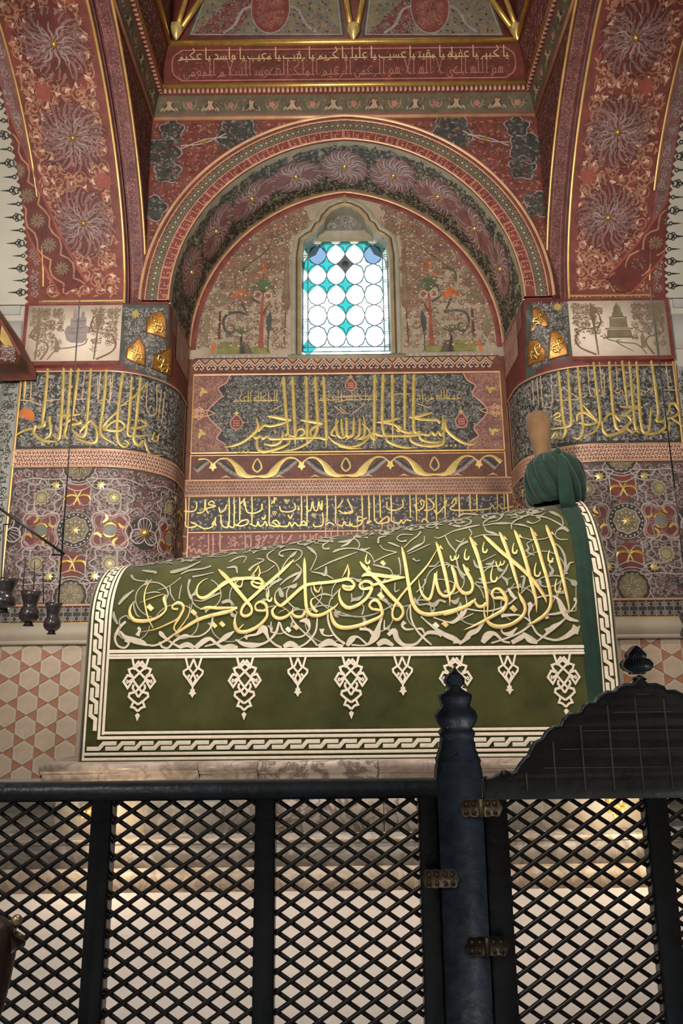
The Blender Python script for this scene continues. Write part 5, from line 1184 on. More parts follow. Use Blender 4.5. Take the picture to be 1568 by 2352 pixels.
# painted corbel of the neighbouring bay at the far left
g = G(); P = [py(p, 5.9)[[0, 2]] for p in ((-60, 640), (5, 735), (46, 815), (44, 835), (-60, 838))]; g.board(P, 5.9, 6.25, 'brown_red')
cb = st(g.obj('trim_6')); cb['label'] = 'painted corbel at the left edge under the white vault'
g = G(); m9 = px_y(5.9); g.add(stroke([(0, 735), (24, 775), (46, 815)], 6, smooth=False), m9, 'red', 0.004); g.add(poly([(4, 745), (18, 770), (30, 795), (14, 800), (0, 780)]), m9, 'gold_text', 0.003); fill(g, m9, (0, 790, 36, 832), 12, [('lilac', 'c'), ('mauve', 'l')], h=0.003); g.obj('corbel_painting', cb, kind='stuff')
# ================================================================== WALL CALLIGRAPHY (strokes measured on the photograph, laid on the real walls)
def calli(strokes, ox, oy, s, mp, m, w=28, h=0.010, ridge=0.010, barb=None):
    ts = []
    for q in strokes:
        P = tr(q, ox, oy, s, w); ts.append(stroke(P, ridge=ridge, k=5))
        if barb and abs(q[0][1] - q[1][1]) > abs(q[0][0] - q[1][0]) and q[0][1] < 260:      # barbed head of the tall letters
            x, y = P[0][0], P[0][1]; ww = w / s; d = barb
            ts.append(poly([(x - 0.1 * d * ww, y - 0.4 * ww), (x + 0.55 * d * ww, y + 0.4 * ww), (x - 1.0 * d * ww, y + 2.6 * ww), (x - 0.5 * d * ww, y + 0.9 * ww)]))
    return cat(ts)
g = G()
L5 = [[(945, 110, 30), (955, 250), (970, 450), (985, 590, 26), (960, 640, 22)], [(1025, 108, 28), (1040, 400), (1050, 620), (1050, 720, 6)], [(1150, 108, 30), (1155, 400), (1158, 620), (1158, 740, 8)],
 [(1230, 108, 30), (1240, 300), (1252, 480), (1245, 590), (1195, 670, 30), (1120, 725, 24), (1030, 760, 18), (930, 770, 5)], [(1305, 108, 30), (1320, 400), (1330, 600), (1328, 740, 6)],
 [(1420, 480, 18), (1420, 560, 30), (1435, 630, 30), (1475, 660, 16)], [(1465, 480, 18), (1470, 560, 28), (1485, 640, 26)], [(1510, 470, 18), (1512, 560, 30), (1520, 640, 30), (1568, 620, 14)],
 [(1440, 500, 14), (1400, 570, 26), (1375, 620, 24), (1420, 640, 16)], [(805, 458, 16), (880, 468, 32), (960, 485, 32), (1015, 494, 20)], [(1015, 494, 14), (930, 525, 28), (830, 548, 28), (770, 540, 28), (730, 580, 30), (720, 600, 18)],
 [(700, 475, 14), (718, 540, 28), (705, 585, 30), (660, 630, 30), (580, 690, 28), (490, 725, 24), (410, 738, 5)], [(668, 600, 20), (690, 655, 32), (740, 640, 22), (760, 660, 30), (800, 640, 22), (830, 662, 30), (930, 662, 28), (1100, 655, 28), (1250, 650, 26), (1325, 665, 30), (1350, 640, 20)],
 [(708, 650, 22), (710, 740, 32), (760, 778, 34), (860, 760, 30), (950, 728, 26), (1000, 690, 20), (990, 600, 18)], [(770, 708, 16), (850, 720, 28), (915, 690, 30), (940, 620, 26), (930, 590, 14)], [(1098, 492, 18), (1180, 505, 32), (1260, 518, 30), (1302, 526, 16)], [(1302, 526, 14), (1230, 552, 26), (1190, 590, 26), (1195, 640, 24)],
 [(1000, 632, 20), (1050, 640, 24), (1070, 590, 22), (1115, 572, 24), (1135, 610, 24), (1090, 640, 20)], [(530, 790, 12), (545, 780, 22), (560, 790, 12)], [(572, 786, 12), (585, 776, 22), (598, 786, 12)], [(614, 786, 12), (627, 776, 22), (640, 786, 12)],
 [(1345, 640, 16), (1400, 690, 26), (1480, 725, 28), (1568, 740, 24)], [(820, 420, 8), (930, 362, 10)], [(860, 585, 14), (870, 600, 18), (880, 612, 8)]]
g.add(calli(L5, 410, 840, 3.92, PW, 'gold_text', 32, barb=1), PW, 'gold_text', 0.010)
L6 = [[(300, 85, 28), (298, 300), (297, 560), (290, 690, 6)], [(372, 82, 28), (366, 300), (366, 500), (378, 580, 28), (400, 610, 20)], [(450, 85, 28), (454, 400), (455, 675, 6)], [(558, 82, 28), (558, 400), (557, 660, 6)], [(636, 80, 28), (632, 300), (632, 450), (642, 570, 28), (690, 570, 18)],
 [(790, 405, 14), (720, 425, 28), (650, 442, 28), (590, 446, 16)], [(590, 446, 12), (690, 462, 26), (790, 468, 26), (840, 470, 26), (860, 500, 20)], [(880, 430, 12), (888, 490, 28), (885, 560, 30)], [(905, 460, 14), (908, 530, 26), (940, 580, 28), (1000, 630, 28), (1070, 668, 28), (1140, 680, 20), (1178, 655, 5)],
 [(900, 560, 22), (870, 600, 26), (845, 570, 20), (820, 600, 26), (790, 575, 20), (760, 600, 26), (700, 590, 26), (600, 605, 26), (450, 605, 26), (350, 602, 26), (290, 580, 28), (270, 610, 24), (300, 640, 20), (320, 610, 16)],
 [(893, 590, 20), (885, 670, 28), (800, 692, 30), (690, 684, 28), (615, 650, 24), (600, 600, 16)], [(678, 560, 20), (690, 625, 26), (750, 655, 26), (830, 662, 22), (880, 650, 10)], [(398, 600, 20), (410, 650, 26), (490, 688, 28), (570, 705, 26), (655, 705, 5)], [(522, 452, 14), (440, 472, 28), (370, 485, 26), (315, 490, 12)], [(315, 490, 10), (420, 498, 24), (480, 515, 26), (530, 560, 28), (600, 580, 24), (650, 570, 12)],
 [(490, 520, 20), (520, 530, 24), (515, 565, 22), (485, 555, 18)], [(60, 445, 14), (62, 520, 26), (55, 600, 26), (20, 630, 12)], [(122, 445, 14), (120, 530, 26), (112, 600, 24), (55, 635, 12)], [(172, 450, 14), (172, 540, 26), (165, 600, 24), (115, 632, 12)], [(205, 440, 12), (215, 520, 24), (210, 600, 22), (160, 630, 12)], [(190, 500, 10), (245, 550, 18), (255, 590, 18), (200, 630, 20), (140, 632, 8)],
 [(-10, 690, 24), (80, 708, 26), (190, 715, 5)], [(265, 600, 12), (220, 650, 20), (150, 690, 22), (60, 700, 8)], [(905, 694, 10), (915, 688, 22), (925, 694, 10)], [(945, 694, 10), (955, 688, 22), (965, 694, 10)], [(983, 692, 10), (993, 686, 22), (1003, 692, 10)], [(665, 330, 8), (765, 365, 8)], [(725, 520, 10), (735, 530, 18), (745, 520, 8)]]
g.add(calli(L6, 780, 840, 3.733, PW, 'gold_text', 30, barb=-1), PW, 'gold_text', 0.010)
g.obj('great_inscription', wall_back, smooth=True)
g = G()   # thin kufic line set between the tall letters
for x0, x1 in ((1.18, 0.72), (-0.72, -1.18), (0.32, -0.30)):
    g.add(script('ALmLkLLH ALhkM' if x0 < 1 else 'hmDALLH mn Ae', max(x0, x1), min(x0, x1), Zw(919), 0.085, 0.008), MW, 'gold_text', 0.008)
for a, b in (((1400, 365), (1500, 440)), ((1410, 330), (1568, 300)), ((1380, 290), (1568, 280))): g.add(stroke(tr([a, b], 410, 840, 3.92, 8), smooth=False), PW, 'pink_gold', 0.008)
for a, b in (((0, 360), (75, 420)), ((100, 420), (220, 325)), ((0, 262), (280, 262)), ((410, 246), (600, 244))): g.add(stroke(tr([a, b], 780, 840, 3.733, 8), smooth=False), PW, 'pink_gold', 0.008)
g.obj('thin_kufic_line', wall_back)
# lower yellow inscription, two lines
g = G(); ts = []
for x, a, b in ((65, 445, 690), (240, 455, 560), (455, 440, 700), (500, 440, 690), (550, 440, 650), (660, 430, 690), (815, 430, 690), (1105, 425, 690), (1155, 425, 700), (1335, 420, 665), (1412, 420, 680), (590, 450, 520), (860, 440, 500), (1290, 470, 560)): ts.append(stroke(tr([(x, a, 9), (x + 3, (a + b) / 2, 13), (x, b, 9)], 410, 1030, 3.92)))
for q in ([(60, 660), (70, 705), (120, 712), (165, 690), (110, 665)], [(160, 690), (230, 722), (290, 715), (325, 680), (335, 620)], [(300, 690), (320, 660), (340, 700)], [(380, 600), (392, 690), (440, 715), (450, 660)], [(455, 700), (490, 715), (505, 690)], [(505, 685), (560, 700), (620, 680), (622, 645), (570, 655), (530, 690)], [(640, 680), (700, 702), (715, 660), (730, 700), (760, 690), (780, 660), (800, 700)], [(815, 690), (870, 705), (910, 690), (880, 650), (850, 665), (905, 700), (980, 702), (1000, 665), (1020, 702), (1045, 670), (1085, 700), (1125, 655), (1145, 690), (1105, 690)], [(1210, 680), (1230, 705), (1290, 695), (1302, 650), (1295, 580)], [(1320, 690), (1360, 670), (1400, 692)], [(1420, 680), (1470, 700), (1490, 660), (1510, 695), (1568, 680)],
 [(40, 565), (120, 570), (160, 545), (165, 480)], [(165, 585), (230, 565), (240, 470)], [(270, 590), (255, 545), (335, 520), (270, 505), (300, 475), (325, 500)], [(365, 530), (375, 575), (410, 560), (440, 505)], [(600, 480), (615, 570), (680, 585), (745, 555), (752, 500)], [(910, 520), (925, 565), (1000, 572), (1052, 545), (1042, 495)], [(1070, 545), (1085, 555), (1078, 530)], [(1148, 525), (1165, 560), (1190, 555), (1205, 480), (1220, 552), (1250, 555), (1262, 480), (1280, 552), (1292, 470)], [(560, 500), (600, 450)], [(835, 500), (880, 445)], [(1430, 540), (1480, 470)], [(1440, 560), (1500, 590), (1568, 560)], [(750, 620), (768, 640), (785, 605)], [(985, 600), (1005, 628), (1025, 600)]): ts.append(stroke(tr(q, 410, 1030, 3.92, 12)))
for c in ((975, 480), (865, 585), (1220, 605)): ts.append(xf(cat([ring(0.4, 0.2, 10, 0, 0.4), ring(0.4, 0.2, 10, -0.4, -0.3), ring(0.4, 0.2, 10, 0.4, -0.3)]), 410 + c[0] / 3.92, 1030 + c[1] / 3.92, 0, 6))
for x, a, b in ((155, 400, 600), (215, 400, 640), (260, 400, 640), (312, 400, 610), (410, 395, 640), (575, 390, 610), (630, 390, 640), (720, 390, 640), (805, 385, 640), (880, 380, 620), (1005, 380, 600), (1100, 380, 555), (1160, 375, 560), (1340, 375, 550), (1400, 370, 545)): ts.append(stroke(tr([(x, a, 9), (x + 4, (a + b) / 2, 13), (x + 6, b, 9)], 790, 1030, 3.824)))
for q in ([(0, 560), (40, 570), (75, 555), (30, 450)], [(50, 640), (60, 680), (130, 680), (170, 620), (120, 600), (130, 640), (200, 610)], [(215, 640), (200, 660), (240, 640)], [(265, 620), (300, 660), (390, 645), (380, 600), (310, 650)], [(415, 640), (480, 662), (500, 630), (520, 660), (545, 630), (590, 640)], [(375, 470), (380, 530), (450, 545), (515, 510), (510, 450)], [(620, 490), (640, 545), (690, 520), (700, 470), (670, 460), (680, 500)], [(700, 545), (760, 540), (790, 500), (740, 440)], [(790, 540), (815, 575), (870, 520), (900, 460), (870, 480)], [(940, 490), (970, 440), (980, 480), (930, 530), (1000, 545), (1250, 535), (1300, 500), (1320, 535), (1360, 500), (1380, 530), (1440, 520), (1490, 500), (1485, 440)], [(680, 650), (700, 620), (740, 650)], [(1000, 600), (1060, 575), (1180, 585)]): ts.append(stroke(tr(q, 790, 1030, 3.824, 12)))
g.add(cat(ts), PW, 'gold_text', 0.008); g.obj('yellow_inscription', wall_back)
g = G(); ts = []     # red lower inscription
for x in (270, 310, 650, 935, 1130, 1185, 1235, 600, 375): ts.append(stroke(tr([(x, 770, 10), (x + 2, 860, 13), (x, 950 if x < 700 else 850, 10)], 410, 1030, 3.92)))
for q in ([(20, 930), (60, 950), (100, 880), (110, 930), (140, 900), (160, 945), (190, 910), (215, 950), (265, 945)], [(375, 780), (380, 915), (490, 912), (600, 912)], [(690, 800), (725, 785), (735, 820), (700, 820), (730, 850), (690, 885), (760, 880)], [(755, 850), (800, 780)], [(855, 870), (910, 780)], [(970, 850), (1020, 780)], [(20, 790), (90, 800)], [(180, 830), (235, 780)]): ts.append(stroke(tr(q, 410, 1030, 3.92, 13)))
ts.append(xf(ring(lambda a: 0.6 + 0.3 * np.cos(6 * a), 0.14, 48), 410 + 490 / 3.92, 1030 + 850 / 3.92, 0, 12))
g.add(cat(ts), PW, 'pink', 0.008); g.add(script('ALmLk ALmntsR bALLH ALsLtAn', 1.55, -0.35, 3.02, 0.16, 0.013), MW, 'pink', 0.008); g.obj('red_inscription', wall_back)
# pier inscriptions
g = G()
A7 = [[(155, 110, 14), (150, 250), (140, 390, 8)], [(355, 110, 18), (345, 250), (325, 450), (305, 600, 24), (330, 640, 18)], [(497, 105, 18), (490, 300), (475, 560), (460, 720), (440, 760, 12)], [(562, 110, 18), (550, 300), (525, 600), (505, 700), (540, 745, 16)], [(632, 110, 18), (605, 330), (580, 520, 18)], [(742, 112, 18), (728, 300), (708, 560), (690, 700), (640, 720, 20), (575, 660, 22), (560, 620, 20), (640, 600, 24), (655, 570, 16)],
 [(882, 118, 18), (868, 300), (845, 500), (825, 640), (850, 720, 24), (960, 788, 8)], [(1028, 150, 18), (1008, 300), (985, 500), (975, 650), (985, 760), (1040, 815, 20), (1080, 780, 16), (1040, 750, 10)], [(1108, 180, 14), (1095, 400), (1080, 600), (1072, 700, 18), (1130, 720, 20), (1270, 705, 12)], [(1188, 190, 18), (1165, 400), (1145, 600), (1125, 740), (1170, 800, 24), (1215, 760, 18), (1270, 880, 16), (1380, 885, 8)],
 [(440, 525, 20), (540, 530, 24), (650, 518, 14)], [(640, 600, 18), (580, 560, 18), (520, 600, 18)], [(640, 680, 16), (690, 620, 22), (740, 580, 22), (790, 650, 20), (790, 760, 24), (720, 775, 24), (600, 735, 14)], [(245, 620, 24), (230, 690, 26), (310, 755, 26), (440, 765, 10)], [(260, 640, 18), (320, 620, 24), (330, 580, 18)], [(60, 712, 12), (140, 665, 20), (220, 645, 20)], [(330, 740, 14), (380, 690, 20), (370, 560, 22), (385, 540, 10)], [(985, 488, 12), (900, 570, 20), (850, 640, 20), (910, 665, 24), (1010, 665, 22), (1045, 620, 20), (990, 575, 18), (920, 600, 16), (870, 660, 10)], [(1095, 640, 18), (1180, 640, 24), (1240, 610, 20), (1180, 570, 18)],
 [(1310, 680, 12), (1290, 740, 16), (1330, 760, 16), (1345, 700, 12)], [(400, 700, 14), (440, 740, 18), (470, 720, 14)], [(1240, 240, 10), (1130, 360, 18), (1040, 420, 10)]]
g.add(calli([[(p[0], p[1], 1.2 * (p[2] if len(p) > 2 else 24)) for p in q_] for q_ in A7], 20, 820, 3.92, px_pier, 'gold_text', 26, barb=1), px_pier, 'gold_text', 0.008)
thin_ = [[(805, 200), (808, 400), (860, 410), (850, 370), (880, 380), (910, 405), (915, 200)], [(940, 400), (980, 420), (1000, 445), (1060, 420)], [(210, 120), (200, 380)], [(690, 120), (660, 390)], [(940, 160), (920, 380)], [(830, 120), (810, 380)], [(110, 390), (200, 400), (290, 440)], [(340, 395), (460, 385)], [(1245, 220), (1240, 480), (1320, 510), (1330, 250)], [(1370, 300), (1340, 560)], [(1400, 320), (1370, 600)], [(610, 385), (700, 380)]]
g.add(cat([stroke(tr(q, 20, 820, 3.92, 9)) for q in thin_]), px_pier, 'text_cream', 0.007)
g.add(stroke([(46, 962, 3), (52, 950, 16), (66, 953, 24), (78, 970, 4)]), px_pier, 'orange', 0.0075)
g.obj('pier_inscription', pier_l, smooth=True)
g = G()
A8 = [[(415, 180, 18), (435, 400), (458, 620), (480, 720), (450, 795, 22), (410, 790, 20), (385, 745, 18), (350, 800, 10)], [(500, 160, 16), (515, 400), (530, 640), (500, 690, 20), (340, 712, 12)], [(590, 132, 18), (610, 350), (630, 560), (640, 720), (600, 800, 20), (545, 790, 18)], [(735, 92, 18), (765, 330), (795, 560), (790, 660), (740, 740, 20), (640, 782, 6)], [(880, 88, 18), (900, 330), (920, 560), (945, 690), (985, 725, 22), (1040, 680, 20), (1085, 640, 20), (1050, 590, 20), (980, 590, 14)], [(1000, 82, 18), (1028, 300), (1050, 500, 16)], [(1066, 88, 18), (1088, 300), (1105, 500), (1125, 700), (1160, 745, 14)], [(1132, 88, 18), (1150, 300), (1162, 520), (1180, 680), (1205, 745, 24), (1250, 720, 22), (1268, 520, 14)], [(1270, 80, 18), (1305, 300), (1335, 560, 22), (1310, 600, 18)],
 [(978, 505, 14), (1080, 508, 22), (1192, 512, 12)], [(1190, 512, 10), (1080, 540, 20), (1010, 590, 20)], [(640, 492, 10), (700, 560, 20), (770, 640, 14)], [(585, 645, 14), (590, 580, 22), (650, 560, 24), (730, 610, 22), (765, 650, 18), (690, 672, 22), (600, 655, 14)], [(830, 635, 14), (880, 575, 22), (930, 580, 22), (980, 640, 18)], [(815, 640, 14), (825, 720, 22), (870, 772, 24), (950, 755, 24), (1030, 720, 20), (1060, 665, 16)], [(1420, 500, 14), (1480, 475, 24), (1530, 545, 24), (1480, 600, 20), (1400, 610, 18), (1435, 540, 18), (1440, 490, 14)], [(1330, 590, 22), (1325, 640, 22), (1380, 640, 18), (1405, 600, 18), (1400, 690, 24), (1330, 745, 24), (1210, 765, 18)], [(1450, 610, 14), (1500, 640, 20), (1568, 690, 16)], [(1440, 640, 12), (1430, 730, 20), (1380, 745, 12)], [(370, 590, 14), (410, 560, 18), (430, 590, 14), (370, 620, 18), (450, 640, 20)], [(1040, 700, 16), (1100, 745, 20), (1150, 700, 14)]]
g.add(calli([[(p[0], p[1], 1.2 * (p[2] if len(p) > 2 else 24)) for p in q_] for q_ in A8], 1180, 810, 4.041, px_pier, 'gold_text', 26, barb=-1), px_pier, 'gold_text', 0.008)
thin_ = [[(790, 90), (805, 250), (820, 385)], [(940, 88), (960, 355)], [(680, 110), (705, 390), (760, 395), (740, 350), (790, 350), (770, 395), (830, 385), (835, 200)], [(250, 215), (262, 400), (272, 505)], [(215, 240), (235, 490)], [(175, 260), (190, 490)], [(345, 200), (355, 480), (280, 510)], [(1405, 90), (1430, 340)], [(1490, 90), (1510, 320)], [(920, 350), (960, 375), (1000, 355), (1020, 405), (1100, 380), (1120, 320)], [(1170, 350), (1220, 370), (1260, 340), (1290, 380)], [(1360, 350), (1440, 350), (1530, 350)], [(400, 450), (520, 440), (600, 430), (680, 400)], [(450, 320), (560, 400), (620, 440)]]
g.add(cat([stroke(tr(q, 1180, 810, 4.041, 9)) for q in thin_]), px_pier, 'text_cream', 0.007)
g.obj('pier_inscription', pier_r, smooth=True)

# ================================================================== MARBLE PLATFORM
PLX0, PLX1 = xof(97, 1755, 5.02), 2.12
plat = thing('marble_platform', 'stepped grey and cream marble platform under the green cenotaph', 'platform', (0, 5.3, FLOOR))
ZLT = zof(1747, 5.08, 500)
g = G(); g.box(-2.9, 4.75, FLOOR, 2.95, 6.22, 0.51, 'brown_marble'); g.obj('lower_step', plat)
g = G(); g.box(-2.55, 4.86, 0.51, 2.6, 6.22, 0.672, 'grey_marble'); g.box(-2.56, 4.85, 0.645, 2.61, 4.87, 0.674, 'brown_marble'); g.obj('upper_step', plat)
xs = [PLX0 + 0.08, xof(330, 1880, 5.02), -0.55, 0.18, 0.72, xof(1290, 1870, 5.02), PLX1 - 0.1]
for i in range(6):
    m = 'cream_marble' if i in (0, 5) else ('vein_marble' if i in (2, 3) else 'grey_marble')
    g = G(); d = 0.06 if i in (0, 5) else 0.0
    g.box(xs[i] + 0.003, 5.02 + d, 0.672, xs[i + 1] - 0.003, 6.2, ZLT - 0.11, m); g.obj('plinth_slab', plat)
bnd = [PLX0, -1.0, xof(592, 1760, 5.0), xof(868, 1760, 5.0), 1.2, PLX1]
for i in range(5):
    g = G(); a, b = bnd[i] + 0.0015, bnd[i + 1] - 0.0015; m = 'vein_marble' if i == 2 else 'ledge_marble'
    prof = [(5.05, -0.125), (5.02, -0.11), (5.02, -0.075), (4.985, -0.068), (4.985, -0.055), (4.96, -0.045), (4.955, -0.008), (4.965, 0.0), (6.2, 0.0)]
    V = [(x, y, ZLT + z) for x in (a, b) for y, z in prof]; k = len(prof)
    g.raw(V, [(j, j + 1, j + 1 + k, j + k) for j in range(k - 1)], [(0, j + 1, j) for j in range(1, k - 1)] + [(k, k + j, k + j + 1) for j in range(1, k - 1)], m); g.obj('ledge_stone', plat)
for x, y in ((210, 1862), (1412, 1850)):
    p = py((x, y), 5.07); g = G(); mp = wall_xz(5.075)
    g.add(xf(cat([ring(lambda a: 0.7 + 0.2 * np.cos(5 * a), 0.25, 40, ridge=0.06), star(0.5, 6, 0.5, 0, 0, 0.1), leaf(0, -0.6, 4.71, 0.7, 0.5, 0)]), p[0], p[2], 0, 0.065), mp, 'gold_bright', 0.004); g.obj('gilt_rosette', plat, label='gilt rosette')

# ================================================================== CENOTAPH UNDER ITS EMBROIDERED CLOTH
YF, BD, Z0c = 5.08, 0.56, None
XL, XR = xof(184, 1735, YF), xof(1436, 1700, YF)
ZBc = ZLT + 0.003; HV = 0.92
ZTL, ZTR = 2.47, 2.965
def ztop(x): return ZTL + (ZTR - ZTL) * (x - XL) / (XR - XL)
KP = 0.66
def cloth_map(V):      # u = x, v = length up the front from the hem (then over the top)
    x = V[:, 0]; v = V[:, 1]; ph = np.clip((v - HV) / KP, 0, math.pi); low = v < HV; b = ztop(x) - (ZBc + HV)
    lean = 0.012
    y = np.where(low, YF + 0.0 * v, YF + BD - BD * np.cos(ph)); z = np.where(low, ZBc + v, ZBc + HV + b * np.sin(ph))
    n = np.column_stack([np.zeros(len(x)), np.where(low, -1, -np.cos(ph) * b), np.where(low, 0, np.sin(ph) * BD)]); n /= np.linalg.norm(n, axis=1)[:, None]
    return np.column_stack([x, y, z]), n
def inside_cloth(p):
    b = ztop(p[:, 0]) - (ZBc + HV); dz = np.clip((p[:, 2] - ZBc - HV) / b, 0, None); dy = (p[:, 1] - YF - BD) / BD
    return dy * dy + dz * dz <= 1
def nrm_cloth(p):
    b = ztop(p[:, 0]) - (ZBc + HV); dz = np.clip((p[:, 2] - ZBc - HV), 0, None) / b ** 2; dy = (p[:, 1] - YF - BD) / BD ** 2
    n = np.column_stack([np.zeros(len(p)), dy, dz]); low = p[:, 2] < ZBc + HV; n[low] = [0, -1, 0]; return n / np.linalg.norm(n, axis=1)[:, None]
px_cloth = px_hit(inside_cloth, 4.9, 5.75, nrm_cloth, 160)
ceno = thing('cenotaph', 'barrel topped cenotaph draped in green velvet with gold calligraphy', 'cenotaph', ((XL + XR) / 2, YF + BD, ZBc))
VT = HV + KP * math.pi
g = G(); vs = np.concatenate([np.linspace(0, HV, 8), HV + np.linspace(0.02, 1, 40) * KP * math.pi]); us = np.linspace(XL, XR, 40)
U, Vv = np.meshgrid(us, vs, indexing='ij'); t = rect(0, 0, 1, 1, len(us) - 1, len(vs) - 1); t.V = np.stack([U.ravel(), Vv.ravel()], 1)
p_, n_ = cloth_map(t.V); wob = 0.004 * np.sin(p_[:, 0] * 7 + p_[:, 2] * 3) * np.sin(p_[:, 2] * 5 + 1) * 0.4; g.raw(p_ + n_ * (wob - 0.004)[:, None], t.Q, t.R, 'velvet')
for x, e in ((XL, -1), (XR, 1)):       # end falls of the cloth
    P, nn = cloth_map(np.column_stack([np.full(len(vs), x), vs])); k = len(P)
    P2 = P - nn * 0.03; P2[:, 0] += e * 0.02
    i = np.arange(k - 1); c = np.array([[x + e * 0.025, YF + BD, ZBc + 0.6]])
    g.raw(np.vstack([P - nn * 0.004, P2, c]), np.stack([i, i + 1, i + 1 + k, i + k], 1), [(j + k, j + k + 1, 2 * k) for j in range(k - 1)] + [(2 * k - 1, k, 2 * k)], 'velvet_edge')
cover = g.obj('velvet_cover', ceno, smooth=True)
q = 0.00296
def cs(t, m, h=0.003): gC.add(t, cloth_map, m, h)
# hem and end borders in white thread
gC = G(); nU = 60
def hline(y0, y1, u0, u1, m='thread_white'):
    gC.add(stroke([(u, (y0 + y1) / 2 * q) for u in np.linspace(u0, u1, 30)], abs(y1 - y0) * q, smooth=False, ridge=0.002), cloth_map, m, 0.003)
def vline(d0, d1, v0, v1, side):
    u = XL + (d0 + d1) / 2 * q if side < 0 else XR - (d0 + d1) / 2 * q
    gC.add(stroke([(u, v) for v in np.linspace(v0, v1, 60)], abs(d1 - d0) * q, smooth=False, ridge=0.002), cloth_map, 'thread_white', 0.003)
VE = HV + KP * 1.9
for d0, d1, y in ((4.5, 9.5, 4.5), (36, 42, 47), (45, 51, 57)):
    for sd in (-1, 1): vline(d0, d1, (2 if d0 < 10 else d0 + 11) * q, VE, sd)
for y0, y1, ins in ((1.5, 7.5, 4.5), (12, 18.5, 9), (46, 53, 36), (57, 63, 45)): hline(y0, y1, XL + ins * q, XR - ins * q)
gC.obj('border_stripe', cover)
gC = G(); pch = 41 * q; b0, b1 = 22 * q, 42.5 * q
def zig(p): return [(0, 0.23), (0.66 * p, 0.23), (0.90 * p, 0.77), (1.60 * p, 0.77)]
z = stroke([(a, b) for a, b in zig(1.0)], 0.001, smooth=False)
def zigs(n0, n1, f):
    for i in range(n0, n1):
        P = [(i + a, b) for a, b in zig(1.0)]; P = [f(a, b) for a, b in P]; gC.add(stroke(P, 8.8 * q, smooth=False, ridge=0.002), cloth_map, 'thread_white', 0.003)
NB = int((XR - XL - 70 * q) / pch) - 1
zigs(0, NB + 1, lambda a, b: (XL + 14 * q + a * pch, b0 + b * (b1 - b0)))
pv = 36 * q; NV = int((VE - 30 * q) / pv) - 1
zigs(0, NV, lambda a, b: (XL + (12 + 22 * b) * q, VE - a * pv)); zigs(0, NV, lambda a, b: (XR - (34 - 22 * b) * q, VE - a * pv))
gC.obj('key_meander', cover, kind='stuff')
# triple rule between the two fields
VR = [zof(y, YF, 500) - ZBc for y in (1494, 1502.5, 1508.5)]
gC = G()
for v, w in zip(VR, (7.5, 4.5, 5.5)): gC.add(stroke([(u, v + 0.0 * u) for u in np.linspace(XL + 51 * q, XR - 51 * q, 40)], w * q, smooth=False, ridge=0.002), cloth_map, 'thread_white', 0.003)
gC.obj('triple_rule', cover)
# hanging knotwork pendants
def mir(ts): return ts + [xf(t, 0, 0, 0, -1, 1) for t in ts]
wb = 40
big = cat(mir([stroke([(-40, 110), (40, 200), (-0, 215)], wb, smooth=False) if False else stroke([(145, 100), (105, 255), (0, 355), (-100, 455), (-195, 520)], wb, smooth=False), stroke([(20, 150), (110, 270), (195, 300), (172, 370), (120, 420)], wb, smooth=False), stroke([(110, 300), (0, 215), (-30, 170)], wb, smooth=False), stroke([(120, 420), (100, 500), (30, 590), (-55, 690), (-150, 715)], wb, smooth=False), stroke([(120, 430), (215, 400), (280, 510), (200, 620), (150, 545), (115, 470)], wb, smooth=False), stroke([(200, 480), (225, 510), (200, 545)], 26), stroke([(95, 560), (110, 620), (70, 690), (160, 712), (172, 770), (100, 835), (0, 905)], wb, smooth=False), stroke([(80, 850), (118, 945), (60, 960), (0, 1020)], wb, smooth=False), stroke([(0, 780), (60, 690)], wb, smooth=False)]) + [poly([(0, 1045), (45, 1085), (30, 1120), (0, 1195), (-30, 1120), (-45, 1085)])])
ws = 36
small = cat(mir([stroke([(140, 110), (95, 270), (0, 380), (-50, 480), (0, 590)], ws, smooth=False), stroke([(0, 130), (55, 265), (170, 340), (165, 390), (90, 480), (0, 605)], ws, smooth=False), stroke([(60, 400), (95, 450)], ws, smooth=False)]) + [stroke([(0, 590), (0, 650)], 34, smooth=False), poly([(0, 630), (42, 660), (40, 700), (72, 725), (35, 745), (0, 805), (-35, 745), (-72, 725), (-40, 700), (-42, 660)])])
sc_ = 0.00296 / 7.84
for i, x in enumerate((323, 445, 563, 684, 805, 923, 1044, 1165, 1290)):
    gC = G(); t = big if i % 2 == 0 else small
    u = xof(x - (1.0 if x > 784 else -1.0) * 0, 1510, YF)
    gC.add(T(t.V * [sc_, -sc_] + [u, VR[2] + 0.035], t.H, t.Q, t.R[:, ::-1]), cloth_map, 'thread_white', 0.0035); gC.obj('pendant', cover)
# silver-white scrollwork behind the writing
gC = G()
R1, R2, R3, R4 = (240, 1250, 4.9), (500, 1230, 4.9), (760, 1220, 4.9), (1040, 1170, 4.9)
def wv(pts, R, w=None, m='thread_scroll', h=0.003):
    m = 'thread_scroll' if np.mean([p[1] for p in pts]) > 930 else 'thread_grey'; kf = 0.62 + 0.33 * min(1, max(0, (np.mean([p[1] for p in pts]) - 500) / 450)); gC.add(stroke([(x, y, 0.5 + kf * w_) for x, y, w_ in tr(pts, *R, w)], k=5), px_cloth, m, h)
def wl(x, y, a, L, w, R, bend=0.3, m='thread_white'): gC.add(leaf(R[0] + x / R[2], R[1] + y / R[2], a, L / R[2], w / R[2], bend, 8), px_cloth, m, 0.0032)
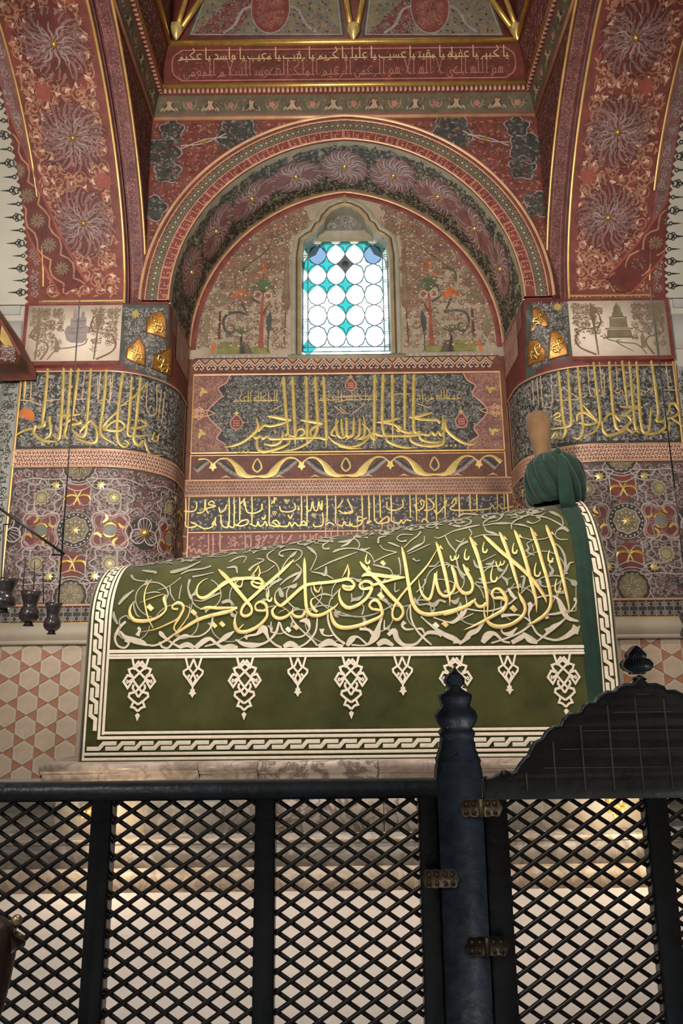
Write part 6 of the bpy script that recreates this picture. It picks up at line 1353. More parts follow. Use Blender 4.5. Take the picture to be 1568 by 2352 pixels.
# traced scrolls near the rule
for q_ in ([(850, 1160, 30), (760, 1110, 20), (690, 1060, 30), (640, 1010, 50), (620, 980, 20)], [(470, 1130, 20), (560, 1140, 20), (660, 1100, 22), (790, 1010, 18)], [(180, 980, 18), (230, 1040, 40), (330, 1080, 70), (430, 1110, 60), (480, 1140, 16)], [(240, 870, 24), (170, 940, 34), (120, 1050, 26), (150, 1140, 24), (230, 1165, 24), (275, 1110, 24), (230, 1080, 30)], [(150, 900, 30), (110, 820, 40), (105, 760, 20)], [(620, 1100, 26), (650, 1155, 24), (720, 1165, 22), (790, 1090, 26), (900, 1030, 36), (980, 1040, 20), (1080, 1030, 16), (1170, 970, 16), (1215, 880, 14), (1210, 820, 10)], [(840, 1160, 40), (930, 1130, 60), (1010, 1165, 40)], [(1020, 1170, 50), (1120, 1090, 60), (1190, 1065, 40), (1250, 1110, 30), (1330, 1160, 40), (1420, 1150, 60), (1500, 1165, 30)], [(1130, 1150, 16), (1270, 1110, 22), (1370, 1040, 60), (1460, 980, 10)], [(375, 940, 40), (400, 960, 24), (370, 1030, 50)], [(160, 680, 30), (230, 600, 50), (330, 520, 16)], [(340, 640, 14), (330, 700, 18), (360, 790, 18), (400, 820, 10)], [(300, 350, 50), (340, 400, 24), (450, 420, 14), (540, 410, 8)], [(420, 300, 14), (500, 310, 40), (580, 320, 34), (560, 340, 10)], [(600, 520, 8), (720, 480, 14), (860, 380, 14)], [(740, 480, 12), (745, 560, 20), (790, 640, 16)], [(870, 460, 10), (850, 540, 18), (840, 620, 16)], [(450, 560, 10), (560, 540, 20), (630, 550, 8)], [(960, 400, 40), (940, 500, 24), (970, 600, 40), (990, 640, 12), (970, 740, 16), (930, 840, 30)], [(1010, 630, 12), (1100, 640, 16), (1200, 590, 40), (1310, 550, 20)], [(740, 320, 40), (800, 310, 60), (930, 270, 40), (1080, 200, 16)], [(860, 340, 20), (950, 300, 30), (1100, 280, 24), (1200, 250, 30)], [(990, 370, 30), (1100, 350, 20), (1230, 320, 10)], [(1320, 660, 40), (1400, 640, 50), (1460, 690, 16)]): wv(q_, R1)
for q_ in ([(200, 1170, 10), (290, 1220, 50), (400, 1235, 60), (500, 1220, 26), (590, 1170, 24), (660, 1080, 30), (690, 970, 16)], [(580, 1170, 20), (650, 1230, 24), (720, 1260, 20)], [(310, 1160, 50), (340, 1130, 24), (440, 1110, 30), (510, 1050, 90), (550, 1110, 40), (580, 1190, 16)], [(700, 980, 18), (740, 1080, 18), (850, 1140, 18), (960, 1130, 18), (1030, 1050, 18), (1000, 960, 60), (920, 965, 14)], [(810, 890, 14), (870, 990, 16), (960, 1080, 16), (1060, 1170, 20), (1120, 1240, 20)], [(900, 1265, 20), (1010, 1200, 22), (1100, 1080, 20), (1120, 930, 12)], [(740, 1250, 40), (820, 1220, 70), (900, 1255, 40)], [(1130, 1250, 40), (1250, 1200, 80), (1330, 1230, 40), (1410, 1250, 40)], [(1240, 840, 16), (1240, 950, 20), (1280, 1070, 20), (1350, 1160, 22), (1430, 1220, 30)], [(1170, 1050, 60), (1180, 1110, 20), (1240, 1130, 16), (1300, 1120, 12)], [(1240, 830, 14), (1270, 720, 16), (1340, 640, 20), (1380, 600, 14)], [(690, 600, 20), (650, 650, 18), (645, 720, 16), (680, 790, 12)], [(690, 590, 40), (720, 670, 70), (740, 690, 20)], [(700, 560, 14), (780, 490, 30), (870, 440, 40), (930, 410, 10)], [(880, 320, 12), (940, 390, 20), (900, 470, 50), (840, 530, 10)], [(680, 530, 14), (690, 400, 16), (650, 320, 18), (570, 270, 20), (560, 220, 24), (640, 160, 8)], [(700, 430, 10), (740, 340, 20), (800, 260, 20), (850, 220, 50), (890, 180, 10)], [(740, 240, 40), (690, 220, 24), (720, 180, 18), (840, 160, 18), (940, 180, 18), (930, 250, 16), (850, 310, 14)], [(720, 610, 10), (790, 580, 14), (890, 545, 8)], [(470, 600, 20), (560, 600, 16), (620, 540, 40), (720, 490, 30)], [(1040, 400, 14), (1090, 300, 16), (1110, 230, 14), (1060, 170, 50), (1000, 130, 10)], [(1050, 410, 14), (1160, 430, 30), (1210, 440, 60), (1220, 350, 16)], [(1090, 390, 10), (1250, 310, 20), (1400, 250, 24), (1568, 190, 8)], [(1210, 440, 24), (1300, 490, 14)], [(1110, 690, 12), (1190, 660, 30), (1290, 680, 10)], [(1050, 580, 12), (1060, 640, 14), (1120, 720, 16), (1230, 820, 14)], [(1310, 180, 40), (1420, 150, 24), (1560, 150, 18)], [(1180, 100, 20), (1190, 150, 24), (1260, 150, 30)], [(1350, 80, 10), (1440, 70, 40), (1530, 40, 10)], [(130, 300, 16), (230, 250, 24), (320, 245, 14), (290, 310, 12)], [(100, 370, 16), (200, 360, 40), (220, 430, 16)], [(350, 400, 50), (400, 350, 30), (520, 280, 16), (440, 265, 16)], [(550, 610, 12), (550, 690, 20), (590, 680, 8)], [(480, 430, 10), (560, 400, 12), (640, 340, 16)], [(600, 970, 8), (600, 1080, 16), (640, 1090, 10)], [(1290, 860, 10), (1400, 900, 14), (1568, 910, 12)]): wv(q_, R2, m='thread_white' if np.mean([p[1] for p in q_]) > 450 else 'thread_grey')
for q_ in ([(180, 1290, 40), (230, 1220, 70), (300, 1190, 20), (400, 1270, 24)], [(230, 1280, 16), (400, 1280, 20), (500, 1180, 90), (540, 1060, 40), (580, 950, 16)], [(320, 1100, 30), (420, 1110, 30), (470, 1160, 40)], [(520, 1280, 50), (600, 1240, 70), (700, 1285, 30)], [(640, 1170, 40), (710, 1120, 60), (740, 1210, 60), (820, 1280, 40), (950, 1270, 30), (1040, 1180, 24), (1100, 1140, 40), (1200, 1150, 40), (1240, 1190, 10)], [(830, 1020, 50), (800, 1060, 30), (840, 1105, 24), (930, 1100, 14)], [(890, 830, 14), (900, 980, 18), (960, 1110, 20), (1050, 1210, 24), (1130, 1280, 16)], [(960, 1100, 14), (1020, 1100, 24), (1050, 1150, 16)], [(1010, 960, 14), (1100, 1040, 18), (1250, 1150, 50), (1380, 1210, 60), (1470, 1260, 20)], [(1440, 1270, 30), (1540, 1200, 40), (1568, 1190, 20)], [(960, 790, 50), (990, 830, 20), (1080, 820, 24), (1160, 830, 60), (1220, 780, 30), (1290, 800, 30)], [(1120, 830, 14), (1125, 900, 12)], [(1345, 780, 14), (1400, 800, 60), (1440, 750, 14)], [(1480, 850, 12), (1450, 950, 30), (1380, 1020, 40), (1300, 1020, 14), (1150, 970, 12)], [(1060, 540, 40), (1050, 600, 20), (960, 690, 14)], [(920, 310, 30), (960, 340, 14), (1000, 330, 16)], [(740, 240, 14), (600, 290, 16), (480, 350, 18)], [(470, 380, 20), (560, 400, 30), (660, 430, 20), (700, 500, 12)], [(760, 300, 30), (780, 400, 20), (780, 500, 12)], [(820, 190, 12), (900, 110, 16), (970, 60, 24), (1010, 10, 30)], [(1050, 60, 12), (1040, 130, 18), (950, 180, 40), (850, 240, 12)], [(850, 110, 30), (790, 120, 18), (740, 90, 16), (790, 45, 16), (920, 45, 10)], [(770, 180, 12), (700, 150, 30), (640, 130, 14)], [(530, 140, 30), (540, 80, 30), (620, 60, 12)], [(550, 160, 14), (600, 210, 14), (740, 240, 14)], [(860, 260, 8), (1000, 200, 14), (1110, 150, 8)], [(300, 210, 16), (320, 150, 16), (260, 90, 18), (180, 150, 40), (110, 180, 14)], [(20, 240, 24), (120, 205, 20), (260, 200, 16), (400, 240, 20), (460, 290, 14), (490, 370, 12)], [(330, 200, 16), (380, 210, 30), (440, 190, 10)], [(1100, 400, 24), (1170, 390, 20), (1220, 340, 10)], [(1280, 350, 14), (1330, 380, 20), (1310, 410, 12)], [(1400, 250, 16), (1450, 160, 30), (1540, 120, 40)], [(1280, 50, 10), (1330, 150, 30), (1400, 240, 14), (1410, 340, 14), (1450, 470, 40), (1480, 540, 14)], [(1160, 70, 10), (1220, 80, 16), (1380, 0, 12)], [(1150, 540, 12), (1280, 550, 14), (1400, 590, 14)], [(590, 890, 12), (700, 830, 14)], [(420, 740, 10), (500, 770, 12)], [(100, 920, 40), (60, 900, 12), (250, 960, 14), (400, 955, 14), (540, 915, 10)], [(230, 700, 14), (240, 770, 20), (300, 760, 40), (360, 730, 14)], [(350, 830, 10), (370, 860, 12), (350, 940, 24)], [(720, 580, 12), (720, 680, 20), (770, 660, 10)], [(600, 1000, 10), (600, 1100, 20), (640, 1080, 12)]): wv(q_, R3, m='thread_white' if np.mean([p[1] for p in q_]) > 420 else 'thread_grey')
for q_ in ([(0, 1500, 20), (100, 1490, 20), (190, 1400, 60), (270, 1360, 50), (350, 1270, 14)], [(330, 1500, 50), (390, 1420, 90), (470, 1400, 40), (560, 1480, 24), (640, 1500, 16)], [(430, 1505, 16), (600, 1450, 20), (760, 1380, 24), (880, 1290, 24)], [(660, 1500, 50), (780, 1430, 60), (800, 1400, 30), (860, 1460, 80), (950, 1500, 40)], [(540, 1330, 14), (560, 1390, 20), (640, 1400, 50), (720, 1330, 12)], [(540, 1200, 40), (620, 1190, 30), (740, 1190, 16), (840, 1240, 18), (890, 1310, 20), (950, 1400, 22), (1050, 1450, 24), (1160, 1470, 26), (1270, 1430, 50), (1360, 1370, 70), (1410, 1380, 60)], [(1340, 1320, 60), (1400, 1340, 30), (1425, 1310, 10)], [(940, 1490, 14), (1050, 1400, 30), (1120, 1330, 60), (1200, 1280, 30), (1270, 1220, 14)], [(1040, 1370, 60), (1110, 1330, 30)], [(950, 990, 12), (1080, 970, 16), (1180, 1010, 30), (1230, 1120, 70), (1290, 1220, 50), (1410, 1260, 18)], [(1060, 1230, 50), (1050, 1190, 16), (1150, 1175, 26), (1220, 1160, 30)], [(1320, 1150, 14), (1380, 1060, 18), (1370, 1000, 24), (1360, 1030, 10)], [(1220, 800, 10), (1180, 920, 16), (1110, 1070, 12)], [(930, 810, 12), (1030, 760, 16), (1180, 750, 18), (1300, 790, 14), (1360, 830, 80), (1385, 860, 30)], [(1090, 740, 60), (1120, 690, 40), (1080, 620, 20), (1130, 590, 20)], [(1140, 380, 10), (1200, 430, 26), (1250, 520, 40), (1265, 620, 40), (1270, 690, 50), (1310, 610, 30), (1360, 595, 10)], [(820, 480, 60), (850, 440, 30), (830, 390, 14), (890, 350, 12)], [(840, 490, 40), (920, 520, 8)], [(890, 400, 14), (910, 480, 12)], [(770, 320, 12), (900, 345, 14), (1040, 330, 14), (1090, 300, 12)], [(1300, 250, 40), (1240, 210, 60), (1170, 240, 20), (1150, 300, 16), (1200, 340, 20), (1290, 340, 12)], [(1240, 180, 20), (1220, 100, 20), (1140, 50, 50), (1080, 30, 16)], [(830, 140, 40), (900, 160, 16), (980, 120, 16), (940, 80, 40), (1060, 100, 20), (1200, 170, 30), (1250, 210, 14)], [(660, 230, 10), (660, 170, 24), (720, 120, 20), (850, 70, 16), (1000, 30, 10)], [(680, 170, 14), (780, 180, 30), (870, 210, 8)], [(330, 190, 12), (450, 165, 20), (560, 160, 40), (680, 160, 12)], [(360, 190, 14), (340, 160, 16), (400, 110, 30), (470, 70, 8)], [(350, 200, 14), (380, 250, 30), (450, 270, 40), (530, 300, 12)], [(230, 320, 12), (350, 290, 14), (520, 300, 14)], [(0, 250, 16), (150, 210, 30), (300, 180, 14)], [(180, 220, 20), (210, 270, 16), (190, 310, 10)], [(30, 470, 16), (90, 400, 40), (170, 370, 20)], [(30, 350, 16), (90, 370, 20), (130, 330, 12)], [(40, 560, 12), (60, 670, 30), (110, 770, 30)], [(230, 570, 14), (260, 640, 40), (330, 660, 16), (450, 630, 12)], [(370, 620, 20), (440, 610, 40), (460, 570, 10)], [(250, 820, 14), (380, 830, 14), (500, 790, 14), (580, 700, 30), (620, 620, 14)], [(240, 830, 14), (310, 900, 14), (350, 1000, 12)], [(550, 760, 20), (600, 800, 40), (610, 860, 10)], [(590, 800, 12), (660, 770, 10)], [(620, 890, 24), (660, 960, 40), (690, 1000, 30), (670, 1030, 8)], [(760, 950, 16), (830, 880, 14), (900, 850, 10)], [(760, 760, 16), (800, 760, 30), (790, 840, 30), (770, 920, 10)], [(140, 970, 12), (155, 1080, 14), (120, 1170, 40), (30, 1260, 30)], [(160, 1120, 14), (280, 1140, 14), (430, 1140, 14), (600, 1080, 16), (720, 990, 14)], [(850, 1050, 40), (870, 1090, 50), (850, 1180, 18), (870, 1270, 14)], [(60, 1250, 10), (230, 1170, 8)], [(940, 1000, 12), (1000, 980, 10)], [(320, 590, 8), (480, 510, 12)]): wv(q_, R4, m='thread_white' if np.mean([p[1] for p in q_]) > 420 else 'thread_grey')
for k in range(19):
    x = 300 + k * 56; my = np.interp(x, [280, 800, 1330], [1408, 1395, 1340]); yy = my + (-34 if k % 2 else 30); r = 40 + 6 * (k % 3); a0 = k * 1.7
    aa = np.linspace(a0, a0 + 4.4, 22); rr = np.linspace(r, r * 0.62, 22); pts = [(min(max(x + q2 * math.cos(t2) * 1.1, 275), 1322), min(yy + q2 * math.sin(t2), 1480), w2) for t2, q2, w2 in zip(aa, rr, np.linspace(2.2, 3.4, 22))]
    gC.add(stroke(pts, smooth=False), px_cloth, 'thread_grey', 0.0022)
    ex, ey = pts[-1][0], pts[-1][1]; gC.add(leaf(ex, ey, a0 + 4.4 + 1.9, 17, 8, 0.35, 7), px_cloth, 'thread_grey', 0.0026)
    mx = pts[11]; gC.add(leaf(mx[0], mx[1], a0 + 2.4 + 1.0, 15, 7, 0.35, 7), px_cloth, 'thread_grey', 0.0026)
# far side of the crown: free-running scrolls over the ridge
fm = lambda V: cloth_map(V)
fill(gC, fm, (XL + 60 * q, HV + KP * 0.98, XR - 90 * q, HV + KP * 1.75), 0.19, [('thread_grey', 'c'), ('thread_grey', 'l')], h=0.003, size=0.5)
gC.obj('white_scrollwork', cover, kind='stuff')
# small vowel signs in pale thread
gC = G()
vow = [(R4, (345, 370), 1), (R4, (680, 380), 1), (R4, (930, 600), 1.3), (R4, (1080, 460), 1.1), (R4, (1160, 780), 1.3), (R4, (440, 650), 1.4), (R4, (140, 450), 1), (R2, (570, 620), 1), (R3, (400, 260), .9)]
for R, (x, y), s in vow: gC = G(); gC.add(stroke(tr([(x + 5, y, 8), (x - 10 * s, y + 60 * s, 16), (x - 5 * s, y + 110 * s, 22), (x + 25 * s, y + 115 * s, 22), (x + 40 * s, y + 80 * s, 14)], *R)), px_cloth, 'thread_gold', 0.0042); gC.obj('vowel_sign', cover); gC = G()
for R, x, y in ((R4, 480, 590), (R3, 1340, 280)): gC.add(stroke(tr([(x, y, 14), (x + 15, y + 50, 18), (x + 45, y + 40, 14), (x + 50, y, 10), (x + 60, y + 40, 16), (x + 90, y + 20, 14), (x + 95, y - 10, 10)], *R)), px_cloth, 'thread_gold', 0.0042); gC.obj('vowel_sign', cover); gC = G()
# the great line of writing in gold thread
gold = [
 (R4, [[(1045, 185, 20), (1070, 250, 46), (1130, 400, 46), (1190, 600, 46), (1235, 780, 44), (1275, 960, 38), (1300, 1090, 28), (1305, 1180, 6)], [(872, 212, 20), (905, 290, 46), (950, 420, 46), (1000, 590, 46), (1050, 760, 46), (1085, 900, 46), (1102, 1010, 44), (1085, 1110, 44), (1030, 1190, 50), (960, 1240, 46), (900, 1275, 32), (830, 1297, 6)], [(688, 240, 20), (725, 320, 48), (790, 500, 48), (835, 650, 50), (875, 800, 50), (910, 930, 46), (935, 1040, 36), (937, 1165, 5)], [(520, 262, 20), (555, 330, 48), (610, 470, 46), (655, 610, 46), (700, 760, 42), (728, 860, 26), (738, 930, 8)], [(728, 930, 10), (770, 1010, 46), (808, 1090, 44), (800, 1170, 44), (740, 1240, 48), (640, 1300, 50), (520, 1322, 54), (430, 1300, 50), (370, 1235, 36), (348, 1150, 18), (360, 1060, 8)],
   [(342, 298, 20), (410, 360, 46), (540, 480, 48), (650, 570, 48), (780, 680, 48), (900, 800, 48), (980, 910, 46), (1035, 1000, 34), (1048, 1060, 5)], [(188, 316, 20), (225, 390, 50), (280, 540, 48), (330, 720, 48), (365, 880, 46), (382, 990, 44), (388, 1110, 24), (385, 1205, 6)], [(530, 1000, 44), (460, 1000, 30), (440, 945, 38), (470, 900, 32), (525, 905, 42), (580, 970, 46), (602, 1040, 44), (570, 1125, 48), (460, 1195, 46), (330, 1265, 38), (210, 1322, 24), (118, 1357, 4)], [(480, 1000, 36), (540, 1000, 40), (590, 1030, 36)], [(375, 1060, 50), (330, 1095, 44), (280, 1090, 40), (250, 1050, 26), (245, 1000, 8)], [(255, 1010, 14), (215, 1045, 44), (120, 1105, 46), (-20, 1160, 48), (-110, 1180, 50)], [(112, 622, 18), (150, 700, 46), (205, 800, 46), (222, 880, 38), (190, 940, 40), (130, 952, 42), (75, 910, 38), (40, 840, 40), (15, 740, 42), (-10, 660, 36), (-20, 640, 16)]]),
 (R3, [[(795, 185, 16), (815, 270, 40), (840, 400, 44), (865, 560, 46), (890, 700, 46), (915, 800, 50), (965, 885, 50), (1040, 932, 52), (1150, 938, 52), (1300, 912, 50), (1450, 872, 48), (1568, 825, 46)], [(1360, 395, 16), (1385, 470, 46), (1410, 580, 44), (1440, 650, 40), (1500, 700, 44), (1560, 695, 40)], [(1180, 130, 16), (1210, 210, 46), (1250, 350, 46), (1290, 510, 46), (1320, 660, 42), (1335, 760, 24), (1333, 845, 4)], [(1400, 590, 40), (1372, 680, 36), (1300, 735, 42), (1230, 705, 42), (1192, 610, 40), (1182, 520, 36), (1192, 455, 8)], [(1170, 480, 30), (1155, 600, 32), (1125, 735, 38), (1085, 772, 40), (1025, 710, 32), (995, 620, 20), (985, 545, 5)], [(1190, 215, 8), (1090, 380, 22), (980, 510, 26), (880, 620, 28), (780, 740, 30), (715, 840, 30), (690, 920, 28), (705, 985, 36), (760, 995, 42), (808, 935, 38), (800, 870, 40), (740, 800, 48), (660, 720, 50), (580, 625, 50), (540, 590, 30)], [(325, 350, 16), (365, 400, 46), (420, 460, 46), (520, 550, 46), (560, 600, 44)], [(345, 515, 16), (400, 490, 48), (520, 498, 48), (650, 515, 44), (830, 525, 20)], [(825, 530, 10), (720, 545, 30), (620, 570, 34), (530, 595, 36), (470, 612, 36)], [(470, 610, 36), (430, 575, 42), (370, 572, 36), (322, 612, 30), (350, 655, 30), (430, 645, 42), (460, 640, 40), (430, 715, 40), (370, 785, 42), (280, 845, 46), (190, 865, 50), (120, 812, 42), (90, 720, 26), (105, 640, 5)], [(470, 885, 36), (432, 840, 30), (470, 785, 36), (530, 795, 42), (565, 870, 42), (568, 950, 44), (460, 1010, 48), (300, 1068, 50), (160, 1090, 54), (60, 1062, 52), (10, 980, 40), (-8, 880, 10)], [(450, 880, 30), (500, 885, 38), (560, 895, 34)]]),
 (R2, [[(975, 255, 10), (976, 330, 42), (980, 500, 44), (985, 650, 44), (995, 790, 44), (1020, 870, 48), (1090, 905, 50), (1180, 890, 46), (1270, 840, 40), (1330, 795, 24), (1354, 760, 4)], [(1120, 865, 40), (1085, 835, 42), (1050, 775, 32), (1060, 720, 20), (1115, 700, 5)], [(985, 850, 40), (950, 912, 42), (880, 915, 42), (840, 875, 32), (852, 800, 5)], [(850, 850, 30), (770, 915, 42), (690, 935, 48), (630, 905, 42), (615, 845, 36), (660, 795, 12)], [(680, 880, 6), (720, 850, 12), (770, 830, 6)], [(640, 680, 6), (650, 745, 32), (700, 792, 42), (750, 765, 46), (850, 675, 46), (940, 595, 46), (1010, 558, 44), (1120, 542, 42), (1250, 530, 42), (1350, 515, 44), (1450, 492, 46)], [(1440, 495, 40), (1500, 510, 40), (1535, 560, 40), (1500, 610, 36), (1430, 605, 34), (1405, 565, 28), (1460, 580, 30), (1520, 575, 30)], [(1400, 475, 6), (1440, 400, 24), (1462, 330, 8)], [(1462, 330, 8), (1475, 420, 30), (1462, 490, 20)], [(1080, 565, 14), (1095, 615, 28), (1130, 640, 24), (1158, 585, 16)], [(855, 280, 18), (760, 370, 42), (640, 480, 42), (520, 580, 42), (420, 670, 42), (340, 742, 40), (280, 812, 36), (265, 880, 36), (310, 910, 42), (372, 880, 36), (382, 820, 32), (330, 750, 48), (230, 630, 52), (130, 510, 52), (60, 440, 52), (8, 388, 20)], [(490, 850, 34), (435, 840, 30), (425, 785, 26), (480, 748, 36), (540, 780, 42), (555, 850, 36), (555, 900, 38), (525, 955, 42), (440, 1032, 46), (330, 1082, 52), (240, 1082, 52), (195, 1030, 42), (188, 950, 18), (218, 870, 4)], [(440, 845, 30), (500, 850, 34), (550, 845, 30)], [(0, 590, 36), (80, 532, 42), (180, 498, 44), (300, 487, 44), (400, 482, 42)], [(390, 490, 40), (470, 490, 42), (505, 540, 38), (465, 590, 36), (395, 565, 32), (385, 520, 26), (440, 540, 26), (495, 545, 26)], [(380, 455, 6), (430, 400, 22), (460, 340, 8)], [(460, 340, 8), (473, 420, 26), (455, 480, 18)], [(190, 515, 12), (215, 570, 26), (262, 580, 24), (280, 520, 12)]]),
 (R1, [[(1568, 402, 42), (1480, 390, 44), (1380, 432, 44), (1250, 522, 44), (1150, 595, 48), (1080, 605, 44), (1040, 565, 32), (1048, 480, 24), (1100, 420, 14), (1165, 388, 4)], [(1080, 735, 18), (1160, 715, 46), (1300, 722, 44), (1495, 715, 26)], [(1495, 722, 22), (1380, 765, 52), (1200, 805, 54), (1050, 855, 52), (930, 925, 46), (830, 992, 34), (770, 1030, 12)], [(830, 735, 34), (775, 730, 30), (765, 700, 26), (820, 660, 40), (875, 680, 44), (888, 740, 34), (840, 835, 34), (795, 905, 30), (785, 955, 24), (820, 1005, 10)], [(880, 745, 26), (820, 842, 26), (700, 905, 26), (560, 962, 20), (395, 992, 5)], [(685, 570, 10), (668, 620, 40), (688, 685, 42), (688, 745, 30), (620, 812, 36), (520, 855, 48), (420, 868, 58), (330, 852, 56), (287, 790, 46), (290, 720, 34), (328, 650, 5)], [(530, 400, 6), (475, 490, 18), (448, 600, 24), (462, 710, 26), (492, 830, 26), (548, 945, 14)], [(960, 680, 8), (955, 780, 18), (900, 880, 22), (820, 980, 24), (760, 1045, 18), (695, 1095, 22)], [(400, 660, 6), (560, 600, 14), (670, 565, 6)], [(1480, 780, 6), (1470, 880, 30), (1500, 960, 30), (1568, 900, 14)]])]
gC = G(); ts = []
for R, qs in gold:
    for s_ in qs: ts.append(stroke([(x, y, (0.78 if R is R1 else 0.84 if R is R2 else 0.88) * w_) for x, y, w_ in tr(s_, *R)], ridge=0.007, k=5))
for R, x, y in ((R4, 400, 590), (R4, 1130, 300), (R4, 940, 310), (R4, 770, 335), (R4, 600, 355), (R4, 265, 415), (R4, 178, 705), (R3, 1250, 215), (R3, 440, 445)): # barbs
    if (x, y) != (400, 590): ts.append(poly([(R[0] + (x - 22) / 4.9, R[1] + (y - 55) / 4.9), (R[0] + (x + 14) / 4.9, R[1] + y / 4.9), (R[0] + (x - 30) / 4.9, R[1] + (y - 22) / 4.9)]))
gC.add(cat(ts), px_cloth, 'thread_gold', 0.005); gC.obj('gold_calligraphy', cover, smooth=True)
gC = G()
for R, x, y, s_ in ((R4, 680, 1120, 46), (R3, 1180, 1060, 40), (R3, 1282, 1048, 42), (R3, 560, 730, 44), (R1, 515, 715, 44), (R1, 1005, 770, 38), (R1, 1235, 912, 38), (R1, 1325, 900, 38), (R2, 795, 1060, 36), (R2, 880, 1035, 36), (R3, 585, 365, 34)):
    gC.add(poly([(R[0] + (x + a) / 4.9, R[1] + (y + b) / 4.9) for a, b in ((-s_, -0.15 * s_), (-0.15 * s_, -s_), (s_, 0.15 * s_), (0.2 * s_, s_))], 0.004), px_cloth, 'thread_gold' if y != 1060 else 'thread_white', 0.005); gC.obj('diamond_dot', cover); gC = G()
# a few soft creases are in the velvet itself; hem line of the cloth
gC = G(); gC.add(stroke([(u, 0.006) for u in np.linspace(XL, XR, 30)], 0.016, smooth=False), cloth_map, 'velvet_edge', 0.002); gC.obj('hem', cover)

# ================================================================== TURBAN, FELT CAP AND SASH
tc_ = py((1273, 1105), 5.62); RT = 0.235
tz = ztop(tc_[0]) - 0.01
turb = thing('turbaned_headpiece', 'brown felt cap wound with a dark green turban, its sash trailing over the velvet', 'turban', (tc_[0], 5.62, tz))
HT = zof(1040, 5.62, 1273) - tz
def wrap(a, t):      # a around, t from bottom to top
    prof_r = np.interp(t, [0, 0.06, 0.25, 0.5, 0.75, 0.92, 1.0], [0.80, 0.90, 0.99, 1.0, 0.90, 0.66, 0.40]) * RT
    fold = 0.84 + 0.19 * np.abs(np.sin(a * 6.0 + t * 5.5)) ** 0.6 * min(1, 4 * (1 - t) + 0.3)
    return prof_r * fold
na, ntt = 240, 40; A = np.linspace(0, 2 * np.pi, na, endpoint=False); Tt = np.linspace(0, 1, ntt)
V = np.array([[tc_[0] + wrap(a, t) * math.cos(a), 5.62 + wrap(a, t) * math.sin(a) * 0.95, tz + t * HT] for t in Tt for a in A])
g = G(); g.raw(V, [(i * na + j, i * na + (j + 1) % na, (i + 1) * na + (j + 1) % na, (i + 1) * na + j) for i in range(ntt - 1) for j in range(na)], [], 'turban_green'); g.obj('turban_wrap', turb, smooth=True)
g = G(); p0 = py((1250, 1075), 5.66); p1 = py((1232, 945), 5.66)
ax = np.linspace(0, 1, 24); cen = p0[None] * (1 - ax[:, None]) + p1[None] * ax[:, None]
rr = np.interp(ax, [0, 0.3, 0.75, 0.9, 0.97, 1.0], [0.062, 0.068, 0.098, 0.094, 0.07, 0.02]); g.tube(cen, rr, 'felt', 20); g.obj('felt_cap', turb, smooth=True)
# twisted strand from the top knot down the front of the wrap
g = G(); kp = [(1275, 1042), (1287, 1050), (1292, 1075), (1297, 1110), (1302, 1150), (1307, 1168)]
P = np.array([py(p, y) for p, y in zip(kp, (5.5, 5.44, 5.39, 5.36, 5.37, 5.40))]); P = catmull(P, 5)
wd = np.interp(np.linspace(0, 1, len(P)), [0, 0.2, 0.5, 1], [0.02, 0.03, 0.05, 0.062])
V = []; ks = 9
for p, w in zip(P, wd):
    for k in range(ks): s_ = (k / (ks - 1) - 0.5) * 2; V.append((p[0] + s_ * w, p[1] - 0.02 * (1 - s_ * s_) + 0.006 * math.sin(k * 2.2), p[2]))
g.raw(V, [(i * ks + j, i * ks + j + 1, (i + 1) * ks + j + 1, (i + 1) * ks + j) for i in range(len(P) - 1) for j in range(ks - 1)], [], 'turban_green'); g.obj('front_strand', turb, smooth=True)
kn_ = py((1282, 1048), 5.48); g = G(); g.tube([kn_ + np.array([-0.03, 0.06, 0.02]), kn_ + np.array([0, 0, 0.035]), kn_ + np.array([0.03, 0.05, 0.02])], [0.03, 0.045, 0.03], 'turban_green', 12); g.obj('knot', turb, smooth=True)
# sash lying over the cloth
Lf_ = [(1286, 1164), (1292, 1178), (1306, 1208), (1319, 1275), (1327, 1358), (1337.5, 1462), (1344, 1546), (1352, 1608), (1360, 1690)]; Rt_ = [(1326, 1158), (1332, 1170), (1345, 1208), (1354, 1262), (1363, 1345), (1374, 1450), (1381, 1520), (1386, 1600), (1394, 1690)]
la, ra = catmull(np.array(Lf_, float), 6), catmull(np.array(Rt_, float), 6); ks = 8; PV = np.vstack([la * (1 - k / (ks - 1)) + ra * (k / (ks - 1)) for k in range(ks)]); m_ = len(la)
p_, nn_ = px_cloth(PV); fold = np.repeat([0.004, 0.012, 0.014, 0.011, 0.012, 0.015, 0.012, 0.004], m_)
g = G(); g.raw(p_ + nn_ * fold[:, None], [(k * m_ + i, k * m_ + i + 1, (k + 1) * m_ + i + 1, (k + 1) * m_ + i) for k in range(ks - 1) for i in range(m_ - 1)], [], 'turban_green'); g.obj('sash', turb, smooth=True)

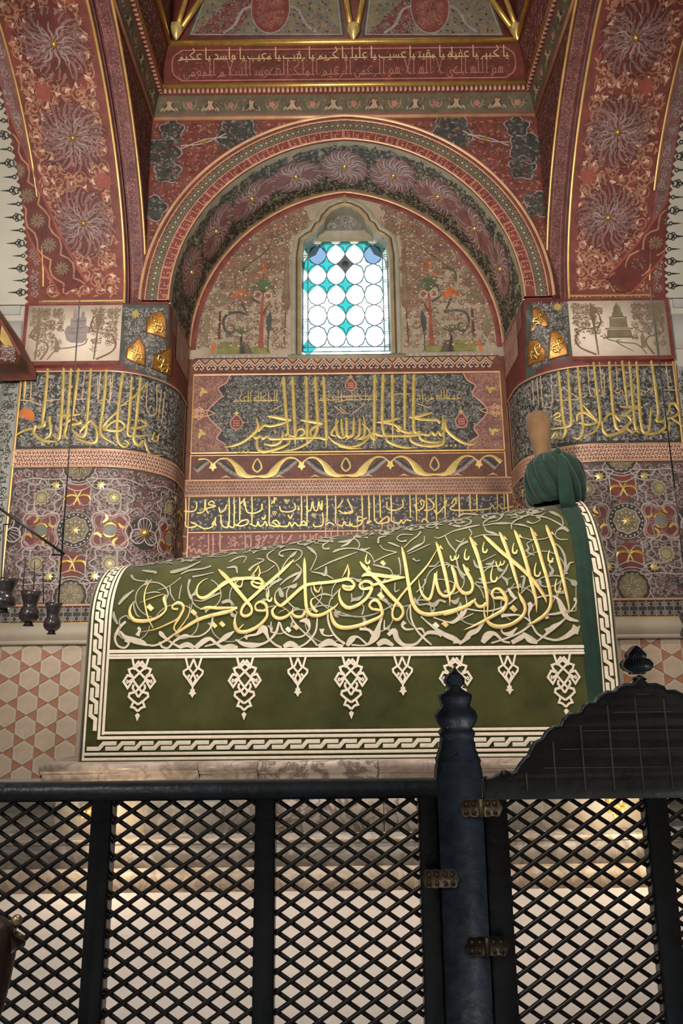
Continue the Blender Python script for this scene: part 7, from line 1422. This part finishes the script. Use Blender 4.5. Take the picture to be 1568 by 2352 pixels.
# ================================================================== FENCE AND GATE
YFN = 2.0
def fx(px, y=1835): return xof(px, y, YFN)
ZR1, ZR0_ = zof(1792, YFN, 500), zof(1834, YFN, 500)
ZBOT = 0.44
cyl = G().tube([(0, 0, -0.5), (0, 0, 0.5)], 1.0, 'bar_paint', 8).mesh('lattice_bar', True)
PW_, PH_ = 0.0672, 0.0432; SL = PH_ / PW_
def lattice(x0, x1, z0, z1, parent, name='lattice_bar'):
    """diagonal bars in two layers, clipped to the opening; the crossings stay in step along the fence"""
    for dr, yy in ((1, YFN - 0.005), (-1, YFN + 0.006)):
        c = np.arange(-60, 90)
        for k in c:
            # line z = dr*SL*x + b
            b = 0.9 + k * PH_ + (0.013 if dr > 0 else 0.006)
            pts = []
            for x in (x0, x1):
                z = dr * SL * x + b
                if z0 <= z <= z1: pts.append((x, z))
            for z in (z0, z1):
                x = (z - b) / (dr * SL)
                if x0 < x < x1: pts.append((x, z))
            if len(pts) < 2: continue
            a, e = pts[0], pts[1]; Lb = math.hypot(e[0] - a[0], e[1] - a[1])
            if Lb < 0.012: continue
            ang = math.atan2(e[0] - a[0], e[1] - a[1])
            piece(name, cyl, parent, ((a[0] + e[0]) / 2, yy, (a[1] + e[1]) / 2), rot=(0, ang, 0), scale=(0.0056, 0.0056, Lb))
def upright(x0, x1, z0, z1, parent, m='fence_paint', d=0.022, name='post', y=None):
    y = YFN if y is None else y; c = 0.005; P = [(x0, y + d), (x0, y - d + c), (x0 + c, y - d), (x1 - c, y - d), (x1, y - d + c), (x1, y + d)]
    g = G(); k = len(P); g.raw([(a, b, z) for z in (z0, z1) for a, b in P], [(i, (i + 1) % k, (i + 1) % k + k, i + k) for i in range(k)], [(0, i, i + 1) for i in range(1, k - 1)] + [(k, k + i + 1, k + i) for i in range(1, k - 1)], m); return g.obj(name, parent)
XG0, XG1 = fx(1003), fx(1102)
fence = thing('lattice_fence', 'dark blue wooden lattice fence in front of the cenotaph', 'fence', (-0.5, YFN, FLOOR))
pr = [(-0.030, 0.0), (-0.033, 0.012), (-0.033, ZR1 - ZR0_ - 0.018), (-0.024, ZR1 - ZR0_ - 0.004), (-0.008, ZR1 - ZR0_), (0.012, ZR1 - ZR0_), (0.03, ZR1 - ZR0_ - 0.012), (0.032, 0.0)]
g = G(); k = len(pr); xs_ = (-1.6, XG0); g.raw([(x, YFN + a, ZR0_ + b) for x in xs_ for a, b in pr], [(i, (i + 1) % k, (i + 1) % k + k, i + k) for i in range(k)], [(0, i, i + 1) for i in range(1, k - 1)] + [(k, k + i + 1, k + i) for i in range(1, k - 1)], 'fence_paint'); g.obj('top_rail', fence)
g = G(); g.box(-1.6, YFN - 0.025, FLOOR, XG0, YFN + 0.025, ZBOT + 0.06, 'fence_paint'); g.obj('bottom_rail', fence)
posts = [(fx(-150), fx(-105)), (fx(217), fx(264)), (fx(588), fx(634)), (fx(958), XG0 - 0.001)]
for a, b in posts: upright(a, b, ZBOT, ZR0_ + 0.002, fence, d=0.024)
for (a, b) in ((posts[0][1], posts[1][0]), (posts[1][1], posts[2][0]), (posts[2][1], posts[3][0])): lattice(a, b, ZBOT + 0.06, ZR0_, fence)
# gate post with scalloped head
gpost = thing('gate_post', 'dark blue gate post with scalloped head and leaf shaped tip', 'post', ((XG0 + XG1) / 2, YFN, FLOOR))
ol = [(45, 465, 465), (120, 420, 510), (190, 360, 590), (235, 322, 622), (300, 330, 620), (350, 390, 580), (385, 425, 555), (430, 385, 600), (480, 300, 670), (525, 215, 735), (560, 228, 752), (640, 262, 738), (720, 290, 722), (755, 250, 760), (820, 185, 822), (900, 158, 850), (980, 185, 832), (1070, 240, 775), (1125, 275, 742), (1160, 225, 775), (1210, 215, 795), (1270, 255, 775), (1330, 262, 790), (1420, 232, 805), (1480, 262, 835), (1560, 205, 860), (1600, 222, 872), (1680, 165, 908), (1750, 190, 902), (1830, 172, 930), (2000, 160, 955)]
cx_ = (XG0 + XG1) / 2; lf, rt = [], []
for y, l, r in ol:
    yy = 1530 + y / 7.84; hw = (r - l) / 2 / 7.84; z = zof(yy, YFN, 1045); s_ = (xof(1046, yy, YFN) - xof(1045, yy, YFN)); lf.append((cx_ - hw * s_, z)); rt.append((cx_ + hw * s_, z))
wz = (lf[-1][1]); pl_ = [(XG0, FLOOR), (XG0, wz)] ; out = lf[::-1] + rt[1:]
out = [(XG0 + 0.002, FLOOR)] + out + [(XG1 - 0.002, FLOOR)]
g = G(); g.board(out, YFN - 0.03, YFN + 0.03, 'post_paint'); gp_o = g.obj('post_board', gpost)
inn = np.array(out); 
g = G(); t = stroke([(a, b) for a, b in (lf[::-1] + rt[1:])], 0.007, smooth=False, ridge=0.003); g.add(t, wall_xz(YFN - 0.03), 'fence_paint', 0.001); g.obj('beaded_edge', gpost)
cc = py((1046, 1562), YFN - 0.033); g = G(); g.add(xf(ngon(0.018, 6, f=lambda a: 1 + .2 * np.cos(2 * a)), cc[0], cc[2]), wall_xz(YFN - 0.03), 'post_paint', 0.002); 
for (x, y, r) in ((1029, 1674, 5), (1047, 1730, 4), (1030, 1700, 3)):
    c = py((x, y), YFN - 0.03); g.add(xf(ngon(r * 0.0011, 10, dome=0.004), c[0], c[2]), wall_xz(YFN - 0.03), 'fence_paint', 0.001)
g.obj('painted_stud', gpost)
# hinges with domed rivets
riv = G().lathe([(0.0055, 0), (0.005, 0.003), (0.003, 0.0055), (0, 0.006)], (0, 0, 0), 'bronze_dark', 10).mesh('rivet', True)
def hinge(cx, cy, w, h, two, yb, m='bronze'):
    c = py((cx, cy), YFN - 0.03); s_ = 0.0011
    W_, H_ = w * s_ / 2, h * s_ / 2
    e = [(-1.0, 0), (-0.90, 0.35), (-0.84, 0.8), (-0.74, 1.0), (-0.5, 0.9), (-0.25, 1.0), (0, 0.92), (0.25, 1.0), (0.5, 0.9), (0.76, 1.0), (0.86, 0.75), (0.92, 0.3), (1.0, 0)]; e = e + [(x, -z) for x, z in e[::-1][1:-1]]
    g = G(); g.board([(c[0] + x * W_, c[2] + z * H_) for x, z in e], yb - 0.006, yb, m); t = g.obj('hinge', gpost, label='riveted bronze hinge plate')
    if two:
        g = G(); g.tube([(c[0], yb - 0.008, c[2] - H_), (c[0], yb - 0.008, c[2] + H_)], 0.006, m, 10); g.obj('knuckle', t, smooth=True)
    for x in ((-0.66, -0.32, 0.3, 0.62) if two else (-0.6, -0.2, 0.25, 0.6)):
        for z in (0.45, -0.45):
            piece('rivet', riv, t, (c[0] + x * W_, yb - 0.006, c[2] + z * H_), rot=(math.pi / 2, 0, 0))
hinge(1103, 1855, 100, 38, True, YFN - 0.031); hinge(1011, 2017, 84, 38, False, YFN - 0.031); hinge(1117, 2172, 98, 38, True, YFN - 0.031, 'bronze_dark')
# gate leaf with ogee crest
gx0, gxc = XG1 + 0.0015, fx(1492)
gate = thing('garden_gate_leaf', 'black lattice gate with ogee scalloped crest and trefoil finial', 'gate', (gxc, YFN, FLOOR)); gate.name = 'lattice_gate'
crest = [(1109, 1786), (1125, 1788), (1140, 1781), (1150, 1775), (1158, 1772), (1166, 1776), (1170, 1782), (1182, 1774), (1193, 1756), (1204, 1742), (1213, 1736), (1217, 1725), (1226, 1706), (1240, 1700), (1247, 1694), (1254, 1680), (1270, 1669), (1287, 1668), (1291, 1655), (1303, 1641), (1318, 1640), (1331, 1636), (1338, 1622), (1350, 1614), (1364, 1615), (1373, 1600), (1390, 1590), (1410, 1590), (1416, 1580), (1430, 1574), (1450, 1574), (1460, 1562), (1475, 1556), (1492, 1554)]
cp = np.array([py(p, YFN)[[0, 2]] for p in crest]); cp[-1, 0] = gxc
crf = np.vstack([cp, np.column_stack([2 * gxc - cp[::-1][1:, 0], cp[::-1][1:, 1]])])
ZG0 = zof(1833, YFN, 1300)
g = G(); g.board([(crf[0, 0], ZG0)] + [tuple(p) for p in crf] + [(crf[-1, 0], ZG0)], YFN - 0.018, YFN + 0.018, 'crest_paint'); cr_o = g.obj('crest_panel', gate)
g = G(); g.tube(np.column_stack([crf[:, 0], np.full(len(crf), YFN - 0.012), crf[:, 1] - 0.002]), 0.0075, 'fence_paint', 8); g.obj('crest_rim', gate, smooth=True)
g = G(); mpg = wall_xz(YFN - 0.018)
for k in range(-5, 6):
    x = gxc + k * 0.0735 - 0.02; zt_ = np.interp(x, crf[:, 0], crf[:, 1]) - 0.03
    if x > crf[0, 0] + 0.1 and x < crf[-1, 0] - 0.1 and zt_ > ZG0 + 0.05: g.add(stroke([(x, ZG0 + 0.02), (x, zt_)], 0.004, smooth=False), mpg, 'crest_groove', 0.0008)
for k in range(5):
    z_ = ZG0 + 0.075 + k * 0.045; ok = crf[crf[:, 1] > z_ + 0.03]
    if len(ok): g.add(stroke([(ok[:, 0].min() + 0.03, z_), (ok[:, 0].max() - 0.03, z_)], 0.0022, smooth=False), mpg, 'crest_groove', 0.0007)
g.obj('crest_groove', gate)
g = G(); fo = [(0.0, 1.0), (0.18, 0.92), (0.42, 0.74), (0.60, 0.60), (0.58, 0.46), (0.50, 0.42), (0.80, 0.36), (1.0, 0.18), (0.98, 0.0), (0.75, -0.16), (0.45, -0.22), (0.40, -0.32)]
fs = 36 * 0.00108; fz = zof(1545, YFN, 1485); f_ = [(gxc + a * fs, fz + (b + 0.25) * fs * 1.45) for a, b in fo]; f2 = [(2 * gxc - a, b) for a, b in f_[::-1]]
g.board(f_[::-1][::-1] + f2[:-1] if False else f_ + f2[:-1], YFN - 0.016, YFN + 0.016, 'fence_paint'); fin_o = g.obj('trefoil_finial', gate)
g = G()
for k in (-2, -1, 0, 1, 2): g.add(stroke([(gxc + k * 0.004, fz + 0.005), (gxc + k * 0.007, fz + 0.03), (gxc + k * 0.003, fz + 0.05)], 0.0025, ridge=0.0015), wall_xz(YFN - 0.016), 'fence_paint', 0.001)
g.obj('finial_rib', gate)
c = py((1158, 1778), YFN - 0.02); g = G(); g.lathe([(0, -0.011), (0.008, -0.008), (0.011, 0), (0.008, 0.008), (0, 0.011)], c, 'fence_paint', 12); g.obj('crest_knob', gate, smooth=True)
xe = 2 * gxc - gx0
upright(gx0, fx(1160), ZBOT, ZG0, gate, d=0.02, name='stile'); upright(2 * gxc - fx(1160), xe, ZBOT, ZG0, gate, d=0.02, name='stile'); upright(fx(1474), fx(1526), ZBOT, ZG0, gate, d=0.02, name='stile')
g = G(); g.box(gx0, YFN - 0.02, FLOOR + 0.02, xe, YFN + 0.02, ZBOT + 0.05, 'fence_paint'); g.obj('bottom_rail', gate)
lattice(fx(1160), fx(1474), ZBOT + 0.05, ZG0, gate); lattice(fx(1526), 2 * gxc - fx(1160), ZBOT + 0.05, ZG0, gate)

# ================================================================== HANGING OIL LAMPS ON THE LEFT, AND ONE AT THE RIGHT EDGE
YLP = 3.3
ring_ = thing('lamp_hanger', 'thin iron hanger arm and rods carrying dark glass lamps', 'lamp hanger', tuple(py((20, 1170), YLP)))
def rod(a, b, r, parent, name, y=YLP): g = G(); g.tube([py(a, y), py(b, y)], r, 'iron', 6); return g.obj(name, parent, smooth=True)
rod((-60, 1126), (148, 1273), 0.0065, ring_, 'diagonal_arm'); rod((120, 1274), (145, 1275), 0.005, ring_, 'hook')
lz = [(5, 1330, 1408, 30), (65, 1358, 1438, 24), (118, 1385, 1457, 20)]
rod((183, 690), (134, 1386), 0.0032, ring_, 'hanging_wire'); rod((58, 1290), (52, 1360), 0.002, ring_, 'hanging_wire'); rod((80, 1290), (77, 1360), 0.002, ring_, 'hanging_wire'); rod((98, 1290), (100, 1387), 0.002, ring_, 'hanging_wire'); rod((78, 1320), (95, 1322), 0.002, ring_, 'cross_link'); rod((8, 1205), (4, 1332), 0.002, ring_, 'hanging_wire'); rod((8, 1205), (25, 1204), 0.003, ring_, 'hook')
rod((143, 1274), (143, 1200), 0.0022, ring_, 'hanging_wire')
def oil_lamp(x, y0, y1, hw, lab, yd=YLP):
    a, b = py((x, y0), yd), py((x, y1), yd); Hh = a[2] - b[2]; R = hw * (xof(x + 1, y0, yd) - xof(x, y0, yd))
    t = thing('oil_lamp', lab, 'lamp', tuple(b), group='dark glass hanging oil lamps')
    g = G(); c = (b[0], b[1], b[2])
    g.lathe([(0.42 * R, 0.10 * Hh), (0.7 * R, 0.15 * Hh), (0.93 * R, 0.25 * Hh), (0.95 * R, 0.36 * Hh), (0.8 * R, 0.48 * Hh), (0.62 * R, 0.56 * Hh), (0.66 * R, 0.66 * Hh), (0.82 * R, 0.84 * Hh), (1.0 * R, 1.0 * Hh), (0.95 * R, 1.0 * Hh), (0.6 * R, 0.7 * Hh), (0.0, 0.66 * Hh)], c, 'lamp_smoke', 24); g.obj('glass_body', t, smooth=True)
    g = G(); g.lathe([(0, 0), (0.50 * R, 0.0), (0.46 * R, 0.03 * Hh), (0.34 * R, 0.07 * Hh), (0.42 * R, 0.115 * Hh), (0, 0.12 * Hh)], c, 'iron', 18); g.obj('foot', t, smooth=True)
for (x, y0, y1, hw), lab in zip(lz, ('dark glass oil lamp cut by the left edge of the picture', 'dark glass oil lamp hanging between the two other left lamps', 'lowest dark glass oil lamp hanging nearest the green cenotaph')): oil_lamp(x, y0, y1, hw, lab)
oil_lamp(1590, 1408, 1476, 26, 'dark glass oil lamp peeping in at the right edge')
rh = thing('lamp_wire', 'thin dark wire hanging down the pier on the right', 'wire', tuple(py((1545, 1050), YLP)))
rod((1492, 660), (1549, 1120), 0.0032, rh, 'hanging_wire'); rod((1549, 1120), (1582, 1410), 0.0032, rh, 'hanging_wire')

# ================================================================== CARVED POST AT THE LOWER LEFT EDGE
YB = 1.72
post = thing('carved_barrier_post', 'dark carved wooden post with brass knob at lower left edge', 'post', (xof(-30, 2300, YB), YB, 0.0))
def hwx(px, y): return xof(px, y, YB) - xof(-38, y, YB)
prof = [(hwx(6, 2352) * 1.0, 0.0), (hwx(6, 2352), zof(2352, YB)), (hwx(18, 2300), zof(2300, YB)), (hwx(26, 2240), zof(2240, YB)), (hwx(31, 2190), zof(2190, YB)), (hwx(30, 2160), zof(2160, YB)), (hwx(26, 2140), zof(2140, YB)), (hwx(18, 2122), zof(2122, YB)), (hwx(5, 2108), zof(2108, YB)), (hwx(-12, 2098), zof(2098, YB)), (0, zof(2094, YB))]
g = G(); g.lathe(prof, (xof(-38, 2200, YB), YB, 0), 'dark_wood', 28); g.obj('turned_body', post, smooth=True)
c = py((38, 2114), YB); r_ = 12.5 * 0.00093
g = G(); a = np.linspace(-math.pi / 2, math.pi / 2, 12); g.lathe(np.column_stack([r_ * np.cos(a), r_ * np.sin(a)]), c, 'brass', 16); g.obj('brass_knob', post, smooth=True, label='small round brass knob')
g = G(); g.tube([py((36, 2126), YB), py((33, 2146), YB), py((28, 2160), YB)], [0.003, 0.0035, 0.006], 'dark_wood', 8); g.obj('knob_stem', post, smooth=True)
g = G(); P = [py(p, YB)[[0, 2]] for p in ((24, 2150), (34, 2142), (46, 2150), (62, 2158), (54, 2166), (52, 2176), (40, 2180), (30, 2192), (22, 2190))]; g.board(P, YB - 0.012, YB + 0.012, 'dark_wood'); g.obj('leaf_bracket', post)
